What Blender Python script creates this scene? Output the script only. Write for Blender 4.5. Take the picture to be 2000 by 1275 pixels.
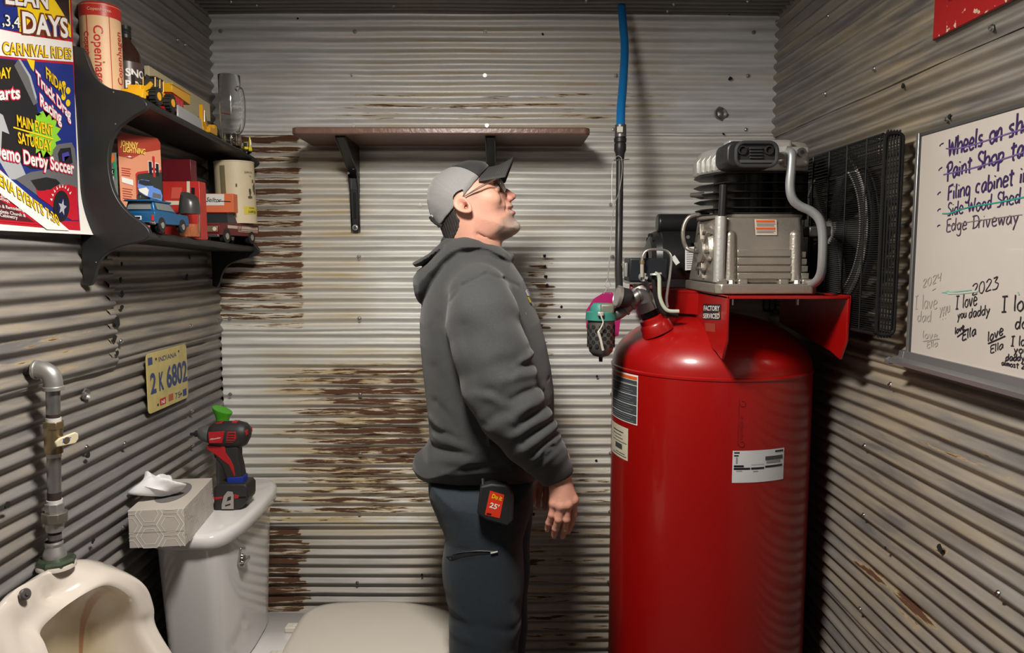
import bpy, bmesh, math, random
import numpy as np
from mathutils import Vector, Matrix
from math import pi, sin, cos, tan, radians, sqrt, atan2
random.seed(7)
RNG = np.random.default_rng(7)
SC = bpy.context.scene
COL = SC.collection
for _o in list(bpy.data.objects):
    bpy.data.objects.remove(_o, do_unlink=True)

# ---------------------------------------------------------------- camera
FPX, CX, CY = 1450.0, 1000.0, 637.5
PITCH, YAW = math.atan((637.5 - 500) / 1450.0), math.atan(12 / 1450.0)
CAMZ = 1.45
_cd = bpy.data.cameras.new('camera')
_cd.sensor_width = 36.0
_cd.lens = FPX / 2000.0 * 36.0
_cd.clip_start = 0.02
CAM = bpy.data.objects.new('camera', _cd)
COL.objects.link(CAM)
CAM.location = (0, 0, CAMZ)
CAM.rotation_euler = (pi / 2 - PITCH, 0, -YAW)
SC.camera = CAM
_R = CAM.rotation_euler.to_matrix()

# ---------------------------------------------------------------- world, lights, exposure
SC.view_settings.view_transform = 'Standard'
SC.view_settings.look = 'None'
SC.view_settings.exposure = 0.0
SC.view_settings.gamma = 1.0
SC.view_settings.use_curve_mapping = False
_w = bpy.data.worlds.new('world'); SC.world = _w; _w.use_nodes = True
_w.node_tree.nodes['Background'].inputs[0].default_value = (0.60, 0.66, 0.80, 1)
_w.node_tree.nodes['Background'].inputs[1].default_value = 0.03


def area_light(name, loc, target, sx, sy, power, color, shape='RECTANGLE'):
    d = bpy.data.lights.new(name, 'AREA')
    d.shape = shape; d.size = sx
    if shape == 'RECTANGLE': d.size_y = sy
    d.energy = power; d.color = color
    o = bpy.data.objects.new(name, d); COL.objects.link(o)
    o.location = loc
    o.rotation_euler = (Vector(target) - Vector(loc)).to_track_quat('-Z', 'Y').to_euler()
    return o


LAMP = area_light("ceiling_lamp_light", (-0.17, 1.03, 2.085), (-0.10, 1.12, 0.0), 0.26, 0.26, 27.0, (1.0, 0.945, 0.87), "DISK")
_pd = bpy.data.lights.new('ceiling_lamp_globe', 'POINT'); _pd.energy = 7.5; _pd.color = (1.0, 0.945, 0.87); _pd.shadow_soft_size = 0.10
GLOBE = bpy.data.objects.new('ceiling_lamp_globe', _pd); COL.objects.link(GLOBE); GLOBE.location = (-0.17, 1.03, 2.03)
REAR_FILL = area_light('added_rear_fill', (0.35, -1.25, 1.35), (0.1, 2.0, 1.2), 0.8, 1.6, 0.7, (0.86, 0.92, 1.0))  # added cool fill from behind the camera, meant to streak the tank

# ---------------------------------------------------------------- geometry from the photograph's pixels
CAMP = Vector((0, 0, CAMZ))


def ray(px, py):
    return _R @ Vector(((px - CX) / FPX, (CY - py) / FPX, -1.0))


def onY(px, py, Y):
    d = ray(px, py); return CAMP + d * (Y / d.y)


def onX(px, py, X):
    d = ray(px, py); return CAMP + d * (X / d.x)


def onZ(px, py, Z):
    d = ray(px, py); return CAMP + d * ((Z - CAMZ) / d.z)


# room
XL, XR, YB, ZC, YF = -0.885, 0.822, 2.32, 2.172, -1.0

# ---------------------------------------------------------------- materials
MATS = {}


def nd(nt, t, **kw):
    n = nt.nodes.new(t)
    for k, v in kw.items():
        setattr(n, k, v)
    return n


def mat(name, col=(0.5, 0.5, 0.5), rough=0.5, metal=0.0, spec=0.5, coat=0.0, noise=0.0, nscale=20.0, bump=0.0, bscale=60.0,
        trans=0.0, ior=1.45, alpha=1.0, sheen=0.0, sss=0.0, coat_rough=0.05, emis=None, es=0.0, stretch=(1, 1, 1), rvar=0.0):
    if name in MATS: return MATS[name]
    m = bpy.data.materials.new(name); m.use_nodes = True
    nt = m.node_tree; b = nt.nodes['Principled BSDF']
    b.inputs['Base Color'].default_value = (*col, 1)
    b.inputs['Roughness'].default_value = rough
    b.inputs['Metallic'].default_value = metal
    b.inputs['Specular IOR Level'].default_value = spec
    b.inputs['Coat Weight'].default_value = coat
    b.inputs['Coat Roughness'].default_value = coat_rough
    b.inputs['Transmission Weight'].default_value = trans
    b.inputs['IOR'].default_value = ior
    b.inputs['Alpha'].default_value = alpha
    b.inputs['Sheen Weight'].default_value = sheen
    if sss > 0:
        b.inputs['Subsurface Weight'].default_value = sss
        b.inputs['Subsurface Radius'].default_value = (0.012, 0.005, 0.003)
        b.inputs['Subsurface Scale'].default_value = 1.0
    if emis:
        b.inputs['Emission Color'].default_value = (*emis, 1); b.inputs['Emission Strength'].default_value = es
    if noise or bump or rvar:
        tc = nd(nt, 'ShaderNodeTexCoord'); mp = nd(nt, 'ShaderNodeMapping')
        mp.inputs['Scale'].default_value = stretch
        nt.links.new(tc.outputs['Object'], mp.inputs['Vector'])
    if noise or rvar:
        n = nd(nt, 'ShaderNodeTexNoise'); n.inputs['Scale'].default_value = nscale; n.inputs['Detail'].default_value = 5
        nt.links.new(mp.outputs[0], n.inputs['Vector'])
    if noise:
        r = nd(nt, 'ShaderNodeValToRGB')
        r.color_ramp.elements[0].position = 0.3; r.color_ramp.elements[1].position = 0.7
        r.color_ramp.elements[0].color = (*[max(0, c * (1 - noise)) for c in col], 1)
        r.color_ramp.elements[1].color = (*[min(1, c * (1 + noise)) for c in col], 1)
        nt.links.new(n.outputs[0], r.inputs[0]); nt.links.new(r.outputs[0], b.inputs['Base Color'])
    if rvar:
        mr = nd(nt, 'ShaderNodeMapRange'); mr.inputs[3].default_value = max(0, rough - rvar); mr.inputs[4].default_value = min(1, rough + rvar)
        nt.links.new(n.outputs[0], mr.inputs[0]); nt.links.new(mr.outputs[0], b.inputs['Roughness'])
    if bump:
        n2 = nd(nt, 'ShaderNodeTexNoise'); n2.inputs['Scale'].default_value = bscale; n2.inputs['Detail'].default_value = 4
        nt.links.new(mp.outputs[0], n2.inputs['Vector'])
        bp = nd(nt, 'ShaderNodeBump'); bp.inputs['Strength'].default_value = bump; bp.inputs['Distance'].default_value = 0.002
        nt.links.new(n2.outputs[0], bp.inputs['Height']); nt.links.new(bp.outputs[0], b.inputs['Normal'])
    MATS[name] = m
    return m


# ---------------------------------------------------------------- object helpers
OFF = {}


def link(o, parent=None):
    COL.objects.link(o)
    if parent is not None: o.parent = parent
    return o


def tag(o, label=None, cat=None, group=None, kind=None):
    if label: o['label'] = label
    if cat: o['category'] = cat
    if group: o['group'] = group
    if kind: o['kind'] = kind
    return o


def thing(name, loc, label, cat, group=None):
    o = bpy.data.objects.new(name, None); o.empty_display_size = 0.05
    link(o); o.location = loc
    OFF[o.name] = Vector(loc)
    return tag(o, label, cat, group)


def ortho(d):
    d = Vector(d).normalized()
    a = Vector((0, 0, 1)) if abs(d.z) < 0.9 else Vector((1, 0, 0))
    u = d.cross(a).normalized(); v = d.cross(u).normalized()
    return d, u, v


class MB:
    def __init__(s): s.v = []; s.f = []

    def add(s, verts, faces):
        n = len(s.v); s.v += [tuple(p) for p in verts]; s.f += [tuple(i + n for i in f) for f in faces]; return s

    def box(s, c, size, rot=None):
        hx, hy, hz = [t / 2 for t in size]
        vs = [Vector((x, y, z)) for x in (-hx, hx) for y in (-hy, hy) for z in (-hz, hz)]
        if rot is not None: vs = [rot @ v for v in vs]
        c = Vector(c)
        return s.add([v + c for v in vs], [(0, 1, 3, 2), (4, 6, 7, 5), (0, 4, 5, 1), (2, 3, 7, 6), (0, 2, 6, 4), (1, 5, 7, 3)])

    def box2(s, a, b):
        return s.box([(a[i] + b[i]) / 2 for i in range(3)], [abs(b[i] - a[i]) for i in range(3)])

    def cyl(s, p0, p1, r0, r1=None, n=24, caps=True):
        r1 = r0 if r1 is None else r1
        p0 = Vector(p0); p1 = Vector(p1); d, u, v = ortho(p1 - p0)
        vs = []
        for p, r in ((p0, r0), (p1, r1)):
            for i in range(n):
                a = 2 * pi * i / n; vs.append(p + u * (cos(a) * r) + v * (sin(a) * r))
        fs = [(i, (i + 1) % n, n + (i + 1) % n, n + i) for i in range(n)]
        if caps: fs += [tuple(range(n))[::-1], tuple(range(n, 2 * n))]
        return s.add(vs, fs)

    def lathe(s, prof, origin, axis=(0, 0, 1), n=32, a0=0.0, a1=2 * pi):
        d, u, v = ortho(axis); o = Vector(origin); vs = []; full = abs(a1 - a0 - 2 * pi) < 1e-6
        m = n if full else n + 1
        for (r, h) in prof:
            for i in range(m):
                a = a0 + (a1 - a0) * i / n; vs.append(o + d * h + u * (cos(a) * r) + v * (sin(a) * r))
        fs = []
        for k in range(len(prof) - 1):
            for i in range(n):
                j = (i + 1) % m
                fs.append((k * m + i, k * m + j, (k + 1) * m + j, (k + 1) * m + i))
        s.add(vs, fs)
        return s

    def tube(s, pts, r, n=10, caps=True, closed=False):
        pts = [Vector(p) for p in pts]; m = len(pts)
        rs = r if isinstance(r, (list, tuple)) else [r] * m
        vs = []; pu = None
        for i, p in enumerate(pts):
            if closed: t = pts[(i + 1) % m] - pts[i - 1]
            else: t = pts[min(i + 1, m - 1)] - pts[max(i - 1, 0)]
            t.normalize()
            if pu is None: _, u, _ = ortho(t)
            else:
                u = pu - t * pu.dot(t)
                if u.length < 1e-6: _, u, _ = ortho(t)
                u.normalize()
            pu = u; w = t.cross(u)
            for k in range(n):
                a = 2 * pi * k / n; vs.append(p + u * (cos(a) * rs[i]) + w * (sin(a) * rs[i]))
        fs = []
        for i in range(m if closed else m - 1):
            j = (i + 1) % m
            for k in range(n):
                l = (k + 1) % n
                fs.append((i * n + k, i * n + l, j * n + l, j * n + k))
        if caps and not closed: fs += [tuple(range(n))[::-1], tuple(range((m - 1) * n, m * n))]
        return s.add(vs, fs)

    def prism(s, poly, o, u, v, w, h):
        """polygon (list of 2-D) in plane o+u,v extruded along w by h"""
        o, u, v, w = Vector(o), Vector(u), Vector(v), Vector(w); n = len(poly)
        vs = [o + u * a + v * b for a, b in poly] + [o + u * a + v * b + w * h for a, b in poly]
        fs = [tuple(range(n))[::-1], tuple(range(n, 2 * n))] + [(i, (i + 1) % n, n + (i + 1) % n, n + i) for i in range(n)]
        return s.add(vs, fs)

    def prism3(s, pts, w):
        pts = [Vector(p) for p in pts]; w = Vector(w); n = len(pts)
        return s.add(pts + [p + w for p in pts], [tuple(range(n))[::-1], tuple(range(n, 2 * n))] + [(i, (i + 1) % n, n + (i + 1) % n, n + i) for i in range(n)])

    def loft(s, rings, capa=True, capb=True):
        n = len(rings[0]); vs = [p for r in rings for p in r]
        fs = [(k * n + i, k * n + (i + 1) % n, (k + 1) * n + (i + 1) % n, (k + 1) * n + i) for k in range(len(rings) - 1) for i in range(n)]
        if capa: fs.append(tuple(range(n))[::-1])
        if capb: fs.append(tuple(range((len(rings) - 1) * n, len(rings) * n)))
        return s.add(vs, fs)

    def sphere(s, c, r, n=20, m=12, scale=(1, 1, 1), rot=None):
        c = Vector(c); vs = []; fs = []
        for j in range(m + 1):
            t = pi * j / m
            for i in range(n):
                a = 2 * pi * i / n
                p = Vector((sin(t) * cos(a) * r * scale[0], sin(t) * sin(a) * r * scale[1], cos(t) * r * scale[2]))
                if rot is not None: p = rot @ p
                vs.append(c + p)
        for j in range(m):
            for i in range(n):
                fs.append((j * n + i, (j + 1) * n + i, (j + 1) * n + (i + 1) % n, j * n + (i + 1) % n))
        return s.add(vs, fs)

    def merge(s, other, M=None):
        vs = other.v if M is None else [M @ Vector(p) for p in other.v]
        return s.add(vs, other.f)

    def build(s, name, material, parent=None, smooth=True, angle=35, bevel=0.0, seg=2, sub=0, weld=True):
        me = bpy.data.meshes.new(name)
        off = OFF.get(parent.name, Vector((0, 0, 0))) if parent is not None else Vector((0, 0, 0))
        me.from_pydata([(p[0] - off.x, p[1] - off.y, p[2] - off.z) for p in s.v], [], s.f)
        bm = bmesh.new(); bm.from_mesh(me)
        if weld: bmesh.ops.remove_doubles(bm, verts=bm.verts, dist=1e-6)
        bmesh.ops.recalc_face_normals(bm, faces=bm.faces)
        bm.to_mesh(me); bm.free()
        if smooth:
            me.polygons.foreach_set('use_smooth', [True] * len(me.polygons))
            me.set_sharp_from_angle(angle=radians(angle))
        me.materials.append(material)
        o = bpy.data.objects.new(name, me); link(o, parent)
        OFF[o.name] = off
        if bevel:
            b = o.modifiers.new('bevel', 'BEVEL'); b.width = bevel; b.segments = seg; b.limit_method = 'ANGLE'; b.angle_limit = radians(40)
        if sub:
            b = o.modifiers.new('sub', 'SUBSURF'); b.levels = sub; b.render_levels = sub
        return o


def raw_mesh(name, verts, faces, material, parent=None, smooth=True):
    me = bpy.data.meshes.new(name)
    off = OFF.get(parent.name, Vector((0, 0, 0))) if parent is not None else Vector((0, 0, 0))
    v = np.asarray(verts, dtype=np.float32) - np.array(off, dtype=np.float32)
    f = np.asarray(faces, dtype=np.int32); k = f.shape[1]
    me.vertices.add(len(v)); me.vertices.foreach_set('co', v.ravel())
    me.loops.add(f.size); me.loops.foreach_set('vertex_index', f.ravel())
    me.polygons.add(len(f)); me.polygons.foreach_set('loop_start', np.arange(len(f), dtype=np.int32) * k)
    me.update(calc_edges=True); me.validate()
    if smooth: me.polygons.foreach_set('use_smooth', [True] * len(me.polygons))
    if material: me.materials.append(material)
    o = bpy.data.objects.new(name, me); link(o, parent); OFF[o.name] = off
    return o


def catmull(pts, k=8, closed=False):
    P = [Vector(p) for p in pts]; n = len(P); out = []
    rng = range(n) if closed else range(n - 1)
    for i in rng:
        if closed: a, b, c, d = P[i - 1], P[i], P[(i + 1) % n], P[(i + 2) % n]
        else: a, b, c, d = P[max(i - 1, 0)], P[i], P[i + 1], P[min(i + 2, n - 1)]
        for j in range(k):
            t = j / k
            out.append(0.5 * ((2 * b) + (c - a) * t + (2 * a - 5 * b + 4 * c - d) * t * t + (3 * b - a - 3 * c + d) * t ** 3))
    if not closed: out.append(P[-1].copy())
    return out


# ---------------------------------------------------------------- lettering
_TC = {}


def text_data(s, bold=0.0, shear=0.0, sp=1.0):
    key = (s, bold, shear, sp)
    if key in _TC: return _TC[key]
    c = bpy.data.curves.new('lettering', 'FONT'); c.body = s; c.size = 1.0; c.offset = bold; c.shear = shear; c.space_character = sp
    c.resolution_u = 3
    o = bpy.data.objects.new('tmp', c); COL.objects.link(o)
    bpy.context.view_layer.update()
    me = bpy.data.meshes.new_from_object(o.evaluated_get(bpy.context.evaluated_depsgraph_get()))
    v = [tuple(p.co)[:2] for p in me.vertices]; f = [tuple(p.vertices) for p in me.polygons]
    bpy.data.objects.remove(o, do_unlink=True); bpy.data.curves.remove(c); bpy.data.meshes.remove(me)
    _TC[key] = (v, f)
    return v, f


def letter_mb(s, o, ue, n_off, H=None, bold=0.0, shear=0.0, up=None, mb=None, pad=0.0):
    """text from o to ue (baseline ends, 3-D), cap height H along up, normal offset vector"""
    v, f = text_data(s, bold, shear)
    if not v: return mb or MB()
    xs = [p[0] for p in v]; x0, x1 = min(xs), max(xs)
    o, ue, up = Vector(o), Vector(ue), Vector(up)
    L = ue - o; nn = Vector(n_off)
    mb = mb or MB()
    mb.add([o + L * ((a - x0) / (x1 - x0)) + up * (b / 0.72) * H + nn for a, b in v], f)
    return mb


def letters(s, p0, p1, plane, H, material, parent, name='lettering', bold=0.0, n=0.0006, shear=0.0, up=(0, 0, 1), out=None, outcol=None):
    """plane: function px,py->point ; p0,p1 baseline pixel ends"""
    a, b = plane(*p0), plane(*p1)
    d = (b - a).normalized(); upv = Vector(up); nrm = d.cross(upv).normalized()
    if out:
        letter_mb(s, a - nrm * 0, b, nrm * n, H, bold + out, shear, upv).build(name, outcol, parent, smooth=False, weld=False)
        n = n + 0.0005
    return letter_mb(s, a, b, nrm * n, H, bold, shear, upv).build(name, material, parent, smooth=False, weld=False)


def flat(pix, plane, n_off, material, parent, name='printed_patch', thick=0.0002):
    pts = [plane(*p) for p in pix]
    nn = Vector(n_off)
    mb = MB(); k = len(pts)
    mb.add([p + nn for p in pts], [tuple(range(k))])
    return mb.build(name, material, parent, smooth=False, weld=False)
# ================================================================= ROOM
def galv_material(name, base, dark, rough=0.5, metal=0.25, along='X', tan_amt=0.5):
    m = bpy.data.materials.new(name); m.use_nodes = True; nt = m.node_tree; L = nt.links.new
    b = nt.nodes['Principled BSDF']
    tc = nd(nt, 'ShaderNodeTexCoord')
    mp = nd(nt, 'ShaderNodeMapping'); L(tc.outputs['Object'], mp.inputs['Vector'])
    s = (1.6, 1, 22) if along == 'X' else (1, 1.6, 22)
    mp.inputs['Scale'].default_value = s
    n1 = nd(nt, 'ShaderNodeTexNoise'); n1.inputs['Scale'].default_value = 2.2; n1.inputs['Detail'].default_value = 6; n1.inputs['Roughness'].default_value = 0.6
    L(mp.outputs[0], n1.inputs['Vector'])
    n2 = nd(nt, 'ShaderNodeTexNoise'); n2.inputs['Scale'].default_value = 14; n2.inputs['Detail'].default_value = 5
    L(tc.outputs['Object'], n2.inputs['Vector'])
    r1 = nd(nt, 'ShaderNodeValToRGB'); r1.color_ramp.elements[0].position = 0.32; r1.color_ramp.elements[1].position = 0.68
    r1.color_ramp.elements[0].color = (*dark, 1); r1.color_ramp.elements[1].color = (*base, 1)
    L(n1.outputs[0], r1.inputs[0])
    # tan dirt film in streaks
    mt = nd(nt, 'ShaderNodeMapping'); L(tc.outputs['Object'], mt.inputs['Vector'])
    mt.inputs['Scale'].default_value = (1.2, 1, 9) if along == 'X' else (1, 1.2, 9)
    mt.inputs['Location'].default_value = (3.1, 1.7, 0.4)
    n3 = nd(nt, 'ShaderNodeTexNoise'); n3.inputs['Scale'].default_value = 2.0; n3.inputs['Detail'].default_value = 4
    L(mt.outputs[0], n3.inputs['Vector'])
    r3 = nd(nt, 'ShaderNodeValToRGB'); r3.color_ramp.elements[0].position = 0.48; r3.color_ramp.elements[1].position = 0.72
    r3.color_ramp.elements[0].color = (0, 0, 0, 1); r3.color_ramp.elements[1].color = (tan_amt,) * 3 + (1,)
    L(n3.outputs[0], r3.inputs[0])
    at = nd(nt, 'ShaderNodeAttribute', attribute_name='stain'); sep = nd(nt, 'ShaderNodeSeparateColor'); L(at.outputs['Color'], sep.inputs[0])
    # tan also around rust (blue channel)
    mx0 = nd(nt, 'ShaderNodeMath', operation='MAXIMUM'); L(r3.outputs[0], mx0.inputs[0])
    mb_ = nd(nt, 'ShaderNodeMath', operation='MULTIPLY'); L(sep.outputs[2], mb_.inputs[0])
    mrn = nd(nt, 'ShaderNodeMapRange'); mrn.inputs[1].default_value = 0.35; mrn.inputs[2].default_value = 0.6; L(n1.outputs[0], mrn.inputs[0])
    L(mrn.outputs[0], mb_.inputs[1]); L(mb_.outputs[0], mx0.inputs[1])
    mixt = nd(nt, 'ShaderNodeMix', data_type='RGBA'); L(mx0.outputs[0], mixt.inputs[0]); L(r1.outputs[0], mixt.inputs[6])
    mixt.inputs[7].default_value = (0.46, 0.36, 0.20, 1)
    # rust: R = region strength with phase folded in, broken up by streaky noise
    mr = nd(nt, 'ShaderNodeMapping'); L(tc.outputs['Object'], mr.inputs['Vector'])
    mr.inputs['Scale'].default_value = (5, 1, 90) if along == 'X' else (1, 5, 90)
    n4 = nd(nt, 'ShaderNodeTexNoise'); n4.inputs['Scale'].default_value = 2.0; n4.inputs['Detail'].default_value = 6; n4.inputs['Roughness'].default_value = 0.65
    L(mr.outputs[0], n4.inputs['Vector'])
    cn = nd(nt, 'ShaderNodeMapRange'); cn.clamp = False; cn.inputs[1].default_value = .3; cn.inputs[2].default_value = .7; cn.inputs[3].default_value = .08; cn.inputs[4].default_value = .86; L(n4.outputs[0], cn.inputs[0])
    ga = nd(nt, 'ShaderNodeMath', operation='GREATER_THAN'); L(sep.outputs[0], ga.inputs[0]); ga.inputs[1].default_value = .02
    gm = nd(nt, 'ShaderNodeMath', operation='MULTIPLY'); L(cn.outputs[0], gm.inputs[0]); L(ga.outputs[0], gm.inputs[1])
    ad = nd(nt, 'ShaderNodeMath', operation='ADD'); L(gm.outputs[0], ad.inputs[0]); L(sep.outputs[0], ad.inputs[1])
    rr = nd(nt, 'ShaderNodeValToRGB'); e = rr.color_ramp.elements
    e[0].position = 0.76; e[0].color = (0, 0, 0, 1); e[1].position = 0.96; e[1].color = (1, 1, 1, 1)
    L(ad.outputs[0], rr.inputs[0])
    rc = nd(nt, 'ShaderNodeValToRGB'); e = rc.color_ramp.elements
    e[0].position = 0.85; e[0].color = (0.52, 0.36, 0.12, 1); e[1].position = 1.35; e[1].color = (0.040, 0.016, 0.010, 1)
    x = e.new(1.0); x.color = (0.26, 0.13, 0.035, 1); x = e.new(1.10); x.color = (0.085, 0.034, 0.016, 1)
    mrc = nd(nt, 'ShaderNodeMath', operation='MULTIPLY'); mrc.inputs[1].default_value = 0.8
    for q in rc.color_ramp.elements: q.position = min(1, q.position * 0.8 - 0.02)
    L(ad.outputs[0], mrc.inputs[0]); L(mrc.outputs[0], rc.inputs[0])
    mixr = nd(nt, 'ShaderNodeMix', data_type='RGBA'); L(rr.outputs[0], mixr.inputs[0]); L(mixt.outputs[2], mixr.inputs[6]); L(rc.outputs[0], mixr.inputs[7])
    L(mixr.outputs[2], b.inputs['Base Color'])
    mm = nd(nt, 'ShaderNodeMapRange'); mm.inputs[3].default_value = metal; mm.inputs[4].default_value = 0.0; L(rr.outputs[0], mm.inputs[0]); L(mm.outputs[0], b.inputs['Metallic'])
    ma = nd(nt, 'ShaderNodeMapRange'); ma.inputs[3].default_value = rough - 0.06; ma.inputs[4].default_value = rough + 0.16; L(n2.outputs[0], ma.inputs[0])
    mb2 = nd(nt, 'ShaderNodeMix', data_type='FLOAT'); L(rr.outputs[0], mb2.inputs[0]); L(ma.outputs[0], mb2.inputs[2]); mb2.inputs[3].default_value = 0.85
    L(mb2.outputs[0], b.inputs['Roughness'])
    n5 = nd(nt, 'ShaderNodeTexNoise'); n5.inputs['Scale'].default_value = 45; n5.inputs['Detail'].default_value = 5; L(tc.outputs['Object'], n5.inputs['Vector'])
    bp = nd(nt, 'ShaderNodeBump'); bp.inputs['Strength'].default_value = 0.25; bp.inputs['Distance'].default_value = 0.002
    L(n5.outputs[0], bp.inputs['Height']); L(bp.outputs[0], b.inputs['Normal'])
    return m


PITCHW = 0.0318
AMP = 0.0063
M_GB = galv_material('galvanised_back', (0.80, 0.795, 0.76), (0.56, 0.555, 0.53), along='X', tan_amt=0.30)
M_GB_LIT = galv_material('galvanised_back_lit', (0.84, 0.84, 0.84), (0.56, 0.56, 0.555), rough=0.45, metal=0.3, along='X', tan_amt=0.28)  # greyer, lighter copy: extra light on the top sheet put into the colour
M_GB_SHADE = galv_material('galvanised_back_shaded', (0.54, 0.51, 0.48), (0.35, 0.33, 0.30), rough=0.55, metal=0.2, along='X', tan_amt=0.3)  # darker, browner copy: lamp falloff at the wall's foot put into the colour
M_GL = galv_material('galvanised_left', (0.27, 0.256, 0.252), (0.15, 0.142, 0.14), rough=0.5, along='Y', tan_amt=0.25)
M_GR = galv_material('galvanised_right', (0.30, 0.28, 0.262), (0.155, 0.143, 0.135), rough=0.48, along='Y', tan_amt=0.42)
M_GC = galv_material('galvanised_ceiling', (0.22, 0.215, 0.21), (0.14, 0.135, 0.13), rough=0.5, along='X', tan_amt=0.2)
M_SCREW = mat('screw_metal', (0.55, 0.55, 0.54), 0.3, 1.0)
M_DARKHOLE = mat('dark_hole', (0.012, 0.011, 0.010), 0.9)


def sstep(a, b, x):
    t = np.clip((x - a) / (b - a + 1e-9), 0, 1); return t * t * (3 - 2 * t)


def sheet(wall, frame, s0, s1, z0, z1, lift, material, rust=None, seed=0, curl=0.0, wave=0.0016, amp=AMP):
    """corrugated sheet; frame=(origin fn(s,z,d)->xyz) ; corrugations run along s"""
    rng = np.random.default_rng(seed)
    nz = int(round((z1 - z0) / PITCHW * 12)) + 1; ns = max(8, int((s1 - s0) / 0.012))
    S = np.linspace(s0, s1, ns); Z = np.linspace(z0, z1, nz)
    SS, ZZ = np.meshgrid(S, Z)
    ph = (ZZ - z0) / PITCHW * 2 * pi
    dep = -amp * np.cos(ph) * (1 + 0.12 * np.sin(SS * 3.1 + seed) + 0.10 * np.sin(ZZ * 37 + seed * 1.7))
    wob = wave * (np.sin(SS * 2.3 + seed) * np.sin(ZZ * 5 + seed * 2) + 0.5 * np.sin(SS * 7.7 + ZZ * 11 + seed * 3) + 0.35 * np.sin(SS * 15 + ZZ * 29 + seed))
    dep = dep + wob
    zz = ZZ + 0.0012 * np.sin(SS * 3.7 + seed * 1.3) + 0.0006 * np.sin(SS * 11 + ZZ * 20)
    # ragged, curled bottom and top edges
    eb = np.exp(-((ZZ - z0) / 0.006) ** 2)
    dep = dep + eb * (0.0015 + 0.0015 * np.sin(SS * 40 + seed) * np.sin(SS * 17)) + curl * eb * np.clip((SS - (s0 + s1) / 2) / (s1 - s0), 0, 1)
    # dings
    for _ in range(10):
        cs, cz = rng.uniform(s0, s1), rng.uniform(z0, z1)
        dep = dep - rng.uniform(0.0006, 0.002) * np.exp(-((SS - cs) / 0.03) ** 2 - ((ZZ - cz) / 0.014) ** 2)
    dep = dep + lift
    X, Y, Zp = frame(SS, zz, dep)
    V = np.stack([X, Y, Zp], -1).reshape(-1, 3)
    i = np.arange(nz * ns).reshape(nz, ns)
    F = np.stack([i[:-1, :-1], i[:-1, 1:], i[1:, 1:], i[1:, :-1]], -1).reshape(-1, 4)
    o = raw_mesh('corrugated_sheet', V, F, material, wall)
    R = np.zeros_like(SS); B = np.zeros_like(SS)
    if rust is not None: R, B = rust(SS, ZZ, ph)
    c = o.data.color_attributes.new('stain', 'FLOAT_COLOR', 'POINT')
    arr = np.zeros((nz * ns, 4), dtype=np.float32); arr[:, 0] = R.ravel(); arr[:, 2] = B.ravel(); arr[:, 3] = 1
    c.data.foreach_set('color', arr.ravel())
    return o


def back_frame(s, z, d): return s, YB - 0.012 - d, z
def left_frame(s, z, d): return XL + d, s, z
def right_frame(s, z, d): return XR - d, s, z
def ceil_frame(s, z, d): return s, z, ZC + 0.004 - d


def wallbox(name, a, b):
    o = MB().box2(a, b).build(name, mat('wall_backing', (0.12, 0.11, 0.10), 0.9), None, smooth=False)
    return tag(o, kind='structure')


wall_back = wallbox('wall_back', (XL - 0.06, YB + 0.012, 0), (XR + 0.06, YB + 0.06, ZC + 0.06))
wall_left = wallbox('wall_left', (XL - 0.06, YF, 0), (XL - 0.012, YB + 0.012, ZC + 0.06))
wall_right = wallbox('wall_right', (XR + 0.012, YF, 0), (XR + 0.06, YB + 0.012, ZC + 0.06))
ceiling = wallbox('ceiling', (XL - 0.06, YF, ZC + 0.015), (XR + 0.06, YB + 0.06, ZC + 0.06))
# front wall with a doorway behind the camera
fw = MB().box2((XL - 0.06, YF - 0.06, 0), (-0.08, YF, ZC + 0.06)).box2((-0.08, YF - 0.06, 2.03), (0.76, YF, ZC + 0.06)).box2((0.76, YF - 0.06, 0), (XR + 0.06, YF, ZC + 0.06)).build('wall_front', mat('plywood', (0.12, 0.105, 0.09), 0.7, noise=0.2), None, smooth=False)
tag(fw, kind='structure')
M_FLOOR = mat('concrete', (0.13, 0.12, 0.112), 0.75, noise=0.25, nscale=6, bump=0.3)
tag(MB().box2((XL - 0.06, YF - 0.06, -0.06), (XR + 0.06, YB + 0.06, 0)).build('floor', M_FLOOR, None, smooth=False), kind='structure')

Z1, Z2, Z3 = CAMZ + 0.367, CAMZ - 0.238, CAMZ - 0.857


def px_s(px): return onY(px, 500, YB).x
def py_z(py): return onY(1000, py, YB).z


def blotch(SS, ZZ, x0, x1, ya, yb, soft=0.05, softz=0.03):
    z0, z1 = py_z(yb), py_z(ya); a, b = px_s(x0), px_s(x1)
    return sstep(a - soft, a + soft, SS) * (1 - sstep(b - soft * 0.3, b + soft * 0.3, SS)) * sstep(z0 - softz, z0 + softz, ZZ) * (1 - sstep(z1 - softz, z1 + softz, ZZ))


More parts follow.
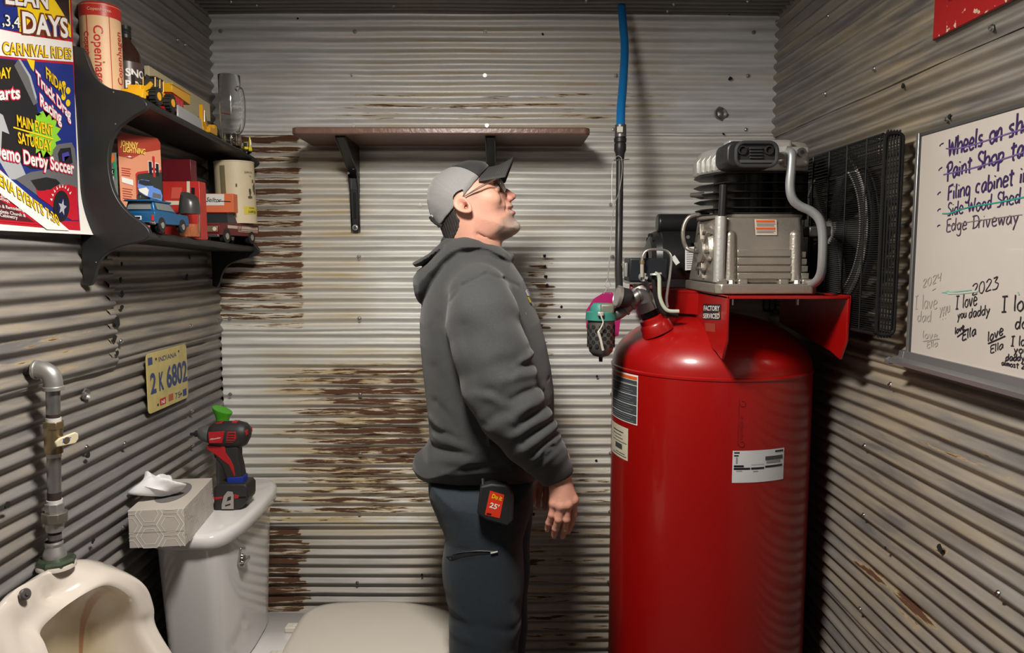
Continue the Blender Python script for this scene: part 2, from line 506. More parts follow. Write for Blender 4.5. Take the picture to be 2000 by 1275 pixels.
def rust_back(SS, ZZ, ph):
    lane = (0.5 + 0.5 * np.cos(ph + 1.8))          # lower flank of each ridge
    rnd = 0.12 * np.sin(np.floor(ph / (2 * pi)) * 12.9 + 4) * np.sin(np.floor(ph / (2 * pi)) * 3.1)
    edge = 0.02 * np.sin(np.floor(ph / (2 * pi) + 0.3) * 7.7)
    a = blotch(SS, ZZ, 300, 596, 262, 640, 0.012, 0.01) * (0.62 + 0.0 * SS)
    a = a * (1 - 0.28 * (1 - sstep(py_z(640), py_z(520), ZZ)))
    b = blotch(SS + edge, ZZ, 560, 835, 715, 1010, 0.10, 0.03) * 0.46
    b2 = blotch(SS + edge, ZZ, 640, 820, 690, 900, 0.06, 0.02) * 0.13
    c = blotch(SS + edge, ZZ, 380, 580, 1022, 1275, 0.012, 0.01) * 0.56
    c = np.maximum(c, blotch(SS, ZZ, 430, 560, 960, 1022, 0.04, 0.02) * 0.5)
    d = blotch(SS + edge * 3, ZZ, 650, 1300, 185, 245, 0.06, 0.015) * 0.27
    e = blotch(SS + edge, ZZ, 1040, 1075, 495, 700, 0.01, 0.02) * 0.50
    e2 = blotch(SS + edge, ZZ, 1025, 1060, 1070, 1130, 0.01, 0.02) * 0.5
    g = blotch(SS, ZZ, 830, 1200, 880, 1275, 0.1, 0.05) * 0.26
    R = np.maximum.reduce([a, b + b2, c, d, e, e2, g])
    R = (R * 1.02 + rnd * (R > 0.05)) * lane ** 0.42
    B = np.maximum.reduce([blotch(SS, ZZ, 540, 720, 262, 640, 0.25), blotch(SS, ZZ, 500, 900, 680, 1040, 0.1), 0.8 * blotch(SS, ZZ, 700, 1300, 40, 265, 0.15), 0.6 * blotch(SS, ZZ, 800, 1250, 800, 1275, 0.1)])
    return R, B * (0.35 + 0.65 * lane)


S0, S1 = XL - 0.004, XR + 0.004
sheet(wall_back, back_frame, S0, S1, Z1, Z1 + PITCHW * 12, 0.0068, M_GB_LIT, rust_back, 1, 0.0, 0.0022, amp=0.0032)
sheet(wall_back, back_frame, S0, S1, Z2 - 0.003, Z2 - 0.003 + PITCHW * 20, 0.0030, M_GB, rust_back, 2)
sheet(wall_back, back_frame, S0, S1, Z3 - 0.004, Z3 - 0.004 + PITCHW * 20, 0.0000, M_GB, rust_back, 3)
sheet(wall_back, back_frame, S0, S1, Z3 - PITCHW * 19.5, Z3 + 0.01, -0.0034, M_GB_SHADE, rust_back, 4)


def rust_right(SS, ZZ, ph):
    lane = 0.5 + 0.5 * np.cos(ph + 1.2)
    def blob(px, py, rs, rz, k):
        p = onX(px, py, XR); return k * np.exp(-((SS - p.y) / rs) ** 2 - ((ZZ - p.z) / rz) ** 2)
    R = blob(1690, 1110, 0.07, 0.02, .6) + blob(1760, 1160, 0.08, 0.02, .45) + blob(1840, 1075, 0.015, 0.008, .6) + blob(1790, 1200, 0.1, 0.03, .38) + blob(1830, 860, 0.2, 0.02, .3)
    B = 0.5 * np.exp(-((SS - 1.55) / 0.25) ** 2) * sstep(0.3, 0.9, ZZ)
    return R * (0.4 + 0.6 * lane), B


def rust_left(SS, ZZ, ph):
    lane = 0.5 + 0.5 * np.cos(ph + 1.2)
    p = onX(100, 690, XL)
    return 0.25 * lane * np.exp(-((SS - p.y) / 0.2) ** 2 - ((ZZ - p.z) / 0.08) ** 2), 0.5 * lane * np.exp(-((ZZ - p.z) / 0.15) ** 2)


# left wall: sheets in several lengths (vertical laps at px 365 and px 215)
YJ1 = onX(366, 800, XL).y; YJ2 = onX(214, 600, XL).y
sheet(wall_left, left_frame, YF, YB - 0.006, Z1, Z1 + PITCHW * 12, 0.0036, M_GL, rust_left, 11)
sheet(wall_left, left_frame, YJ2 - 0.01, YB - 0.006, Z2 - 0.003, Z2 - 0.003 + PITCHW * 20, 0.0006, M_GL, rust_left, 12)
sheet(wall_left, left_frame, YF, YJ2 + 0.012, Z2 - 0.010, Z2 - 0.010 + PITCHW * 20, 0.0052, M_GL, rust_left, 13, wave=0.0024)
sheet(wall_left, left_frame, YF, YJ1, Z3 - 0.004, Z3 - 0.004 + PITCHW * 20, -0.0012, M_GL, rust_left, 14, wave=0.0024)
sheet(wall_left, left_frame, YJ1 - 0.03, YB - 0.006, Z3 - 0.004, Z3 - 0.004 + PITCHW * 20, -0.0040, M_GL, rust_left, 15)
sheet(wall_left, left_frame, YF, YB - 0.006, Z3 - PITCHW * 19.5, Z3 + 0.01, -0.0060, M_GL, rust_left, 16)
# right wall
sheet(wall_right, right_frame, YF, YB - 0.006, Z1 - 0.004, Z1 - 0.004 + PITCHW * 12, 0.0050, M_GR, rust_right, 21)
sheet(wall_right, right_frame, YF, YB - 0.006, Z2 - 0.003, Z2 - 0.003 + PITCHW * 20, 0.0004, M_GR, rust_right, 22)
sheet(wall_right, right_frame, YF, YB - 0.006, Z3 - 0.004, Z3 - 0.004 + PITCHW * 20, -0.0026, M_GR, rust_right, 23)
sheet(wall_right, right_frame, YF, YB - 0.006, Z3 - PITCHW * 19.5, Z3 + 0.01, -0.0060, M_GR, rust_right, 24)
# ceiling (corrugations across the room)
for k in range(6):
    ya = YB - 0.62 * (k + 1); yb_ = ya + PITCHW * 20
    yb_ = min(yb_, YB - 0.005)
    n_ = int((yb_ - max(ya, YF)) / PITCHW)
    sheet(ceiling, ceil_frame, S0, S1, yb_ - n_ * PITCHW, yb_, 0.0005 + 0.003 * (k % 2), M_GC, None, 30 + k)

MB().lathe([(.001, 2.166), (.15, 2.166), (.155, 2.150), (.150, 2.105), (.145, 2.105), (.145, 2.12), (.001, 2.12)], (-0.17, 1.03, 0), (0, 0, 1), 40).build('ceiling_lamp_housing', mat('lamp_white', (.7, .7, .68), .4), ceiling)
# screws
scr0 = MB().cyl((0, 0, 0), (0, 0, 0.0012), 0.0075, 0.0072, 14).cyl((0, 0, 0.0012), (0, 0, 0.0022), 0.0062, 0.0055, 14).cyl((0, 0, 0.0022), (0, 0, 0.0058), 0.0042, 0.0038, 6)
SCREW_ME = None


def screw(wall, p, nrm, sc=1.0):
    global SCREW_ME
    if SCREW_ME is None:
        o = scr0.build('screw', M_SCREW, None, angle=30); SCREW_ME = o.data; COL.objects.unlink(o); bpy.data.objects.remove(o)
    o = bpy.data.objects.new('screw', SCREW_ME); link(o, wall)
    o.location = p; o.rotation_euler = Vector(nrm).to_track_quat('Z', 'Y').to_euler(); o.scale = (sc,) * 3
    return o


def crest(z, zb):      # nearest ridge (max depth) for a sheet starting at zb
    k = round((z - zb) / PITCHW - 0.5); return zb + (k + 0.5) * PITCHW


for (px, py) in [(431, 56), (693, 56), (948, 58), (1472, 57), (437, 137), (687, 142), (947, 142), (1204, 142), (1461, 141), (1198, 247),
                 (1457, 245), (692, 246), (951, 246), (701, 508), (820, 395), (449, 626), (702, 626), (1196, 508), (449, 765), (703, 766),
                 (703, 880), (702, 997), (1196, 765), (1193, 880), (1194, 997), (697, 1137), (1192, 1000), (1189, 1145), (947, 800), (1190, 1258), (1193, 390)]:
    p = onY(px, py, YB - 0.02)
    zb = Z1 if p.z > Z1 else (Z2 - 0.003 if p.z > Z2 else (Z3 - 0.004 if p.z > Z3 else Z3 - PITCHW * 19.5))
    lf = 0.0068 if p.z > Z1 else (0.003 if p.z > Z2 else (0 if p.z > Z3 else -0.0034))
    am = 0.0032 if p.z > Z1 else AMP
    screw(wall_back, (p.x, YB - 0.012 - lf - am + 0.0008, crest(p.z, zb)), (0, -1, 0), 0.85)
for (px, py) in [(340, 75), (410, 75), (355, 90), (368, 640), (231, 667), (240, 867), (165, 872), (237, 1025), (371, 796), (372, 860), (421, 630), (412, 127), (160, 460)]:
    p = onX(px, py, XL)
    zb = Z1 if p.z > Z1 else (Z2 - 0.003 if p.z > Z2 else (Z3 - 0.004 if p.z > Z3 else Z3 - PITCHW * 19.5))
    lf = 0.0036 if p.z > Z1 else (0.0006 if p.z > Z2 else (-0.0012 if p.z > Z3 else -0.006))
    screw(wall_left, (XL + lf + AMP - 0.0006, p.y, crest(p.z, zb)), (1, 0, 0), 0.8)
for (px, py) in [(1625, 39), (1716, 146), (1619, 191), (1856, 227), (1508, 57), (1506, 140), (1504, 246), (1742, 755), (1692, 862), (1690, 997), (1683, 1181), (1954, 1157), (1950, 50)]:
    p = onX(px, py, XR)
    zb = Z1 - 0.004 if p.z > Z1 else (Z2 - 0.003 if p.z > Z2 else (Z3 - 0.004 if p.z > Z3 else Z3 - PITCHW * 19.5))
    lf = 0.005 if p.z > Z1 else (0.0004 if p.z > Z2 else (-0.0026 if p.z > Z3 else -0.006))
    screw(wall_right, (XR - lf - AMP + 0.0006, min(p.y, YB - 0.03), crest(p.z, zb)), (-1, 0, 0), 0.85)
for (px, py) in [(451, 5), (501, 12), (769, 14), (1145, 4), (1304, 24), (1316, 10), (1460, 4)]:
    p = onZ(px, py, ZC - 0.005)
    if p.y < YB - 0.02: screw(ceiling, (p.x, p.y, ZC - 0.002), (0, 0, -1), 0.7)


# torn nail holes: small ragged dark pits with a raised burr
def nail_hole(wall, p, nrm, r, name='nail_hole'):
    d, u, v = ortho(nrm); p = Vector(p); mb = MB(); n = 9
    a = [p + u * (cos(2 * pi * i / n) * r * random.uniform(.6, 1.3)) + v * (sin(2 * pi * i / n) * r * random.uniform(.6, 1.3)) for i in range(n)]
    mb.add([q + d * 0.0006 for q in a] + [q - d * 0.001 for q in a], [tuple(range(n))] + [(i, (i + 1) % n, n + (i + 1) % n, n + i) for i in range(n)])
    return mb.build(name, M_DARKHOLE, wall, smooth=False)


for (px, py, r) in [(1064, 500, .006), (1064, 520, .006), (1066, 540, .006), (1068, 558, .006), (1097, 599, .005), (1092, 618, .005), (1425, 154, .006), (1412, 262, .004), (1060, 68, .004), (582, 37, .003), (1423, 29, .003), (947, 1075, .004), (824, 1123, .004), (1042, 1005, .005), (1166, 735, .004), (1165, 900, .004)]:
    p = onY(px, py, YB - 0.02)
    nail_hole(wall_back, (p.x, YB - 0.0125 - (0.0068 if p.z > Z1 else 0.003 if p.z > Z2 else 0) - AMP * .9, p.z), (0, -1, 0), r)
for (px, py, r) in [(222, 497, .006), (228, 515, .005), (226, 546, .006), (229, 573, .007), (228, 600, .008), (219, 630, .012), (214, 660, .009), (357, 540, .009), (362, 502, .006), (161, 888, .007), (171, 1055, .007), (2, 985, .007), (219, 690, .006)]:
    p = onX(px, py, XL)
    nail_hole(wall_left, (XL + 0.0052 + AMP, p.y, p.z), (1, 0, 0), r)
for (px, py, r) in [(1772, 168, .005), (1864, 228, .005), (1846, 1072, .008), (1738, 1070, .004)]:
    p = onX(px, py, XR); nail_hole(wall_right, (XR - AMP - 0.0035, p.y, p.z), (-1, 0, 0), r)
# patched hole (knocked-in plug) on the back wall and on the left wall
for (wl, P, N, r) in [(wall_back, onY(1408, 222, YB - 0.022), (0, -1, 0), 0.017), (wall_left, onX(168, 770, XL + 0.006), (1, 0, 0), 0.011)]:
    mb = MB(); d, u, v = ortho(N); ringn = 14; rings = []
    for (rr_, h) in [(1.25, -0.001), (1.05, 0.0035), (0.9, 0.002), (0.6, -0.002), (0.3, 0.001), (0.02, 0.0015)]:
        rings.append([Vector(P) + d * (h + random.uniform(-.0006, .0006)) + (u * cos(2 * pi * i / ringn) + v * sin(2 * pi * i / ringn)) * r * rr_ * random.uniform(.88, 1.1) for i in range(ringn)])
    mb.loft(rings, False, True)
    mb.build('patched_hole', mat('plug_metal', (0.30, 0.29, 0.28), 0.45, 0.8), wl)
# ================================================================= AIR COMPRESSOR
M_RED = mat('red_paint', (0.31, 0.0030, 0.0022), 0.36, 0.0, 0.5, coat=0.4, coat_rough=0.12, noise=0.06, nscale=3)
M_CAST = mat('cast_aluminium', (0.40, 0.365, 0.315), 0.38, 0.75, noise=0.16, nscale=9, bump=0.35, bscale=160)
M_CASTL = mat('bright_cast_aluminium', (0.56, 0.55, 0.52), 0.42, 0.6, noise=0.08, nscale=12, bump=0.3, bscale=160)
M_BLACKP = mat('black_plastic', (0.018, 0.018, 0.019), 0.42)
M_BLACKM = mat('black_paint', (0.015, 0.015, 0.015), 0.35, bump=0.05)
M_FIN = mat('fin_black', (0.035, 0.034, 0.033), 0.38, 0.3)
M_TUBE = mat('grey_tube', (0.36, 0.37, 0.37), 0.42, 0.5)
M_ALU = mat('aluminium', (0.62, 0.61, 0.59), 0.3, 0.9)
M_STEELD = mat('dark_iron', (0.16, 0.15, 0.145), 0.42, 0.7, noise=0.25, nscale=30)
M_BRASS = mat('brass', (0.35, 0.27, 0.15), 0.4, 0.9)
M_STK_W = mat('sticker_white', (0.78, 0.77, 0.74), 0.45)
M_STK_B = mat('sticker_black', (0.012, 0.012, 0.014), 0.4)
M_STK_G = mat('sticker_grey_print', (0.055, 0.062, 0.07), 0.45)
M_STK_O = mat('sticker_orange', (0.70, 0.11, 0.02), 0.45)
M_STK_C = mat('sticker_cream', (0.66, 0.60, 0.45), 0.5, noise=0.08)
M_INK = mat('print_grey', (0.25, 0.25, 0.25), 0.6)

TCX, TCY, TR = 0.534, 1.927, 0.2535
comp = thing('air_compressor', (TCX, TCY, 0), 'tall red vertical-tank air compressor with silver two-stage pump on top, in the right corner', 'air compressor')
ZS = onY(1398, 742, TCY - TR).z
prof = [(0.001, 0.10), (0.10, 0.105), (0.19, 0.135), (0.238, 0.19), (TR, 0.25)]
prof += [(TR, z) for z in np.linspace(0.3, ZS - 0.006, 4)]
prof += [(TR + 0.0022, ZS - 0.004), (TR + 0.0022, ZS + 0.001), (TR - 0.001, ZS + 0.0035)]
for a in np.linspace(0.06, 1.0, 22):
    t = a * pi / 2; prof.append(((TR - 0.001) * cos(t) + 0.0001, ZS + 0.003 + 0.135 * sin(t)))
tank = MB().lathe(prof, (TCX, TCY, 0), n=96).build('tank', M_RED, comp, angle=30)
MB().lathe([(0.2, 0.0), (0.235, 0.0), (0.235, 0.19), (0.228, 0.19), (0.2, 0.01)], (TCX, TCY, 0), n=48).build('base_skirt', M_RED, comp)


def cyl_patch(cx, cy, r, pxa, pxb, za, zb, material, name, parent, n=16, skew=0.0):
    """patch on the tank between two viewing columns"""
    def ang(px):
        d = ray(px, 500); d = Vector((d.x, d.y)).normalized(); c = Vector((cx, cy))
        b = d.dot(c); disc = b * b - (c.length_squared - (r + 0.0) ** 2)
        t = b - sqrt(max(disc, 0)); p = d * t - c
        return atan2(p.y, p.x)
    a0, a1 = ang(pxa), ang(pxb)
    vs = []; fs = []
    for i in range(n + 1):
        a = a0 + (a1 - a0) * i / n
        for z in (za, zb): vs.append((cx + cos(a) * r, cy + sin(a) * r, z + skew * (i / n)))
    for i in range(n): fs.append((2 * i, 2 * i + 2, 2 * i + 3, 2 * i + 1))
    return MB().add(vs, fs).build(name, material, parent, smooth=True, angle=80)


def tz(py, px=1300):          # height on the tank front seen at pixel
    d = ray(px, py); h = Vector((d.x, d.y)); hl = h.length; hn = h / hl; c = Vector((TCX, TCY))
    b = hn.dot(c); disc = b * b - (c.length_squared - TR ** 2); t = b - sqrt(max(disc, 0.0))
    return CAMZ + d.z * t / hl


# warning label (left), cream label, data label (right)
za, zb = tz(832, 1249), tz(734, 1249)
cyl_patch(TCX, TCY, TR + .0008, 1200, 1250, za, zb, M_STK_W, 'warning_label', tank)
L_ = tank.children[-1]
cyl_patch(TCX, TCY, TR + .0013, 1200.5, 1248, za + .003, zb - .014, M_STK_G, 'printed_panel', tank)
cyl_patch(TCX, TCY, TR + .0014, 1200.5, 1248, zb - .012, zb - .004, M_STK_O, 'orange_header', tank)
for k in range(4):
    z = za + (zb - za) * (0.2 + 0.2 * k) - .002
    cyl_patch(TCX, TCY, TR + .0016, 1200.5, 1248, z, z + .0014, M_STK_W, 'rule_line', tank)
for k in range(17):
    z = za + .006 + (zb - za - .024) * k / 17
    if k % 4 != 3: cyl_patch(TCX, TCY, TR + .0017, 1201 + (k % 3), 1243 - (k * 7) % 11, z, z + .0011, M_INK, 'print_line', tank, n=8)
za, zb = tz(902, 1230), tz(838, 1230)
cyl_patch(TCX, TCY, TR + .0008, 1199.2, 1232, za, zb, M_STK_C, 'cream_label', tank)
for (a, b, f0, f1) in [(1203, 1222, .80, .83), (1203, 1219, .70, .72), (1206, 1221, .60, .62), (1207, 1220, .28, .44), (1203, 1229, .50, .515), (1203, 1229, .08, .10), (1208, 1226, .15, .17)]:
    cyl_patch(TCX, TCY, TR + .0014, a, b, za + (zb - za) * f0, za + (zb - za) * f1, M_STK_G, 'print_block', tank, n=8)
za, zb = tz(940, 1494), tz(878, 1494)
cyl_patch(TCX, TCY, TR + .0008, 1442, 1545, za, zb, mat('sticker_silver', (0.62, 0.62, 0.63), 0.4), 'data_label', tank)
for (a, b, f0, f1, m) in [(1445, 1456, .92, .96, 1), (1445, 1454, .83, .87, 1), (1527, 1543, .90, .95, 1), (1508, 1542, .67, .79, 0), (1445, 1465, .49, .55, 1), (1445, 1478, .41, .47, 1), (1480, 1506, .41, .47, 1), (1508, 1542, .44, .50, 1), (1510, 1538, .58, .64, 2), (1449, 1452, .6, .8, 2), (1450, 1462, .36, .38, 2), (1480, 1506, .55, .56, 2), (1484, 1494, .34, .36, 2)]:
    cyl_patch(TCX, TCY, TR + .0014, a, b, za + (zb - za) * f0, za + (zb - za) * f1, [M_STK_G, M_STK_B, M_INK][m], 'print_block', tank, n=8)
# stamped registration strip with ring marks
M_REDD = mat('red_paint_dark', (0.22, 0.004, 0.008), 0.35, coat=0.3)
z0, z1 = tz(872, 1460), tz(780, 1460)
cyl_patch(TCX, TCY, TR + .0006, 1451.5, 1452.7, z0, z1, M_REDD, 'stamped_line', tank, n=2)
for (a, b, y0, y1) in [(1456, 1460, 812, 818), (1456, 1460, 822, 826), (1455, 1461, 828, 835), (1456, 1460, 838, 842), (1456, 1461, 845, 852), (1456, 1460, 855, 858)]:
    cyl_patch(TCX, TCY, TR + .0007, a, b, tz(y1, 1458), tz(y0, 1458), M_REDD, 'stamped_mark', tank, n=2)
for yy in (788, 867):
    z = tz(yy, 1458); aa = atan2(1.682 - TCY, 0.60 - TCX)
    d = ray(1459, 500); d = Vector((d.x, d.y)).normalized(); c = Vector((TCX, TCY)); bq = d.dot(c); t = bq - sqrt(bq * bq - (c.length_squared - TR ** 2)); p = d * t
    nrm = Vector((p.x - TCX, p.y - TCY, 0)).normalized(); _, u, v = ortho(nrm)
    MB().tube([Vector((p.x, p.y, z)) + nrm * 0.0008 + (u * cos(k * pi / 8) + v * sin(k * pi / 8)) * .0065 for k in range(14)], 0.0007, 6).build('stamped_ring', M_REDD, tank)

# ---- saddle platform
PZ = 1.364; PY = 1.60
xl, xr = onY(1420, 590, PY).x, onY(1661, 590, PY).x
mb = MB()
mb.prism([(xl, PY), (xr, PY), (xr, 2.24), (0.375, 2.24), (0.375, 1.96), (xl, 1.84)], (0, 0, PZ - .007), (1, 0, 0), (0, 1, 0), (0, 0, 1), .007)
zb_ = onY(1420, 706, PY).z
leg = [(PY, PZ), (PY, zb_ + .045), (PY + .028, zb_), (PY + .075, zb_ + .012), (PY + .40, zb_ + .05), (PY + .40, PZ)]
mb.prism([(a, b) for a, b in leg], (xl, 0, 0), (0, 1, 0), (0, 0, 1), (1, 0, 0), .006)
mb.prism([(a, b) for a, b in leg], (xr - .006, 0, 0), (0, 1, 0), (0, 0, 1), (1, 0, 0), .006)
mb.prism([(0.375, 1.96), (xl, 1.84), (xl + .004, 1.846), (0.38, 1.966)], (0, 0, PZ - .06), (1, 0, 0), (0, 1, 0), (0, 0, 1), .06)
mb.box2((.375, 1.96, PZ - .06), (.381, 2.24, PZ))
plat = mb.build('platform', M_RED, comp, bevel=.004, seg=3)
lx = lambda px, py: onX(px, py, xl - .0006)
flat([(1373, 593), (1408, 594), (1407, 625), (1373, 624)], lx, (0, 0, 0), M_STK_B, plat, 'serviced_sticker')
letters('FACTORY', (1375, 606), (1406, 607), lx, .0115, M_STK_W, plat, bold=.02, n=.0008)
letters('SERVICED', (1374, 621), (1406, 622), lx, .0115, M_STK_W, plat, bold=.02, n=.0008)
flat([(1377, 630), (1397, 632), (1397, 649), (1378, 646)], lx, (0, 0, 0), mat('faded_sticker', (0.30, 0.05, 0.03), .5), plat, 'faded_sticker')
p = onX(1405, 613, xl); MB().cyl(p, p - Vector((.0012, 0, 0)), .0052, n=20).build('gold_dot', mat('gold_dot', (.40, .14, .03), .4), plat)
for px in (1430, 1558):
    p = onY(px, 590, 1.70); MB().cyl((p.x, 1.70, PZ - .026), (p.x, 1.70, PZ + .03), .004, n=12).cyl((p.x, 1.70, PZ + .025), (p.x, 1.70, PZ + .034), .0085, n=6).build('mounting_bolt', M_ALU, plat)

# ---- pump
PF = 1.668
def pf(px, py, dy=0.0): return onY(px, py, PF + dy)
def pz(py): return onY(1480, py, PF).z
def pxx(px, dy=0.0): return onY(px, 500, PF + dy).x
pump_rings = []
xc0, xc1 = pxx(1400), pxx(1587)
zt, zbm = pz(423), pz(553)
def rect(x0, x1, y0, y1, z, ch=.012):
    return [Vector(q) for q in [(x0 + ch, y0, z), (x1 - ch, y0, z), (x1, y0 + ch, z), (x1, y1 - ch, z), (x1 - ch, y1, z), (x0 + ch, y1, z), (x0, y1 - ch, z), (x0, y0 + ch, z)]]
mb = MB().loft([rect(xc0 + .000, xc1, PF + .010, 1.93, zbm), rect(xc0 + .006, xc1 - .004, PF + .014, 1.925, zbm + .05), rect(xc0 + .016, xc1 - .014, PF + .020, 1.92, zt)])
case = mb.build('crankcase', M_CAST, comp, bevel=.004, seg=2)
# stepped slats on the lower front
for k, (ya, yb2) in enumerate([(487, 501), (503, 517), (519, 531), (533, 545)]):
    x0, x1 = pxx(1443), pxx(1549)
    MB().box2((x0, PF + .010 - .0018 * k, pz(yb2)), (x1, PF + .03, pz(ya))).build('casting_rib', M_CAST, case, bevel=.0015)
for (px, y0, y1, r) in [(1431, 452, 550, .0135), (1559, 452, 550, .0145)]:
    mb = MB().cyl((pxx(px), PF + .016, pz(y1)), (pxx(px), PF + .022, pz(y0 + 8)), r + .001, r).sphere((pxx(px), PF + .022, pz(y0 + 8)), r)
    mb.build('bolt_column', M_CAST, case)
    MB().cyl((pxx(px), PF + .004, pz(556)), (pxx(px), PF + .004, pz(547)), .009, .007, 6).build('base_bolt', M_ALU, case)
for px in (1408,):
    MB().cyl((pxx(px), PF + .012, pz(551)), (pxx(px) + .001, PF + .012, pz(422)), .0125, .0125, 20).build('corner_column', M_CASTL, case)
    MB().cyl((pxx(px) + .006, PF + .022, pz(423)), (pxx(px) + .008, PF + .022, pz(359)), .0085, .0085, 20).build('breather_pipe', M_BLACKM, comp)
for (px, w) in [(1412, .012), (1453, .011), (1533, .011), (1579, .012)]:
    MB().box2((pxx(px) - w, PF - .002, pz(556)), (pxx(px) + w, PF + .02, pz(545))).build('foot_lug', M_CAST, case, bevel=.003)
for (px, y0, y1) in [(1577, 505, 552), (1572, 485, 552)]:
    for k in range(4):
        za_ = pz(545) + k * .016
        MB().box2((pxx(1568), PF + .006 + .002 * k, za_), (pxx(1584) - .002 * k, PF + .03, za_ + .0135)).build('casting_rib', M_CAST, case, bevel=.0015)
    break
MB().loft([rect(pxx(1397), pxx(1598), PF - .012, 1.955, PZ + .001, .014), rect(pxx(1397), pxx(1598), PF - .012, 1.955, PZ + .024, .014)]).build('pump_base', M_CAST, comp, bevel=.003)
# crank cover on the left side: disc, ribs, bolts, sight glass
xs = xc0 + .010
mb = MB().cyl((xs + .005, 1.79, pz(490) + .0), (xs - .010, 1.79, pz(490)), .058, .052, 32).cyl((xs - .010, 1.79, pz(490)), (xs - .018, 1.79, pz(490)), .03, .028, 24)
for k in range(6):
    a = k * pi / 3 + .3
    mb.box((xs - .010, 1.79 + cos(a) * .042, pz(490) + sin(a) * .042), (.010, .006, .05), Matrix.Rotation(pi / 2 - a, 3, 'X') if False else Matrix.Rotation(-(pi / 2 - a), 3, 'X'))
mb.build('crank_cover', M_CAST, case, bevel=.001)
for k in range(6):
    a = k * pi / 3 + .05
    c = Vector((xs - .010, 1.79 + cos(a) * .050, pz(490) + sin(a) * .050))
    MB().cyl(c, c - Vector((.008, 0, 0)), .0055, n=6).build('cover_bolt', M_STEELD, case)
c = onX(1369, 532, xs - .004); MB().cyl(c + Vector((.01, 0, 0)), c - Vector((.006, 0, 0)), .0125, .0115, 24).build('sight_glass', M_CASTL, case)
MB().cyl(c - Vector((.006, 0, 0)), c - Vector((.0068, 0, 0)), .007, n=20).build('sight_glass_lens', M_BLACKP, case)
# warning sticker on the crankcase
sp = lambda px, py: onY(px, py, PF + .0165)
flat([(1473, 428), (1516, 429), (1517, 459), (1475, 459)], sp, (0, -.002, 0), mat('sticker_buff', (.62, .52, .42), .5), case, 'warning_sticker')
for (a, b, c0, d0, m) in [(1476, 1512, 430, 434, M_STK_O), (1476, 1513, 444, 448, M_STK_O), (1477, 1513, 436, 438, M_INK), (1477, 1511, 439.5, 441.5, M_INK), (1477, 1513, 450, 451.5, M_INK), (1477, 1510, 453, 454.5, M_INK)]:
    flat([(a, c0), (b, c0), (b, d0), (a, d0)], sp, (0, -.003, 0), m, case, 'print_block')

# cylinders with cooling fins
mb = MB()
mb.cyl((pxx(1455, .1), 1.80, pz(423)), (pxx(1455, .1), 1.80, pz(325)), .068, n=40)
mb.cyl((pxx(1538, .1), 1.80, pz(423)), (pxx(1538, .1), 1.80, pz(325)), .052, n=40)
cylb = mb.build('cylinder_block', M_FIN, comp)
def finplan(z, k=1.0, sh=0.0):
    cx_, cy_ = .60, 1.81
    pts = [(.497, 1.700), (.655, 1.694), (.690, 1.716), (.694, 1.80), (.690, 1.92), (.50, 1.935), (.467, 1.87), (.463, 1.80)]
    return [Vector((cx_ + (a - cx_) * k + sh, cy_ + (b - cy_) * k, z)) for a, b in pts]
for k, yy in enumerate([333, 353, 371, 385, 403, 414]):
    z = pz(yy); kk = [1.0, 1.0, .985, .985, .97, .93][k]
    MB().loft([finplan(z - .0012, kk * .99), finplan(z, kk), finplan(z + .0012, kk * .99)]).build('cooling_fin', M_FIN, cylb, smooth=False)
# dark webs between fins
for px in (1475, 1500, 1530, 1555):
    MB().cyl((pxx(px), 1.735, pz(421)), (pxx(px), 1.735, pz(330)), .006, n=10).build('head_bolt', M_FIN, cylb)
MB().loft([finplan(pz(423), .93), finplan(pz(416), .93)]).build('cylinder_flange', M_CAST, cylb, bevel=.002)
# head
mb = MB().loft([finplan(pz(331), .985), finplan(pz(326), 1.015), finplan(pz(303), 1.015), finplan(pz(280), .96, .006), finplan(pz(271), .84, .012)])
head = mb.build('cylinder_head', M_CASTL, comp, bevel=.003, seg=2)
for k in range(6):      # ribs on the left shoulder
    yy = 1.715 + k * .012; x0 = .462 + k * -.001 + (.03 if k == 0 else .012 if k == 1 else 0)
    xq = .500 - k * .0065 + .0
    MB().prism([(0, pz(326)), (0, pz(303)), (.020, pz(280)), (.05, pz(273)), (.06, pz(280)), (.05, pz(326))], (xq - .010, 1.702 + k * .020, 0), (1, 0, 0), (0, 0, 1), (0, 1, 0), .005).build('head_rib', M_CASTL, head, bevel=.001)
MB().box2((pxx(1420), PF + .012, pz(300)), (pxx(1545), PF + .06, pz(270))).build('head_boss', M_CASTL, head, bevel=.008, seg=3)
MB().box2((pxx(1528), PF + .005, pz(325)), (pxx(1577), PF + .06, pz(285))).build('outlet_boss', M_CASTL, head, bevel=.008, seg=3)
c = pf(1564, 298); MB().cyl(c, c + Vector((0, -.008, 0)), .010, n=24).build('socket_bolt', M_STEELD, head)
MB().cyl(c + Vector((0, -.008, 0)), c + Vector((0, -.0088, 0)), .005, n=6).build('bolt_socket', M_BLACKP, head)
# air filter housing
FY = 1.600
def fp(px, py, dy=0): return onY(px, py, FY + dy)
def rrect(x0, x1, z0, z1, y, r, n=5):
    out = []
    for (cx_, cz_, a0) in [(x1 - r, z1 - r, 0), (x0 + r, z1 - r, pi / 2), (x0 + r, z0 + r, pi), (x1 - r, z0 + r, 1.5 * pi)]:
        for k in range(n + 1):
            a = a0 + k * pi / 2 / n; out.append(Vector((cx_ + cos(a) * r, y, cz_ + sin(a) * r)))
    return out
fx0, fx1, fz0, fz1 = fp(1417, 300).x, fp(1520, 300).x, fp(1460, 327).z, fp(1460, 275).z
mb = MB().loft([rrect(fx0 + .004, fx1 - .004, fz0 + .004, fz1 - .004, FY - .004, .016), rrect(fx0, fx1, fz0, fz1, FY + .004, .018), rrect(fx0, fx1, fz0, fz1, FY + .075, .018)])
af = mb.build('air_filter', M_BLACKP, comp, bevel=.002)
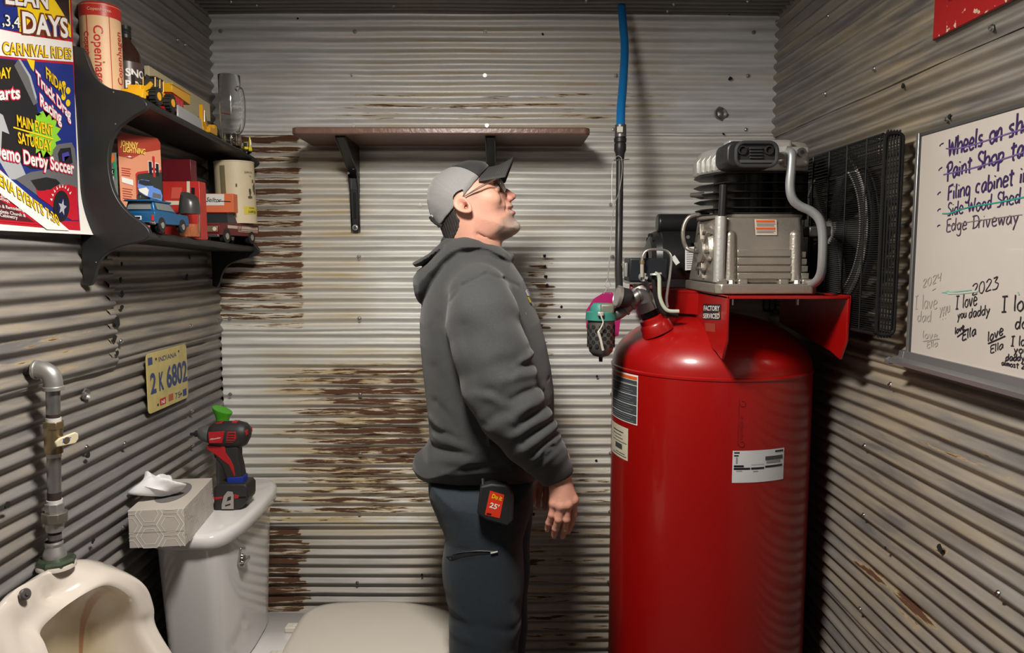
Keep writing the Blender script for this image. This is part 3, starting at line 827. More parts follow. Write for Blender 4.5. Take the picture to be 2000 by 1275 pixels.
ix0, ix1, iz0, iz1 = fp(1436, 300).x, fp(1519, 300).x, fp(1460, 325).z, fp(1460, 279).z
MB().tube(rrect(ix0, ix1 - .004, iz0, iz1, FY - .007, .017, 6), .0042, 10, closed=True).build('filter_rim', mat('black_plastic_worn', (.035, .036, .038), .4), af)
for px in (1448, 1500):
    c = fp(px, 294); MB().lathe([(.0105, 0), (.0095, -.005), (.0070, -.0055), (.0065, -.001)], (c.x, FY - .004, c.z), (0, 1, 0), 20).build('filter_hole_collar', M_BLACKP, af)
    MB().cyl((c.x, FY - .0042, c.z), (c.x, FY - .0052, c.z), .0065, n=18).build('filter_hole', M_DARKHOLE, af)
for k in range(4):
    a, b = fp(1462, 289 + k * 6), fp(1487, 292 + k * 6); MB().box2((a.x, FY - .009, b.z), (b.x, FY, a.z)).build('vent_slat', mat('black_plastic_worn', (.035, .036, .038), .4), af, bevel=.0008)
a, b = fp(1441, 313), fp(1511, 319); MB().box2((a.x, FY - .0065, b.z), (b.x, FY, a.z)).build('lower_slot', mat('slot_grey', (.06, .06, .06), .5), af, bevel=.001)

# discharge tubes
pts = [(1533, 298, 1.66), (1541, 297, 1.635), (1546, 302, 1.62), (1545, 330, 1.615), (1543, 365, 1.615), (1548, 388, 1.615), (1562, 402, 1.615), (1585, 413, 1.61), (1601, 430, 1.605), (1607, 460, 1.605), (1606, 510, 1.61), (1603, 535, 1.62), (1594, 550, 1.64), (1582, 556, 1.68)]
MB().tube(catmull([onY(a, b, c) for a, b, c in pts], 6), .0098, 14).build('discharge_tube', M_TUBE, comp)
c = onY(1532, 298, 1.65); MB().cyl(c + Vector((-.012, .02, 0)), c + Vector((.006, -.012, 0)), .015, .014, 6).build('tube_nut', M_CASTL, comp)
pts = [(1385, 419, 1.84), (1362, 419, 1.84), (1344, 426, 1.84), (1335, 445, 1.84), (1335, 468, 1.84), (1342, 485, 1.84), (1358, 491, 1.82), (1368, 490, 1.80)]
MB().tube(catmull([onY(a, b, c) for a, b, c in pts], 6), .0052, 12).build('breather_tube', M_CAST, comp)
MB().box(onY(1362, 490, 1.80), (.014, .014, .012)).build('tube_clamp', M_STEELD, comp, bevel=.002)
c = onY(1358, 381, 1.80); MB().cyl(c + Vector((-.012, 0, 0)), c + Vector((.02, 0, 0)), .005, .008, 12).build('relief_valve', M_STEELD, comp)

# motor
MY = 2.07
mz = onY(1300, 505, MY).z; mr = .082
mx0 = onY(1264, 505, MY).x
mb = MB().lathe([(.02, 0), (.055, .002), (.072, .012), (mr - .004, .028), (mr, .03), (mr, .27), (.06, .285), (.01, .286)], (mx0, MY, mz), (1, 0, 0), 40)
motor = mb.build('electric_motor', M_BLACKM, comp, angle=25)
for k in range(14):
    a = k * 2 * pi / 14
    MB().box((mx0 + .012, MY + cos(a) * .066, mz + sin(a) * .066), (.014, .008, .014), Matrix.Rotation(a, 3, 'X')).build('motor_vent', M_DARKHOLE, motor, smooth=False)
MB().cyl(onY(1283, 436, MY - .02), onY(1375, 436, MY - .02), .026, n=28).build('capacitor_cover', M_BLACKM, motor, bevel=.006, seg=3)
MB().box2((mx0 + .03, MY - .06, PZ), (mx0 + .24, MY + .06, mz - .05)).build('motor_foot', M_BLACKM, motor, bevel=.003)
mp_ = lambda px, py: onY(px, py, MY - mr - .002)
flat([(1338, 483), (1362, 481), (1362, 526), (1338, 528)], mp_, (0, 0, 0), M_STK_W, motor, 'motor_plate')
for k in range(9): flat([(1341, 488 + k * 4.3), (1359, 487.5 + k * 4.3), (1359, 489 + k * 4.3), (1341, 489.5 + k * 4.3)], mp_, (0, -.0006, 0), M_INK, motor, 'print_line')
MB().box(onY(1319, 508, 1.95), (.012, .002, .024), Matrix.Rotation(radians(-35), 3, 'Y')).build('paper_tag', M_STK_W, comp)
c = onY(1343, 463, 1.97); MB().cyl(c, c + Vector((0, -.006, 0)), .005, n=6).build('motor_bolt', M_ALU, motor)

# belt guard, flywheel
GX0, GX1, GY0, GY1 = .752, .788, 1.494, 2.16
gz1, gz0 = onX(1722, 263, GX0).z, onX(1722, 655, GX0).z
M_WIRE = mat('black_wire', (.014, .014, .014), .38, .2)
guard = bpy.data.objects.new('belt_guard', bpy.data.meshes.new('belt_guard')); guard.data = None if False else guard.data
bpy.data.objects.remove(guard)
fr = MB()
for x in (GX0, GX1):
    for z in (gz0, gz1): fr.cyl((x, GY0 + .008, z), (x, GY1, z), .0032, n=8)
    for y in (GY0, GY1): fr.cyl((x, y, gz0 + .004), (x, y, gz1 - .004), .003, n=8)
fr.tube(rrect(GX0, GX1, gz0 - .001, gz1 + .001, GY0, .012, 4), .0038, 8, closed=True)
fr.tube(rrect(GX0, GX1, gz0 - .001, gz1 + .001, GY1, .012, 4), .0038, 8, closed=True)
fr.box2((GX0 - .001, GY0 + .015, gz1 - .055), (GX0 + .001, GY0 + .019, gz1)) 
guard = fr.build('belt_guard', M_WIRE, comp)
w = MB(); nW = 74
for k in range(nW):
    z = gz0 + (gz1 - .06 - gz0) * (k + .5) / nW
    w.cyl((GX0, GY0, z), (GX0, GY1, z), .0011, n=5, caps=False)
g = w.build('side_grille', M_WIRE, guard); tag(g, kind='stuff')
w = MB()
for k in range(8): w.cyl((GX0, GY0, gz1 - .055 + k * .0075), (GX0, GY1, gz1 - .055 + k * .0075), .0016, n=5, caps=False)
for k in range(90): w.cyl((GX0, GY0 + .03 + k * .007, gz1 - .055), (GX0, GY0 + .03 + k * .007, gz1), .0013, n=5, caps=False)
for k in range(36):   # far and top wires
    z = gz0 + (gz1 - gz0) * (k + .5) / 36; w.cyl((GX1, GY0, z), (GX1, GY1, z), .0014, n=5, caps=False)
for k in range(20): w.cyl((GX0, GY0 + .02 + k * .03, gz1), (GX1, GY0 + .02 + k * .03, gz1), .0016, n=5, caps=False).cyl((GX0, GY0 + .02 + k * .03, gz0), (GX1, GY0 + .02 + k * .03, gz0), .0016, n=5, caps=False)
tag(w.build('mesh_grille', M_WIRE, guard), kind='stuff')
for k in range(7):
    y = GY0 + .07 + k * .09
    MB().cyl((GX0 - .002, y, gz0), (GX0 - .002, y, gz1), .0018, n=6).build('guard_stay', M_WIRE, guard)
for k in range(5):
    x = GX0 + (k + 1) * (GX1 - GX0) / 6
    MB().tube(catmull([(x, GY0 + .03, gz1), (x, GY0 + .008, gz1), (x, GY0, gz1 - .01), (x, GY0 - .001, (gz0 + gz1) / 2), (x, GY0, gz0 + .01), (x, GY0 + .01, gz0), (x, GY0 + .03, gz0)], 3), .0021, 6).build('front_bar', M_WIRE, guard)
for yy in (398, 525):
    z = onX(1722, yy, GX0).z; MB().cyl((GX0, GY0, z), (GX1, GY0, z), .0022, n=6).build('front_cross_bar', M_WIRE, guard)
FWC = Vector((.771, 1.745, onX(1640, 452, .77).z)); FR = .178
M_FLY = mat('flywheel_iron', (.10, .10, .098), .45, .5)
M_FLYGLINT = mat('flywheel_edge_glint', (.75, .73, .70), .4, .3)  # pale colour stands in for highlights on the rim edges and hub
fly = MB().lathe([(FR - .022, -.016), (FR - .006, -.018), (FR, -.016), (FR - .004, -.005), (FR - .004, .005), (FR, .014), (FR - .022, .014), (FR - .022, -.016)], tuple(FWC), (1, 0, 0), 64).build('flywheel', M_FLY, comp)
MB().lathe([(FR - .003, -.0165), (FR + .0005, -.0165), (FR + .0005, -.010), (FR - .003, -.0165)], tuple(FWC), (1, 0, 0), 64).build('outer_edge', M_FLYGLINT, fly)
MB().lathe([(FR - .026, -.0162), (FR - .020, -.0172), (FR - .020, -.010), (FR - .026, -.0162)], tuple(FWC), (1, 0, 0), 64).build('inner_edge', M_FLYGLINT, fly)
MB().lathe([(.001, -.024), (.02, -.024), (.03, -.018), (.032, .012), (.001, .012)], tuple(FWC), (1, 0, 0), 28).build('flywheel_hub', M_FLYGLINT, fly)
for k in range(5):
    a = k * 2 * pi / 5 + .5; da = .22
    sp_ = [FWC + Vector((-.006, cos(a + da * t) * r, sin(a + da * t) * r)) for t, r in ((0, .025), (.5, .09), (1, FR - .018))]
    q = []
    for i, c in enumerate(sp_):
        wd = (.018, .024, .034)[i]; tt = Vector((0, -sin(a + da * i / 2), cos(a + da * i / 2)))
        q.append([c - tt * wd - Vector((.004, 0, 0)), c + tt * wd - Vector((.010, 0, 0)), c + tt * wd + Vector((.004, 0, 0)), c - tt * wd + Vector((.010, 0, 0))])
    MB().loft(q).build('spoke', M_FLY, fly, bevel=.002)
MB().tube([(FWC.x, FWC.y + FR * sin(0) + cos(a) * (FR + .002), FWC.z + sin(a) * (FR + .002)) for a in np.linspace(.9, pi * 2 - .9, 30)][::-1] + [(FWC.x, 2.10, mz - .03)], .006, 8).build('drive_belt', M_BLACKM, comp) if False else None
bl = [(FWC.x, FWC.y - cos(t) * (FR + .002), FWC.z + sin(t) * (FR + .002)) for t in np.linspace(-1.4, 1.4, 26)] + [(FWC.x, 2.09, mz + .045), (FWC.x, 2.13, mz), (FWC.x, 2.09, mz - .045)]
MB().tube(bl, .0055, 8, closed=True).build('drive_belt', M_BLACKM, comp)
MB().cyl((mx0 + .26, MY, mz), (FWC.x + .012, MY, mz), .012, n=12).cyl((FWC.x - .012, MY, mz), (FWC.x + .012, MY, mz), .044, n=24).build('motor_pulley', M_FLY, comp)
MB().box2((.70, 1.72, FWC.z - .012), (FWC.x, 1.76, FWC.z + .012)).build('crankshaft', M_STEELD, comp, bevel=.004)
for y in (1.86, 2.05):
    MB().box2((GX0 - .002, y - .012, PZ - .003), (GX0 + .002, y + .012, gz0 + .3)).box2((xr - .02, y - .012, PZ), (GX0 + .002, y + .012, PZ + .005)).build('guard_bracket', M_BLACKM, guard)

# ---- tank outlet: bung, manifold, switch, gauge, elbows
b0 = onY(1277, 628, 1.84); b1 = onY(1252, 572, 1.84); ax = (b1 - b0).normalized()
def al(t): return b0 + ax * t
MB().lathe([(.042, -.03), (.040, -.006), (.037, -.001), (.0345, .001), (.0335, .012), (.031, .014), (.026, .015)], tuple(al(0)), tuple(ax), 32).build('tank_bung', M_RED, tank)
MB().cyl(al(.017), al(.034), .024, n=8).build('bung_plug', M_BLACKM, comp)
M_ZINC = mat('zinc_cast', (.50, .46, .45), .45, .5, noise=.1)
MB().lathe([(.001, .030), (.031, .032), (.030, .045), (.022, .085), (.017, .098), (.001, .098)], tuple(al(0)), tuple(ax), 28).build('manifold', M_ZINC, comp, angle=25)
MB().cyl(onY(1246, 568, 1.84), onY(1246, 549, 1.84), .013, .014, 6).build('brass_nut', M_BRASS, comp)
sw = MB().box2(onY(1229, 550, 1.815), onY(1290, 504, 1.90)).build('pressure_switch', mat('switch_black', (.012, .014, .018), .4), comp, bevel=.004, seg=3)
MB().box(onY(1247, 552, 1.845), (.06, .05, .004)).build('switch_plate', M_ALU, sw)
MB().box(onY(1222, 527, 1.84), (.008, .02, .035)).build('switch_side_plate', mat('switch_clear_cover', (.3, .3, .29), .4, .3), sw, bevel=.002)
c = onY(1256, 541, 1.812)
MB().cyl(c, c - Vector((0, .010, 0)), .0115, .010, 20).build('unloader_valve', M_CASTL, sw)
for k in range(4):
    a = k * pi / 2 + .6; q = c + Vector((cos(a) * .008, -.010, sin(a) * .008)); MB().cyl(q, q - Vector((0, .002, 0)), .0026, n=8).build('valve_hole', M_DARKHOLE, sw)
MB().tube(catmull([onY(a, b, 1.80) for a, b in [(1254, 541), (1254, 526), (1254, 512)]], 4), .0048, 10).build('valve_stem', mat('stem_tan', (.42, .39, .33), .45, .3), comp)
MB().cyl(onY(1254, 515, 1.80), onY(1254, 508, 1.80), .0062, n=8).build('stem_nut', M_BRASS, comp)
MB().tube(catmull([onY(a, b, 1.80) for a, b in [(1254, 512), (1255, 500), (1262, 490), (1275, 487), (1296, 488), (1307, 494), (1311, 506), (1309, 530), (1305, 560), (1302, 585), (1304, 600)]], 6), .0033, 10).build('unloader_tube', M_ALU, comp)
# conduit collar and braided green white tube
c = onY(1281, 533, 1.80); MB().lathe([(.008, 0), (.014, 0), (.015, .004), (.008, .005)], tuple(c), (0.1, 0, -1), 20).build('conduit_collar', M_CASTL, comp)
MB().tube(catmull([onY(a, b, 1.79) for a, b in [(1279, 533), (1287, 540), (1288, 560), (1289, 580), (1296, 598), (1306, 607), (1326, 608)]], 6), [.0048] * 37, 10).build('pale_conduit', mat('pale_green_sleeve', (.47, .53, .42), .5), comp)
MB().tube(catmull([onY(a, b, 1.81) for a, b in [(1276, 545), (1279, 570), (1285, 595), (1297, 612), (1324, 617)]], 6), .0050, 10).build('black_conduit', M_BLACKM, comp)
MB().tube(catmull([onY(a, b, 1.80) for a, b in [(1262, 549), (1266, 565), (1264, 580)]], 4), .0045, 8).build('switch_lead', M_BLACKM, comp)
# outlet elbows to the filter
EY = 1.79
path = [(1262, 590), (1258, 580), (1250, 576), (1241, 582), (1230, 594), (1218, 604), (1206, 612), (1192, 616)]
MB().tube(catmull([onY(a, b, EY) for a, b in path], 6), .0155, 18).build('iron_elbow_pipe', M_STEELD, comp)
for (a, b, a2, b2) in [(1234, 590, 1229, 594), (1222, 601, 1218, 604), (1252, 575.5, 1247, 577.5)]:
    MB().cyl(onY(a, b, EY), onY(a2, b2, EY), .0185, n=24).build('elbow_band', M_STEELD, comp, bevel=.001)
c = onY(1214, 580, 1.77); gax = Vector((-1, -.16, .22)).normalized()
MB().lathe([(.001, -.022), (.020, -.021), (.0235, -.016), (.0235, .004)], tuple(c), tuple(gax), 32).build('gauge_body', M_BLACKP, comp)
gg = MB().lathe([(.0235, .003), (.026, .004), (.0262, .012), (.0235, .0135), (.0225, .012), (.001, .0115)], tuple(c), tuple(gax), 32).build('pressure_gauge', mat('gauge_steel', (.5, .48, .44), .35, .8), comp)
MB().cyl(c + gax * .0116, c + gax * .0120, .0215, n=28).build('gauge_dial', mat('gauge_face', (.34, .32, .29), .35, .3), gg)
MB().cyl(c - gax * .02, onY(1232, 583, EY), .008, n=10).build('gauge_stem', M_BRASS, comp)
MB().cyl(onY(1200, 616, EY), onY(1180, 617, EY), .015, .013, 6).build('brass_fitting', M_BRASS, comp)
# water-trap filter
flt = onY(1174, 640, 1.79); fz = lambda py: onY(1174, py, 1.79).z
M_TEAL = mat('teal_metal', (.035, .21, .165), .5, noise=.15, nscale=30)
trap = MB().lathe([(.001, fz(591) - flt.z), (.020, fz(592) - flt.z), (.026, fz(599) - flt.z), (.027, fz(607) - flt.z), (.037, fz(609) - flt.z), (.038, fz(624) - flt.z), (.033, fz(626) - flt.z), (.001, fz(626) - flt.z)], tuple(flt), (0, 0, 1), 32).build('water_trap', M_TEAL, comp)
MB().box(onY(1185, 603, 1.775), (.034, .03, .026)).build('trap_port_block', mat('greenish_iron', (.17, .18, .14), .55, .4, noise=.3), trap, bevel=.006, seg=3)
hz = [(.0325, fz(625) - flt.z), (.0330, fz(660) - flt.z), (.0325, fz(672) - flt.z), (.028, fz(686) - flt.z), (.019, fz(694) - flt.z), (.006, fz(697) - flt.z), (.001, fz(697) - flt.z)]
bowl = MB().lathe(hz, tuple(flt), (0, 0, 1), 40).build('bowl_guard', mat('bowl_guard_steel', (.20, .19, .175), .4, .7, noise=.1), trap)
for j in range(6):
    z = fz(637 + j * 7.2)
    for i in range(11):
        a = 2 * pi * (i + .5 * (j % 2)) / 11; d = Vector((cos(a), sin(a), 0)); q = Vector((flt.x, flt.y, z)) + d * .0328
        MB().cyl(q - d * .001, q + d * .0006, .0052, n=12).build('guard_hole', M_DARKHOLE, trap)
MB().cyl((flt.x, flt.y, fz(696)), (flt.x, flt.y, fz(706)), .005, .0045, 10).build('drain_nipple', M_BLACKP, trap)
MB().tube(catmull([onY(a, b, 1.745) for a, b in [(1172, 610), (1175, 620), (1178, 630), (1172, 643), (1169, 648), (1173, 662), (1177, 680), (1178, 684)]], 4), [.0018] * 16 + [.0032] * 13, 8).build('release_lever', mat('lever_cream', (.55, .52, .44), .4), trap)
MB().box(onY(1173, 613, 1.75), (.014, .012, .010)).build('lever_pivot', M_CASTL, trap, bevel=.002)

# ================================================================= hose, standing pipe, tag
HY = 2.02
hose = MB().tube(catmull([onY(1214, 12, 2.235), onY(1217, 50, 2.20), onY(1220, 95, 2.17), onY(1217, 160, 2.10), onY(1213, 210, 2.05), onY(1212, 250, HY)], 8), .0118, 20).build('air_hose', mat('blue_hose', (.008, .155, .42), .35), None)
tag(hose, 'blue air hose dropping from the ceiling to a black coupler right of the shelf', 'hose')
pipe = thing('air_pipe', tuple(onY(1210, 560, HY)), 'black upright air pipe with a yellow-green band, joined below the blue hose', 'pipe')
MB().tube([onY(1211, 300, HY), onY(1209.5, 420, HY), onY(1208, 520, 1.98), onY(1210, 582, 1.90)], .0098, 18).build('pipe_shaft', mat('black_pipe', (.035, .034, .034), .4, .3), pipe)
MB().cyl(onY(1208.2, 514, 1.984), onY(1208.1, 540, 1.972), .0104, n=20, caps=False).build('yellow_band', mat('band_yellow', (.40, .38, .03), .5), pipe)
MB().cyl(onY(1212, 246, HY), onY(1212, 262, HY), .0115, n=6).build('hex_nut', M_CASTL, pipe)
MB().cyl(onY(1212, 244, HY - .0), onY(1212, 268, HY), .0150, .0155, 16).build('coupler_socket', M_STEELD, pipe)
MB().box(onY(1211, 253, HY - .018), (.016, .006, .016)).build('coupler_clip', mat('clip_cream', (.62, .60, .52), .4), pipe, bevel=.002)
MB().lathe([(.010, 0), (.0165, -.004), (.0165, -.014), (.0145, -.016), (.0160, -.020), (.0160, -.036), (.012, -.046), (.011, -.062)], tuple(onY(1211.5, 267, HY)), (0, 0, 1), 24).build('coupler_sleeve', M_BLACKP, pipe, angle=25)
MB().cyl(onY(1198, 313, HY - .01), onY(1229, 311, HY - .01), .0016, n=6).build('wire_pin', M_ALU, pipe)
M_STR = mat('white_wire', (.55, .54, .52), .35, .6)
st = MB().tube(catmull([onY(a, b, c) for a, b, c in [(1207, 304, 2.0), (1214, 310, 1.995), (1215, 335, 1.99), (1209, 375, 1.985), (1200, 400, 1.97), (1195, 440, 1.97), (1191, 500, 1.95), (1188, 530, 1.92), (1187, 545, 1.90)]], 6), .0011, 6)
st.tube(catmull([onY(a, b, c) for a, b, c in [(1207, 304, 2.005), (1197, 315, 2.0), (1195, 345, 1.99), (1195, 395, 1.985), (1197, 405, 1.97)]], 6), .0009, 6)
st.tube([onY(a, b, 1.90) for a, b in [(1187, 545), (1193, 557), (1187, 565), (1181, 557), (1187, 545)]], .0009, 6)
st.tube([onY(a, b, 1.90) for a, b in [(1187, 560), (1179, 574), (1193, 574), (1187, 560)]], .0009, 6)
st = st.build('hanging_wire', M_STR, None); tag(st, 'thin twisted wire looped over the black air pipe, holding the pink tag', 'wire')
mb = MB(); rr_ = [onY(a, b, 1.90) for a, b in [(1180, 571), (1196, 571), (1209, 588), (1212, 625), (1208, 655), (1190, 662), (1156, 656), (1145, 640), (1145, 606), (1160, 583)]]
mb.prism3(rr_, (0, .002, 0)); tg = mb.build('pink_tag', mat('pink_plastic', (.36, .008, .11), .5), None)
tag(tg, 'magenta eight-sided tag hanging behind the teal water trap', 'tag')
# ================================================================= TOILET, URINAL
M_PORC = mat('porcelain', (0.68, 0.655, 0.645), 0.14, 0.0, 0.5, coat=0.4)
M_PORCW = mat('old_porcelain', (0.70, 0.63, 0.555), 0.16, 0.0, 0.5, coat=0.4)
M_SEAT = mat('seat_plastic', (0.66, 0.61, 0.535), 0.3, noise=0.03, nscale=3)
M_CHROME = mat('chrome', (.65, .65, .65), .12, 1.0)


def srect(cx, cy, hx, hy, z, e=4.0, n=48, bow=0.0):
    """superellipse ring; bow pushes the +x side outwards"""
    out = []
    for i in range(n):
        a = 2 * pi * i / n; c, s = cos(a), sin(a)
        x = abs(c) ** (2 / e) * (1 if c > 0 else -1) * hx; y = abs(s) ** (2 / e) * (1 if s > 0 else -1) * hy
        if bow and x > 0: x += bow * (1 - (y / hy) ** 2)
        out.append(Vector((cx + x, cy + y, z)))
    return out


toilet = thing('toilet', (-0.55, 1.94, 0), 'white porcelain toilet with its tank against the left wall and closed lid', 'toilet')
LZ = 0.792
ly0, ly1 = 1.705, 2.165; lyc = (ly0 + ly1) / 2; lh = (ly1 - ly0) / 2
lcx = -0.765
mb = MB().loft([srect(lcx, lyc, .088, lh - .010, LZ - .040, 5, bow=.016), srect(lcx, lyc, .096, lh, LZ - .034, 5, bow=.018), srect(lcx, lyc, .097, lh + .001, LZ - .018, 5, bow=.018),
                srect(lcx, lyc, .096, lh, LZ - .009, 5, bow=.018), srect(lcx, lyc, .092, lh - .005, LZ - .003, 5, bow=.017), srect(lcx, lyc, .084, lh - .013, LZ, 5, bow=.015)])
mb.build('tank_lid', M_PORC, toilet, angle=60)
mb = MB()
rg = []
for k, z in enumerate(np.linspace(LZ - .036, 0.395, 9)):
    t = k / 8
    rg.append(srect(lcx - .004, lyc, .084 - .010 * t, lh - .016 - .030 * t, z, 6, bow=.012))
rg.append(srect(lcx - .004, lyc, .06, lh - .06, 0.385, 5)); mb.loft(rg)
tk = mb.build('tank', M_PORC, toilet, angle=60)
# flush lever on the front face
c = onX(474, 1087, -0.672)
lv = MB().prism([(-.022, -.014), (.022, -.018), (.024, .018), (-.006, .026)], c + Vector((-.012, 0, 0)), (0, 1, 0), (0, 0, 1), (1, 0, 0), .012).build('flush_lever', M_CHROME, toilet, bevel=.002)
MB().box(c + Vector((.004, .002, -.012)), (.012, .050, .011)).build('lever_grip', M_CHROME, lv, bevel=.002)
MB().cyl(c + Vector((-.02, 0, .002)), c + Vector((.002, 0, .002)), .007, n=16).build('lever_boss', M_CHROME, lv)
# bowl
BC = 1.955
def egg(x0, x1, hw, z, n=48, e=2.3, c=BC):
    out = []; cx_ = x0 + (x1 - x0) * .52
    for i in range(n):
        a = 2 * pi * i / n; ca, sa = cos(a), sin(a)
        x = (x1 - cx_) * ca if ca > 0 else (cx_ - x0) * -(abs(ca) ** (2 / 5.0))
        y = hw * (abs(sa) ** (2 / e if ca > 0 else 2 / 4.0)) * (1 if sa > 0 else -1)
        out.append(Vector((cx_ + x, c + y, z)))
    return out
RZ = 0.388
mb = MB().loft([egg(-.60, -.36, .10, 0.0), egg(-.62, -.36, .10, .03), egg(-.64, -.36, .095, .12), egg(-.68, -.30, .11, .20), egg(-.78, -.22, .165, .31), egg(-.86, -.175, .188, RZ - .03), egg(-.865, -.168, .192, RZ - .008), egg(-.858, -.175, .188, RZ)])
mb.build('bowl', M_PORC, toilet, angle=60)
# seat and lid
x0s = -.585; x1s = -.112
mb = MB().loft([egg(x0s, x1s - .004, .180, RZ + .001), egg(x0s, x1s, .184, RZ + .006), egg(x0s, x1s, .184, RZ + .016), egg(x0s, x1s - .003, .181, RZ + .019)])
mb.build('seat', M_SEAT, toilet, angle=50)
def lidring(x0, x1, hw, z, dome=0):
    out = []
    for i in range(56):
        a = 2 * pi * i / 56; ca, sa = cos(a), sin(a); cx_ = -.40
        x = (x1 - cx_) * ca if ca > 0 else -(cx_ - x0) * (abs(ca) ** (2 / 7.0))
        y = hw * (abs(sa) ** (2 / 2.4 if ca > 0 else 2 / 5.0)) * (1 if sa > 0 else -1)
        if ca <= 0: y *= 1 - .16 * ((cx_ - (cx_ + x)) / (cx_ - x0)) ** 2
        out.append(Vector((cx_ + x, BC + y, z)))
    return out
lt = RZ + .036
mb = MB().loft([lidring(x0s, x1s - .003, .182, RZ + .020), lidring(x0s - .003, x1s, .186, RZ + .024), lidring(x0s - .003, x1s, .186, lt - .006), lidring(x0s, x1s - .004, .182, lt - .001), lidring(x0s + .014, x1s - .02, .166, lt + .002), lidring(x0s + .07, x1s - .10, .10, lt + .006), lidring(x0s + .12, x1s - .20, .02, lt + .007)])
mb.build('lid', M_SEAT, toilet, angle=60)
for dy in (-.075, .075):
    c = Vector((-.612, BC + dy, RZ))
    MB().box(c + Vector((.0, 0, .008)), (.030, .030, .016)).box(c + Vector((.018, 0, .014)), (.03, .016, .012)).build('lid_hinge', M_SEAT, toilet, bevel=.003)

# ---- urinal: lofted rings through measured contour points
UYC = 1.363
urinal = thing('urinal', (XL + .02, UYC, .30), 'old white porcelain wall urinal with a rust-stained basin, in the lower left corner', 'urinal')
# each column: wall outline (y,z), outer crest (px,py,y), inner edge (px,py,y); lower columns given in 3-D
def W(y, z): return Vector((XL + .010, y, z))
wall_o = [W(1.30, .872), W(1.415, .868), W(1.475, .845), W(1.545, .80), W(1.565, .74), W(1.56, .64), W(1.545, .50), W(1.50, .38), W(1.40, .33), W(1.31, .33), W(1.21, .38), W(1.15, .50), W(1.115, .64), W(1.105, .76), W(1.145, .825), W(1.20, .850)]
outer = [onY(105, 1112, 1.335), onY(158, 1106, 1.40), onY(215, 1107, 1.455), onY(284, 1138, 1.50), onY(304, 1185, 1.515), onY(312, 1230, 1.515), Vector((-.66, 1.515, .52)), Vector((-.60, 1.47, .43)), Vector((-.575, 1.40, .40)), Vector((-.575, 1.31, .40)), Vector((-.60, 1.22, .43)), Vector((-.67, 1.165, .52)), Vector((-.755, 1.15, .66)), onY(4, 1235, 1.17), onY(20, 1150, 1.205), onY(60, 1125, 1.27)]
crest = [onY(95, 1165, 1.325), onY(180, 1130, 1.385), onY(225, 1120, 1.44), onY(270, 1146, 1.483), onY(290, 1190, 1.50), onY(298, 1235, 1.50), Vector((-.648, 1.495, .52)), Vector((-.592, 1.455, .445)), Vector((-.570, 1.39, .418)), Vector((-.570, 1.32, .418)), Vector((-.592, 1.24, .445)), Vector((-.655, 1.19, .52)), Vector((-.735, 1.18, .66)), onY(40, 1250, 1.20), onY(60, 1205, 1.235), onY(78, 1180, 1.275)]
inner = [onY(148, 1175, 1.335), onY(188, 1151, 1.375), onY(222, 1146, 1.415), onY(256, 1168, 1.455), onY(270, 1200, 1.472), onY(276, 1240, 1.475), Vector((-.665, 1.462, .535)), Vector((-.615, 1.43, .47)), Vector((-.592, 1.38, .445)), Vector((-.592, 1.33, .445)), Vector((-.615, 1.27, .47)), Vector((-.675, 1.225, .535)), Vector((-.745, 1.215, .66)), onY(100, 1268, 1.222), onY(83, 1236, 1.235), onY(112, 1203, 1.285)]
def mixr(A, B, t, out=0.0): return [a.lerp(b, t) + Vector((out, 0, 0)) for a, b in zip(A, B)]
def smooth_ring(r, k=4): return catmull(r, k, closed=True)
cen = Vector((XL + .035, 1.36, .62))
inn2 = [Vector((p.x * .45 + (XL + .05) * .55, (p.y - 1.355) * 1.0 + 1.355, (p.z - .62) * 1.0 + .62)) for p in inner]
inn3 = [Vector((XL + .035, (p.y - 1.355) * .80 + 1.355, (p.z - .62) * .82 + .61)) for p in inner]
inn4 = [Vector((XL + .028, (p.y - 1.355) * .35 + 1.355, (p.z - .62) * .35 + .60)) for p in inner]
lip = [p.lerp(q, .35) + Vector((-.010, 0, 0)) for p, q in zip(inner, inn2)]
R_ = [wall_o, mixr(wall_o, outer, .55, .004), outer, mixr(outer, crest, .6, .004), crest, mixr(crest, inner, .5, .003), inner, lip, inn2, inn3, inn4]
mb = MB().loft([smooth_ring(r) for r in R_], True, True)
ur = mb.build('urinal_body', M_PORCW, urinal, angle=80)
ur.modifiers.new('sub', 'SUBSURF').levels = 1; ur.modifiers['sub'].render_levels = 1
# collar pad, spud flange, bolt, rust runs
fl = Vector((-.853, UYC, .869))
M_PATINA = mat('green_patina', (.085, .115, .075), .45, .6, noise=.35, nscale=40)
MB().lathe([(.001, .0), (.033, .0), (.034, -.003), (.034, -.008)], (fl.x + .002, fl.y, fl.z + .004), (0, 0, 1), 28).build('spud_pad', M_PORCW, urinal)
MB().lathe([(.034, -.002), (.0345, .004), (.031, .009), (.020, .012), (.001, .012)], (fl.x + .002, fl.y, fl.z + .004), (0, 0, 1), 8).build('spud_flange', M_PATINA, urinal, smooth=False)
c = onY(50, 1160, 1.222)
nb = Vector((1, -.35, .35)).normalized()
MB().lathe([(.001, .003), (.008, .0025), (.010, .0005), (.0095, -.004)], tuple(c), tuple(nb), 20).build('bolt_cap', M_STEELD, urinal)
MB().cyl(c + nb * .002, c + nb * .005, .0034, n=6).build('bolt_stub', M_STEELD, urinal)

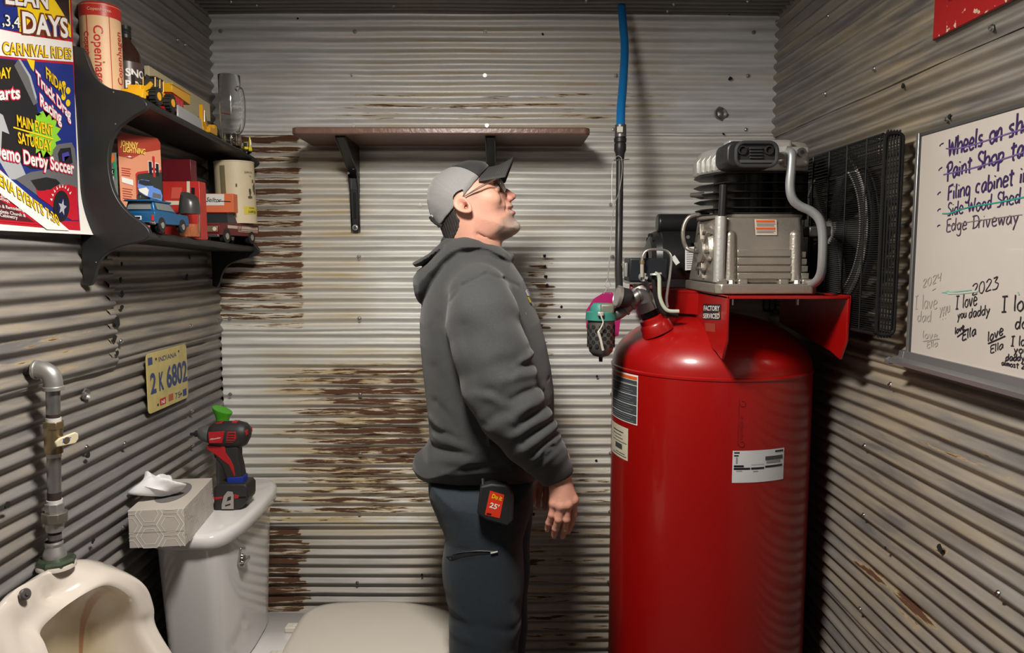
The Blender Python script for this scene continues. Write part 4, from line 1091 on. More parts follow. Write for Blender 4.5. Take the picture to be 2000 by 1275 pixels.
# stained back of the basin: vertex colours drive stain mask (rust run, yellowing)
def stain_material():
    m = M_PORCW; nt = m.node_tree; b = nt.nodes['Principled BSDF']; L = nt.links.new
    at = nd(nt, 'ShaderNodeAttribute', attribute_name='stain'); sep = nd(nt, 'ShaderNodeSeparateColor'); L(at.outputs['Color'], sep.inputs[0])
    m1 = nd(nt, 'ShaderNodeMix', data_type='RGBA'); m1.inputs[6].default_value = (.70, .63, .555, 1); m1.inputs[7].default_value = (.50, .40, .22, 1); L(sep.outputs[1], m1.inputs[0])
    m2 = nd(nt, 'ShaderNodeMix', data_type='RGBA'); L(m1.outputs[2], m2.inputs[6]); m2.inputs[7].default_value = (.36, .13, .04, 1)
    tc = nd(nt, 'ShaderNodeTexCoord'); sx = nd(nt, 'ShaderNodeSeparateXYZ'); L(tc.outputs['Object'], sx.inputs[0])
    # rust run: narrow wedge in y that thins downwards (object space relative to the urinal)
    z = nd(nt, 'ShaderNodeMapRange'); z.inputs[1].default_value = .30; z.inputs[2].default_value = .50; z.inputs[3].default_value = .0008; z.inputs[4].default_value = .014; L(sx.outputs[2], z.inputs[0])
    dy = nd(nt, 'ShaderNodeMath', operation='SUBTRACT'); L(sx.outputs[1], dy.inputs[0]); dy.inputs[1].default_value = .062
    ab = nd(nt, 'ShaderNodeMath', operation='ABSOLUTE'); L(dy.outputs[0], ab.inputs[0])
    dv = nd(nt, 'ShaderNodeMath', operation='DIVIDE'); L(ab.outputs[0], dv.inputs[0]); L(z.outputs[0], dv.inputs[1])
    mk = nd(nt, 'ShaderNodeMapRange'); mk.inputs[1].default_value = .6; mk.inputs[2].default_value = 1.1; mk.inputs[3].default_value = .85; mk.inputs[4].default_value = 0; L(dv.outputs[0], mk.inputs[0])
    mu = nd(nt, 'ShaderNodeMath', operation='MULTIPLY'); L(mk.outputs[0], mu.inputs[0]); L(sep.outputs[0], mu.inputs[1])
    L(mu.outputs[0], m2.inputs[0]); L(m2.outputs[2], b.inputs['Base Color'])
    return m


stain_material()
_me = ur.data
_ca = _me.color_attributes.new('stain', 'FLOAT_COLOR', 'POINT')
_n = len(_me.vertices); _co = np.zeros(_n * 3, dtype=np.float32); _me.vertices.foreach_get('co', _co); _co = _co.reshape(-1, 3)
_arr = np.zeros((_n, 4), dtype=np.float32); _arr[:, 3] = 1
_in = sstep(.075, .055, _co[:, 0]) if False else 1 - sstep(.03, .085, _co[:, 0])
_ins = (np.abs(_co[:, 1] - .01) < .14) & (_co[:, 2] < .50) & (_co[:, 2] > .1)
_arr[:, 0] = _ins * _in; _arr[:, 1] = _ins * _in * .85
_ca.data.foreach_set('color', _arr.ravel())

# ---- water supply pipe over the urinal
sup = thing('supply_pipe', (fl.x, UYC, fl.z + .016), 'galvanised water pipe with a ball valve feeding the urinal, on the left wall', 'pipe')
M_GPIPE = mat('galvanised_pipe', (.30, .29, .285), .4, .8, noise=.2, nscale=25)
M_FIT = mat('malleable_fitting', (.40, .39, .375), .45, .7, noise=.12, nscale=40)
M_PTFE = mat('thread_tape', (.62, .60, .57), .6)
M_RUSTB = mat('rusty_thread', (.045, .028, .024), .7, .2)
PXP, PYP = fl.x, UYC
def lx_(z): return fl.x + (z - fl.z) * (.020 / .44)
def uz(py): return onY(107, py, PYP).z
def seg(y0, y1, r0, r1=None, m=M_GPIPE, name='pipe_length', n=24, par=None):
    return MB().cyl((lx_(uz(y0)), PYP, uz(y0)), (lx_(uz(y1)), PYP, uz(y1)), r0, r1 if r1 else r0, n).build(name, m, par or sup, bevel=.0012 if n < 10 else 0)
zt_ = uz(735)
PXP = lx_(uz(740))
elb = [Vector((PXP, PYP, uz(757))), Vector((PXP, PYP, uz(745))), Vector((PXP - .004, PYP, uz(731))), Vector((PXP - .016, PYP, uz(723))), Vector((PXP - .030, PYP, uz(722)))]
MB().tube(catmull(elb, 6), .0160, 20).build('elbow', M_FIT, sup)
MB().cyl((PXP, PYP, uz(762)), (PXP, PYP, uz(754)), .0185, n=28).cyl((PXP - .026, PYP, uz(722)), (PXP - .032, PYP, uz(722)), .0180, n=28).build('elbow_rims', M_FIT, sup, bevel=.001)
MB().cyl((PXP - .03, PYP, uz(722)), (XL - .008, PYP, uz(722)), .0115, n=20).build('wall_nipple', M_RUSTB, sup)
seg(812, 760, .0118); seg(814, 808, .0120, m=M_RUSTB, name='thread'); seg(822, 815, .0130, m=M_PTFE, name='thread_tape')
seg(884, 828, .0155, m=M_BRASS, name='valve_body', n=24); seg(836, 822, .0178, .0170, m=M_BRASS, name='valve_hex', n=8)
seg(892, 884, .0126, m=M_PTFE, name='thread_tape')
vz = uz(856)
hd = MB().prism([(-.016, -.010), (.018, -.010), (.024, -.002), (.024, .008), (.018, .012), (-.010, .006), (-.018, 0)], (PXP + .021, PYP - .012, vz), (.55, .83, 0), (0, 0, 1), (.83, -.55, 0), .006).build('valve_handle', mat('handle_cream', (.60, .53, .36), .45), sup, bevel=.002)
hp = lambda a, b: Vector((PXP + .021, PYP - .012, vz)) + Vector((.55, .83, 0)) * a + Vector((0, 0, 1)) * b + Vector((.83, -.55, 0)) * .0066
letter_mb('JET', hp(-.006, -.001), hp(.010, -.001), (0, 0, 0), .0055, .02, 0, Vector((0, 0, 1))).build('handle_print', mat('print_blue', (.02, .09, .35), .5), hd, smooth=False)
MB().cyl((PXP, PYP, vz), (PXP + .028, PYP - .014, vz), .006, n=12).build('valve_stem', M_BRASS, sup)
seg(960, 890, .0118); seg(975, 960, .0119, m=M_RUSTB, name='thread'); seg(983, 975, .0135, m=M_PTFE, name='thread_tape')
seg(1000, 981, .0165, m=M_FIT, name='union_top', n=8); seg(1018, 999, .0225, m=mat('union_nut', (.21, .19, .155), .5, .7, noise=.2, nscale=30), name='union_nut', n=8); seg(1036, 1017, .0150, .0170, m=M_FIT, name='union_bottom')
seg(1055, 1034, .0112, m=M_RUSTB, name='thread'); seg(1052, 1042, .0115)
MB().lathe([(.0145, uz(1056)), (.0160, uz(1060)), (.0150, uz(1066)), (.0190, uz(1078)), (.0205, uz(1084)), (.0205, uz(1088)), (.0185, uz(1092)), (.012, uz(1095))], (fl.x, PYP, 0), (0, 0, 1), 28).build('reducer_coupling', M_FIT, sup, angle=25)
# ================================================================= BLACK WALL SHELF AND ITS THINGS
M_SHELF = mat('shelf_black', (.014, .014, .015), .42, noise=.25, nscale=8, bump=.08)
SX = -.747
_a, _b = onX(283, 192, SX), onX(501, 308, SX)
_c, _d = onX(290, 452, SX), onX(499, 482, SX)
def ztop(y): return _a.z + (_b.z - _a.z) * (y - _a.y) / (_b.y - _a.y)
def zbot(y): return _c.z + (_d.z - _c.z) * (y - _c.y) / (_d.y - _c.y)
NY = 1.545; FY2 = 2.235
SB = XL + .0105
shelf = thing('wall_shelf', (SB, (NY + FY2) / 2, zbot(1.9)), 'black two-board wall shelf with scrolled end panels, crowded with toys, on the left wall', 'shelf')
TH = .015
for (nm, zf) in (('top_board', ztop), ('bottom_board', zbot)):
    xe = SX + .002
    mb = MB(); y0, y1 = NY + .012, FY2 - .012
    mb.loft([[Vector((SB, y, zf(y) - TH)), Vector((xe - .004, y, zf(y) - TH)), Vector((xe, y, zf(y) - TH + .004)), Vector((xe, y, zf(y) - .004)), Vector((xe - .004, y, zf(y))), Vector((SB, y, zf(y)))] for y in (y0, y1)])
    mb.build(nm, M_SHELF, shelf, smooth=False)
# end panel profile from the photograph's near panel
pp = [(150, 88), (158, 92), (168, 108), (178, 135), (192, 158), (215, 172), (245, 178), (268, 186), (282, 196), (287, 206), (280, 215), (258, 228), (232, 248), (216, 275), (211, 310), (214, 345), (222, 375), (238, 402), (258, 422), (278, 436), (290, 449), (291, 461), (282, 469), (262, 474), (238, 480), (220, 487), (204, 497), (193, 510), (187, 525), (183, 542), (178, 554), (172, 558), (166, 554)]
prof2 = [onY(a, b, NY) for a, b in pp]
prof2 = [Vector((max(p.x, SB), 0, p.z)) for p in prof2]
prof2 = [Vector((SB, 0, prof2[0].z))] + prof2[1:] + [Vector((SB, 0, prof2[-1].z))]
ps = [Vector((SB, 0, prof2[0].z))] + [Vector((max(p.x, SB), 0, p.z)) for p in catmull(prof2[1:-1], 3)] + [Vector((SB, 0, prof2[-1].z))]
MB().prism3([Vector((p.x, NY, p.z)) for p in ps], (0, .014, 0)).build('end_panel', M_SHELF, shelf, angle=40, bevel=.0015)
dz = ztop(FY2) - ztop(NY)
MB().prism3([Vector((p.x, FY2 - .014, p.z + dz)) for p in ps], (0, .014, 0)).build('end_panel', M_SHELF, shelf, angle=40, bevel=.0015)


def T(o): return o
def place(px, x, zf, lift=0.0):
    y = onX(px, 400, x).y; return Vector((x, y, zf(y) + lift))


def rotz(a): return Matrix.Rotation(a, 3, 'Z')


class Loc:        # local frame for small models
    def __init__(s, o, az=0.0, tilt=None, sc=1.0):
        s.o = Vector(o); s.r = rotz(az) if tilt is None else tilt @ rotz(az); s.s = sc
    def __call__(s, x, y, z): return s.o + s.r @ (Vector((x, y, z)) * s.s)
    def box(s, mb, a, b):
        c = [(a[i] + b[i]) / 2 for i in range(3)]; return mb.box(s(*c), [abs(b[i] - a[i]) * s.s for i in range(3)], s.r)
    def prism(s, mb, poly, y0, y1):          # x-z profile extruded over y
        return mb.prism3([s(a, y0, b) for a, b in poly], s.r @ Vector((0, (y1 - y0) * s.s, 0)))
    def cyl(s, mb, a, b, r, r1=None, n=20): return mb.cyl(s(*a), s(*b), r * s.s, (r if r1 is None else r1) * s.s, n)


M_YEL = mat('toy_yellow', (.72, .36, .008), .35)
M_YEL2 = mat('toy_lemon', (.75, .60, .01), .38)
M_TYRE = mat('toy_tyre', (.016, .016, .016), .6)
M_GLASSD = mat('toy_window', (.03, .035, .04), .12)
M_WHT = mat('white_print', (.75, .73, .68), .5)
M_REDP = mat('print_red', (.45, .02, .02), .5)

# -- tobacco tube
tz0 = ztop(1.6) + .0008
tub = thing('cardboard_tube', (-.842, 1.602, tz0), 'tan cardboard tube with red cap and red lettering, tallest thing on the black shelf', 'tube')
M_TAN = mat('tube_tan', (.62, .40, .22), .5, noise=.05)
M_CAPR = mat('tube_red', (.42, .025, .02), .38)
TT = onY(207, 13, 1.602).z; RT = .0385
MB().cyl((-.842, 1.602, tz0), (-.842, 1.602, TT - .026), RT, n=48).build('tube_body', M_TAN, tub)
MB().lathe([(RT + .0006, TT - .028), (RT + .001, TT - .003), (RT - .002, TT), (RT - .004, TT - .003), (.001, TT - .003)], (-.842, 1.602, 0), (0, 0, 1), 48).build('tube_cap', M_CAPR, tub)
def wrap(s, cx_, cy_, r, a0, z0, up_deg, H, m, par, name='lettering', bold=0.0, vertical=True):
    """lettering wrapped on a cylinder; vertical: text runs down (up_deg=-90) or up (+90)"""
    v, f = text_data(s, bold); xs = [p[0] for p in v]; x0 = min(xs); vs = []
    for (a, b) in v:
        u = (a - x0) * H / .72; w = b * H / .72
        if up_deg == -90: du, dz_ = w, -u
        elif up_deg == 90: du, dz_ = -w, u
        else: du, dz_ = u, w
        an = a0 + du / r
        vs.append((cx_ + cos(an) * r, cy_ + sin(an) * r, z0 + dz_))
    return MB().add(vs, f).build(name, m, par, smooth=False, weld=False)
def tang(px, cx_, cy_, r):
    d = ray(px, 200); d = Vector((d.x, d.y)).normalized(); c = Vector((cx_, cy_)); b = d.dot(c)
    t = b - sqrt(max(b * b - (c.length_squared - r * r), 0)); p = d * t - c; return atan2(p.y, p.x)
wrap('Copenhagen', -.842, 1.602, RT + .0006, tang(190, -.842, 1.602, RT), TT - .048, -90, .0185, M_CAPR, tub, bold=.012)
wrap('Copenhagen', -.842, 1.602, RT + .0006, tang(241, -.842, 1.602, RT), tz0 + .030, 90, .0155, M_CAPR, tub, bold=.012)
wrap('Copenhagen', -.842, 1.602, RT + .0006, tang(172, -.842, 1.602, RT), TT - .06, -90, .011, M_CAPR, tub, bold=.012)
wrap('Copenhagen', -.842, 1.602, RT + .0016, tang(180, -.842, 1.602, RT), TT - .019, 0, .0066, mat('tube_tan_print', (.66, .45, .28), .5), tub)
wrap('SNUFF', -.842, 1.602, RT + .0006, tang(188, -.842, 1.602, RT), tz0 + .05, -90, .005, M_CAPR, tub)
for px in (178, 221):
    a = tang(px, -.842, 1.602, RT); d = Vector((cos(a), sin(a), 0))
    MB().box(Vector((-.842, 1.602, (tz0 + TT - .026) / 2)) + d * (RT + .0003), (.0006, .0014, TT - tz0 - .03), rotz(a)).build('red_line', M_CAPR, tub)
MB().lathe([(RT + .0012, TT - .012 + .006), (RT + .0014, TT - .0052)], (-.842, 1.602, 0), n=48).build('cap_line', M_TAN, tub)

# -- bottle
by = 1.695; bx = -.838; bz = ztop(by) + .0006
bot = thing('bottle', (bx, by, bz), 'dark brown bottle with ribbed black cap and white block letters, behind the tan tube', 'bottle')
BT = onY(258, 52, by).z; hb = BT - bz; r = .032
M_BROWN = mat('bottle_brown', (.035, .015, .012), .12, coat=.6)
MB().lathe([(.001, 0), (r - .003, 0), (r, .004), (r, hb * .58), (r - .004, hb * .68), (r - .013, hb * .77), (.012, hb * .82), (.011, hb * .88), (.001, hb * .88)], (bx, by, bz), (0, 0, 1), 32).build('bottle_body', M_BROWN, bot)
MB().lathe([(.0125, hb * .86), (.0130, hb * .90), (.0118, hb * .91), (.0130, hb * .93), (.0118, hb * .945), (.0130, hb * .96), (.0125, hb * 1.0), (.001, hb * 1.0)], (bx, by, bz), (0, 0, 1), 24).build('bottle_cap', M_BLACKP, bot, angle=20)
MB().lathe([(r + .0006, hb * .10), (r + .0006, hb * .56)], (bx, by, bz), (0, 0, 1), 40).build('label_band', mat('label_brown', (.07, .045, .042), .35), bot)
for k, (s, f) in enumerate([('SNO', .385), ('BOL', .245), ('CKR', .13)]):
    wrap(s, bx, by, r + .0012, tang(247 if k else 248, bx, by, r), bz + hb * f, 0, .0165 if k < 2 else .011, M_WHT, bot, bold=.03)

# -- cream box against the wall
p0 = onX(281, 128, -.868); p1 = onX(402, 203, -.868)
cb = MB().prism3([(-.868, p0.y, ztop(p0.y) + .0006), (-.868, p1.y, ztop(p1.y) + .0006), (-.868, p1.y, p1.z), (-.868, p0.y, p0.z)], (.012, 0, 0)).build('cream_panel', mat('cream_card', (.56, .48, .30), .55, noise=.05), None, smooth=False, bevel=.001)
tag(cb, 'flat cream board leaning against the wall at the back of the top shelf', 'board')


def wheel(L, mb_t, mb_h, x, y, z, r, w, n=22, tread=0):
    """wheel with its axle along local y"""
    L.cyl(mb_t, (x, y - w / 2, z), (x, y + w / 2, z), r, n=n)
    if tread:
        for k in range(tread):
            a = 2 * pi * k / tread; q = L(x + cos(a) * r, y, z + sin(a) * r)
            mb_t.box(q, (w * L.s * .25 + .0012, w * L.s, .0026), L.r @ Matrix.Rotation(-a, 3, 'Y'))
    for s in (-1, 1): L.cyl(mb_h, (x, y + s * (w / 2), z), (x, y + s * (w / 2 + .0012), z), r * .5, n=n)


# -- yellow wheel loader (runs along the shelf)
def loader():
    y = 1.668; o = Vector((-.773, y, ztop(y) + .0006)); L = Loc(o, radians(91), sc=.95)
    t = thing('toy_loader', tuple(o), 'yellow toy wheel loader with fat black tyres, top shelf in front of the bottle', 'toy')
    mb = MB(); L.prism(mb, [(-.085, .020), (-.02, .014), (.05, .014), (.058, .028), (.05, .040), (-.01, .046), (-.045, .040), (-.085, .034)], -.014, .014)
    L.prism(mb, [(-.10, .004), (-.082, .004), (-.078, .020), (-.092, .024)], -.024, .024); mb.build('chassis', M_YEL, t, bevel=.001)
    mb = MB(); L.prism(mb, [(-.012, .046), (.034, .040), (.030, .068), (-.004, .068)], -.012, .012); mb.build('cab_glass', M_GLASSD, t)
    mb = MB(); L.box(mb, (-.008, -.014, .067), (.034, .014, .071)); mb.build('cab_roof', M_BLACKP, t, bevel=.0008)
    for (a, b) in ((-.012, .0), (.012, .002), (.031, .0)):
        for s in (-1, 1):
            mb = MB(); L.cyl(mb, (a, s * .0135, .042), (a + .003, s * .0135, .068), .0013, n=6); mb.build('cab_post', M_YEL, t)
    for s in (-1, 1):
        mb = MB(); L.prism(mb, [(-.09, .016), (-.086, .022), (-.045, .050), (-.035, .046), (-.05, .034)], s * .018 - .002, s * .018 + .002); mb.build('lift_arm', M_YEL, t)
        mb = MB(); L.box(mb, (-.060, s * .016 - .001, .040), (-.045, s * .016 + .001, .062)); mb.build('guard_frame', M_BLACKP, t)
    for x in (-.035, .038):
        for s in (-1, 1):
            a, b = MB(), MB(); wheel(L, a, b, x, s * .025, .0195, .0185, .014, tread=16); w = a.build('wheel', M_TYRE, t); b.build('wheel_hub', M_YEL, w)
loader()


# -- yellow grader with red load and grey blade
def grader():
    y = 1.845; o = Vector((-.812, y, ztop(y) + .0006)); L = Loc(o, radians(93), sc=1.28)
    t = thing('toy_grader', tuple(o), 'yellow toy machine with red engine block and long grey blade, middle of the top shelf', 'toy')
    mb = MB(); L.box(mb, (-.06, -.018, .006), (.07, .018, .014)); mb.build('chassis', M_YEL, t, bevel=.001)
    for k in range(5):
        mb = MB(); L.box(mb, (-.046 + k * .0125, -.020, .016), (-.0355 + k * .0125, .018, .052)); mb.build('engine_block', mat('toy_red', (.45, .012, .012), .35), t, bevel=.0012)
    mb = MB(); L.prism(mb, [(-.045, .054), (.045, .048), (.045, .064), (.038, .070), (-.045, .070)], -.022, .022); mb.build('canopy', M_YEL, t, bevel=.001)
    mb = MB(); L.cyl(mb, (-.046, -.022, .069), (.044, -.022, .069), .0025, n=10); mb.build('canopy_rail', mat('toy_gold', (.70, .45, .12), .3, .4), t)
    mb = MB(); L.box(mb, (.018, -.010, .016), (.036, .012, .050)); mb.build('cab', M_GLASSD, t)
    mb = MB(); L.prism(mb, [(-.055, .002), (.075, .002), (.066, .026), (-.052, .030)], -.034, -.031); mb.build('blade', mat('toy_blade', (.42, .43, .42), .35, .3), t, bevel=.001)
    for x in (-.04, .05):
        for s in (-1, 1):
            a, b = MB(), MB(); wheel(L, a, b, x, s * .022, .010, .0095, .007); w = a.build('wheel', M_TYRE, t); b.build('wheel_hub', M_YEL, w)
grader()


def excavator(y, x, sc, label, m, az=95, flip=1):
    o = Vector((x, y, ztop(y) + .0006)); L = Loc(o, radians(az), sc=sc)
    t = thing('toy_excavator', tuple(o), label, 'toy')
    for s in (-1, 1):
        mb = MB(); L.prism(mb, [(-.035, .0), (.035, .0), (.042, .008), (.035, .016), (-.035, .016), (-.042, .008)], s * .016 - .006, s * .016 + .006); mb.build('track', M_TYRE, t, bevel=.001)
    mb = MB(); L.box(mb, (-.03, -.018, .018), (.036, .018, .034)); L.prism(mb, [(.010, .034), (.036, .034), (.036, .044), (.014, .046)], -.018, .018); mb.build('house', m, t, bevel=.0015)
    mb = MB(); L.box(mb, (-.026, .002, .034), (-.002, .018, .056)); mb.build('cab', M_GLASSD, t, bevel=.001)
    mb = MB(); L.box(mb, (-.028, .0, .056), (.0, .020, .059)); mb.build('cab_roof', m, t, bevel=.0005)
    mb = MB(); L.prism(mb, [(-.02, .030), (-.055, .074), (-.064, .080), (-.060, .068), (-.030, .026)], -.010, -.003); L.prism(mb, [(-.064, .084), (-.050, .074), (-.064, .024), (-.070, .024)], -.011, -.002); mb.build('boom', m, t, bevel=.0006)
    mb = MB(); L.cyl(mb, (-.028, -.012, .034), (-.052, -.012, .066), .0016, n=8); L.cyl(mb, (-.060, -.013, .04), (-.056, -.013, .07), .0014, n=8); mb.build('hydraulic_ram', M_ALU, t)
    mb = MB(); L.prism(mb, [(-.074, .026), (-.060, .026), (-.058, .010), (-.066, .002), (-.080, .006), (-.076, .016)], -.015, .003); mb.build('bucket', m, t, bevel=.0006)
excavator(2.02, -.795, .98, 'yellow toy excavator with raised boom, in front of the silver tin on the top shelf', M_YEL)
excavator(2.20, -.752, .50, 'small lemon-yellow toy digger at the far front corner under the glass mug', M_YEL2, az=120)

# -- silver tin lying on its side
y = 2.03; o = Vector((-.838, y, ztop(y) + .0215)); d = Vector((.75, -.66, 0)).normalized()
tn = thing('metal_tin', tuple(o), 'small round silver tin on its side beside the yellow excavator', 'tin')
MB().lathe([(.001, -.02), (.019, -.02), (.0205, -.018), (.0205, .018), (.0185, .020), (.016, .0175), (.001, .0175)], tuple(o), tuple(d), 28).build('tin_body', mat('tin_silver', (.45, .44, .43), .35, .6), tn)
MB().cyl(o + d * .0176, o + d * .018, .0145, n=24).build('tin_label', mat('tin_face', (.34, .34, .35), .5, noise=.3, nscale=200), tn)

# -- thin dark vase bottle and the glass stein
y = 2.165; o = Vector((-.845, y, ztop(y) + .0005))
vb = MB().lathe([(.001, 0), (.010, 0), (.0105, .01), (.007, .05), (.004, .075), (.0055, .08), (.004, .083), (.001, .083)], tuple(o), (0, 0, 1), 16).build('slender_bottle', mat('smoked_glass', (.05, .045, .045), .15, coat=.5), None)
tag(vb, 'slender smoked-glass bottle standing left of the glass mug', 'bottle')
M_GLASS = mat('clear_glass', (.98, .985, .985), .02, trans=1.0, ior=1.25, spec=.9)
y = 2.15; mx = onY(449, 200, y).x; o = Vector((mx, y, ztop(y) + .0005)); mh = onY(449, 148, y).z - o.z
mug = thing('glass_mug', tuple(o), 'tall clear glass beer mug with side handle at the far end of the top shelf', 'mug')
pr = [(.001, 0), (.024, 0), (.027, .003), (.0265, .03), (.025, .045), (.0285, .07), (.0295, mh * .7), (.0300, mh), (.0288, mh + .001), (.0278, mh), (.0272, mh * .7), (.0262, .07), (.0225, .045), (.022, .012), (.001, .012)]
MB().lathe(pr, tuple(o), (0, 0, 1), 40).build('mug_body', M_GLASS, mug, angle=60)
for k in range(10):
    a = 2 * pi * k / 10; d = Vector((cos(a), sin(a), 0))
    MB().tube([o + d * .0262 + Vector((0, 0, .008)), o + d * .0268 + Vector((0, 0, .03)), o + d * .0255 + Vector((0, 0, .043))], [.0012, .0028, .0012], 6).build('base_flute', M_GLASS, mug)
hd_ = [(.029, .150), (.040, .152), (.050, .140), (.054, .115), (.054, .085), (.049, .06), (.038, .045), (.026, .040)]
hdv = Vector((.85, -.5, 0)).normalized(); kh = mh / .187
MB().tube(catmull([o + hdv * a + Vector((0, 0, b * kh)) for a, b in hd_], 5), .0062, 12).build('mug_handle', M_GLASS, mug)
wrap('Coors', mx, y, .0302, tang(449, mx, y, .03), o.z + mh * .56, 0, .007, mat('mug_print', (.6, .6, .6), .5), mug)
MB().lathe([(.0303, mh * .50), (.0303, mh * .515)], tuple(o), (0, 0, 1), 12, a0=radians(20), a1=radians(80)).build('mug_stripe', M_REDP, mug)

# ---------------- lower board
# hanging card pack (green, orange)
def card(y0, x0, x1, z0, z1, az, label, name, m, cat):
    pass
yA = 1.632
pk = thing('toy_blister_pack', (-.845, yA, zbot(yA)), 'orange and green carded toy car pack at the near end of the lower shelf', 'toy pack')
pl = lambda px, py: onY(px, py, yA)
za, zb2 = zbot(yA) + .001, pl(215, 298).z
xa, xb = -.872, pl(229, 350).x
MB().box2((xa, yA, za), (xb, yA + .0012, zb2)).build('backing_card', mat('card_grey_green', (.20, .22, .20), .5), pk)
flat([(200, 301), (222, 300), (224, 312), (220, 318), (200, 318)], pl, (0, -.0006, 0), mat('print_orange', (.75, .16, .02), .5), pk)
flat([(200, 319), (221, 319), (221, 326), (200, 325)], pl, (0, -.0006, 0), mat('print_grey_dark', (.12, .12, .12), .5), pk)
flat([(221, 316), (227, 316), (227, 352), (223, 340)], pl, (0, -.0006, 0), mat('print_green', (.03, .30, .12), .5), pk)
flat([(200, 328), (224, 330), (223, 342), (200, 339)], pl, (0, -.0006, 0), M_STK_B, pk)
letters('MATCHBOX', (192, 337), (222, 340), pl, .0085, M_WHT, pk, bold=.03, n=.0012)
flat([(200, 342), (222, 345), (222, 362), (200, 358)], pl, (0, -.0006, 0), M_WHT, pk)
letters('15', (205, 360), (217, 361), pl, .010, M_STK_B, pk, n=.0012)
MB().box2((xa + .002, yA - .02, za), (xb - .004, yA - .0006, za + .035)).build('plastic_bubble', M_GLASS, pk, bevel=.004)

# main blister card, receding to the right
c0, c1 = onY(236, 400, 1.683), onY(318, 400, 1.765)
zc0 = zbot(1.7) + .001
cdir = Vector((c1.x - c0.x, c1.y - c0.y, 0)); clen = cdir.length; cdir.normalize(); cn = Vector((cdir.y, -cdir.x, 0))
ctop = onY(240, 257, 1.668).z
bc = thing('toy_blister_card', tuple(c0.lerp(c1, .5)), 'red-to-orange blister card with yellow lettering and a pictured blue truck, standing on the lower shelf', 'toy pack')
def cpl0(u, v): return Vector((c0.x, c0.y, zc0)) + cdir * (u * clen) + Vector((0, 0, v * (ctop - zc0)))
def cpl(u, v): return cpl0(u, 1 - (1 - v) * .8)      # the print sits in the upper part of the card
def cpoly(uv, m, par, n=.0012, name='printed_patch'):
    return MB().add([cpl(*p) + cn * n for p in uv], [tuple(range(len(uv)))]).build(name, m, par, smooth=False, weld=False)
MB().prism3([cpl0(0, 0), cpl0(1, 0), cpl0(1, .95), cpl0(.93, 1), cpl0(.10, 1), cpl0(0, .93)], cn * -.001).build('backing_card', mat('card_salmon', (.66, .27, .15), .45), bc)
cpoly([(0, .72), (.30, .70), (.6, .80), (1, .86), (1, .95), (.93, 1), (.10, 1), (0, .93)], mat('card_red', (.36, .04, .02), .45), bc, .0006)
cpoly([(.05, .86), (.32, .86), (.32, .885), (.05, .885)], mat('card_red', (.36, .04, .02), .45), bc, .0008)
def ctext(s, u0, v0, u1, H, m, n=.0016, bold=.02, out=None, shear=.2):
    if out: letter_mb(s, cpl(u0, v0), cpl(u1, v0), cn * n, H, bold + .045, shear, Vector((0, 0, 1))).build('lettering', out, bc, smooth=False, weld=False)
    return letter_mb(s, cpl(u0, v0), cpl(u1, v0), cn * (n + .0005), H, bold, shear, Vector((0, 0, 1))).build('lettering', m, bc, smooth=False, weld=False)
M_PY = mat('print_yellow', (.75, .62, .10), .5)
ctext('JOHNNY', .04, .845, .46, .0125, M_PY, out=M_REDP)
ctext('LIGHTNING', .10, .775, .62, .0125, M_PY, out=M_REDP)
cpoly([(.08, .70), (.25, .735), (.30, .725), (.45, .75), (.25, .715), (.20, .722)], M_WHT, bc)
# farm-tractor style H-and-bar emblem
cpoly([(.68, .52), (.94, .50), (.94, .68), (.68, .70)], M_WHT, bc, .0010)
cpoly([(.69, .53), (.765, .525), (.765, .69), (.69, .69)], M_STK_B, bc, .0014)
cpoly([(.86, .515), (.93, .51), (.93, .67), (.86, .675)], M_STK_B, bc, .0014)
cpoly([(.69, .59), (.93, .58), (.93, .61), (.69, .62)], M_STK_B, bc, .0015)
cpoly([(.785, .50), (.84, .495), (.84, .76), (.785, .765)], M_REDP, bc, .0018)
cpoly([(.37, .16), (.37, .52), (.42, .545), (.62, .57), (1, .60), (1, .14)], M_REDP, bc, .0009)
cpoly([(.40, .16), (.40, .50), (.44, .52), (.66, .545), (1, .57), (1, .14)], mat('card_dark', (.03, .035, .03), .4), bc, .0013)
# pictured truck
cpoly([(.40, .36), (.42, .44), (.50, .455), (.68, .45), (.78, .37), (.95, .34), (.99, .27), (.97, .20), (.72, .20), (.60, .24), (.44, .30)], mat('print_lightblue', (.12, .25, .62), .4), bc, .0017)
cpoly([(.42, .40), (.44, .445), (.56, .45), (.70, .44), (.76, .385), (.58, .38)], M_GLASSD, bc, .0021)
cpoly([(.41, .33), (.60, .36), (.66, .33), (.62, .25), (.44, .30)], M_WHT, bc, .0021)
cpoly([(.74, .24), (.95, .23), (.95, .28), (.76, .30)], mat('print_grey_dark', (.12, .12, .12), .5), bc, .0024)
for k in range(4): cpoly([(.05, .58 - k * .028), (.26 - .02 * (k % 2), .575 - k * .028), (.26 - .02 * (k % 2), .566 - k * .028), (.05, .571 - k * .028)], M_REDP, bc)
cpoly([(.04, .40), (.30, .37), (.30, .44), (.04, .465)], M_WHT, bc)
for k in range(6): cpoly([(.05, .33 - k * .03), (.28 - .03 * (k % 2), .32 - k * .03), (.28 - .03 * (k % 2), .312 - k * .03), (.05, .322 - k * .03)], mat('card_red', (.36, .04, .02), .45), bc)
q = [cpl0(.36, .16), cpl0(.98, .16), cpl0(.98, .30), cpl0(.90, .36), cpl0(.36, .42)]
MB().prism3([cpl0(.52, .18) + cn * .002, cpl0(.92, .18) + cn * .002, cpl0(.92, .25) + cn * .002, cpl0(.84, .29) + cn * .002, cpl0(.60, .32) + cn * .002, cpl0(.52, .28) + cn * .002], cn * .008).build('carded_car', mat('toy_navy', (.012, .03, .15), .3), bc, bevel=.001)
MB().prism3([p + cn * .001 for p in q], cn * .011).build('plastic_bubble', M_GLASS, bc, bevel=.004)

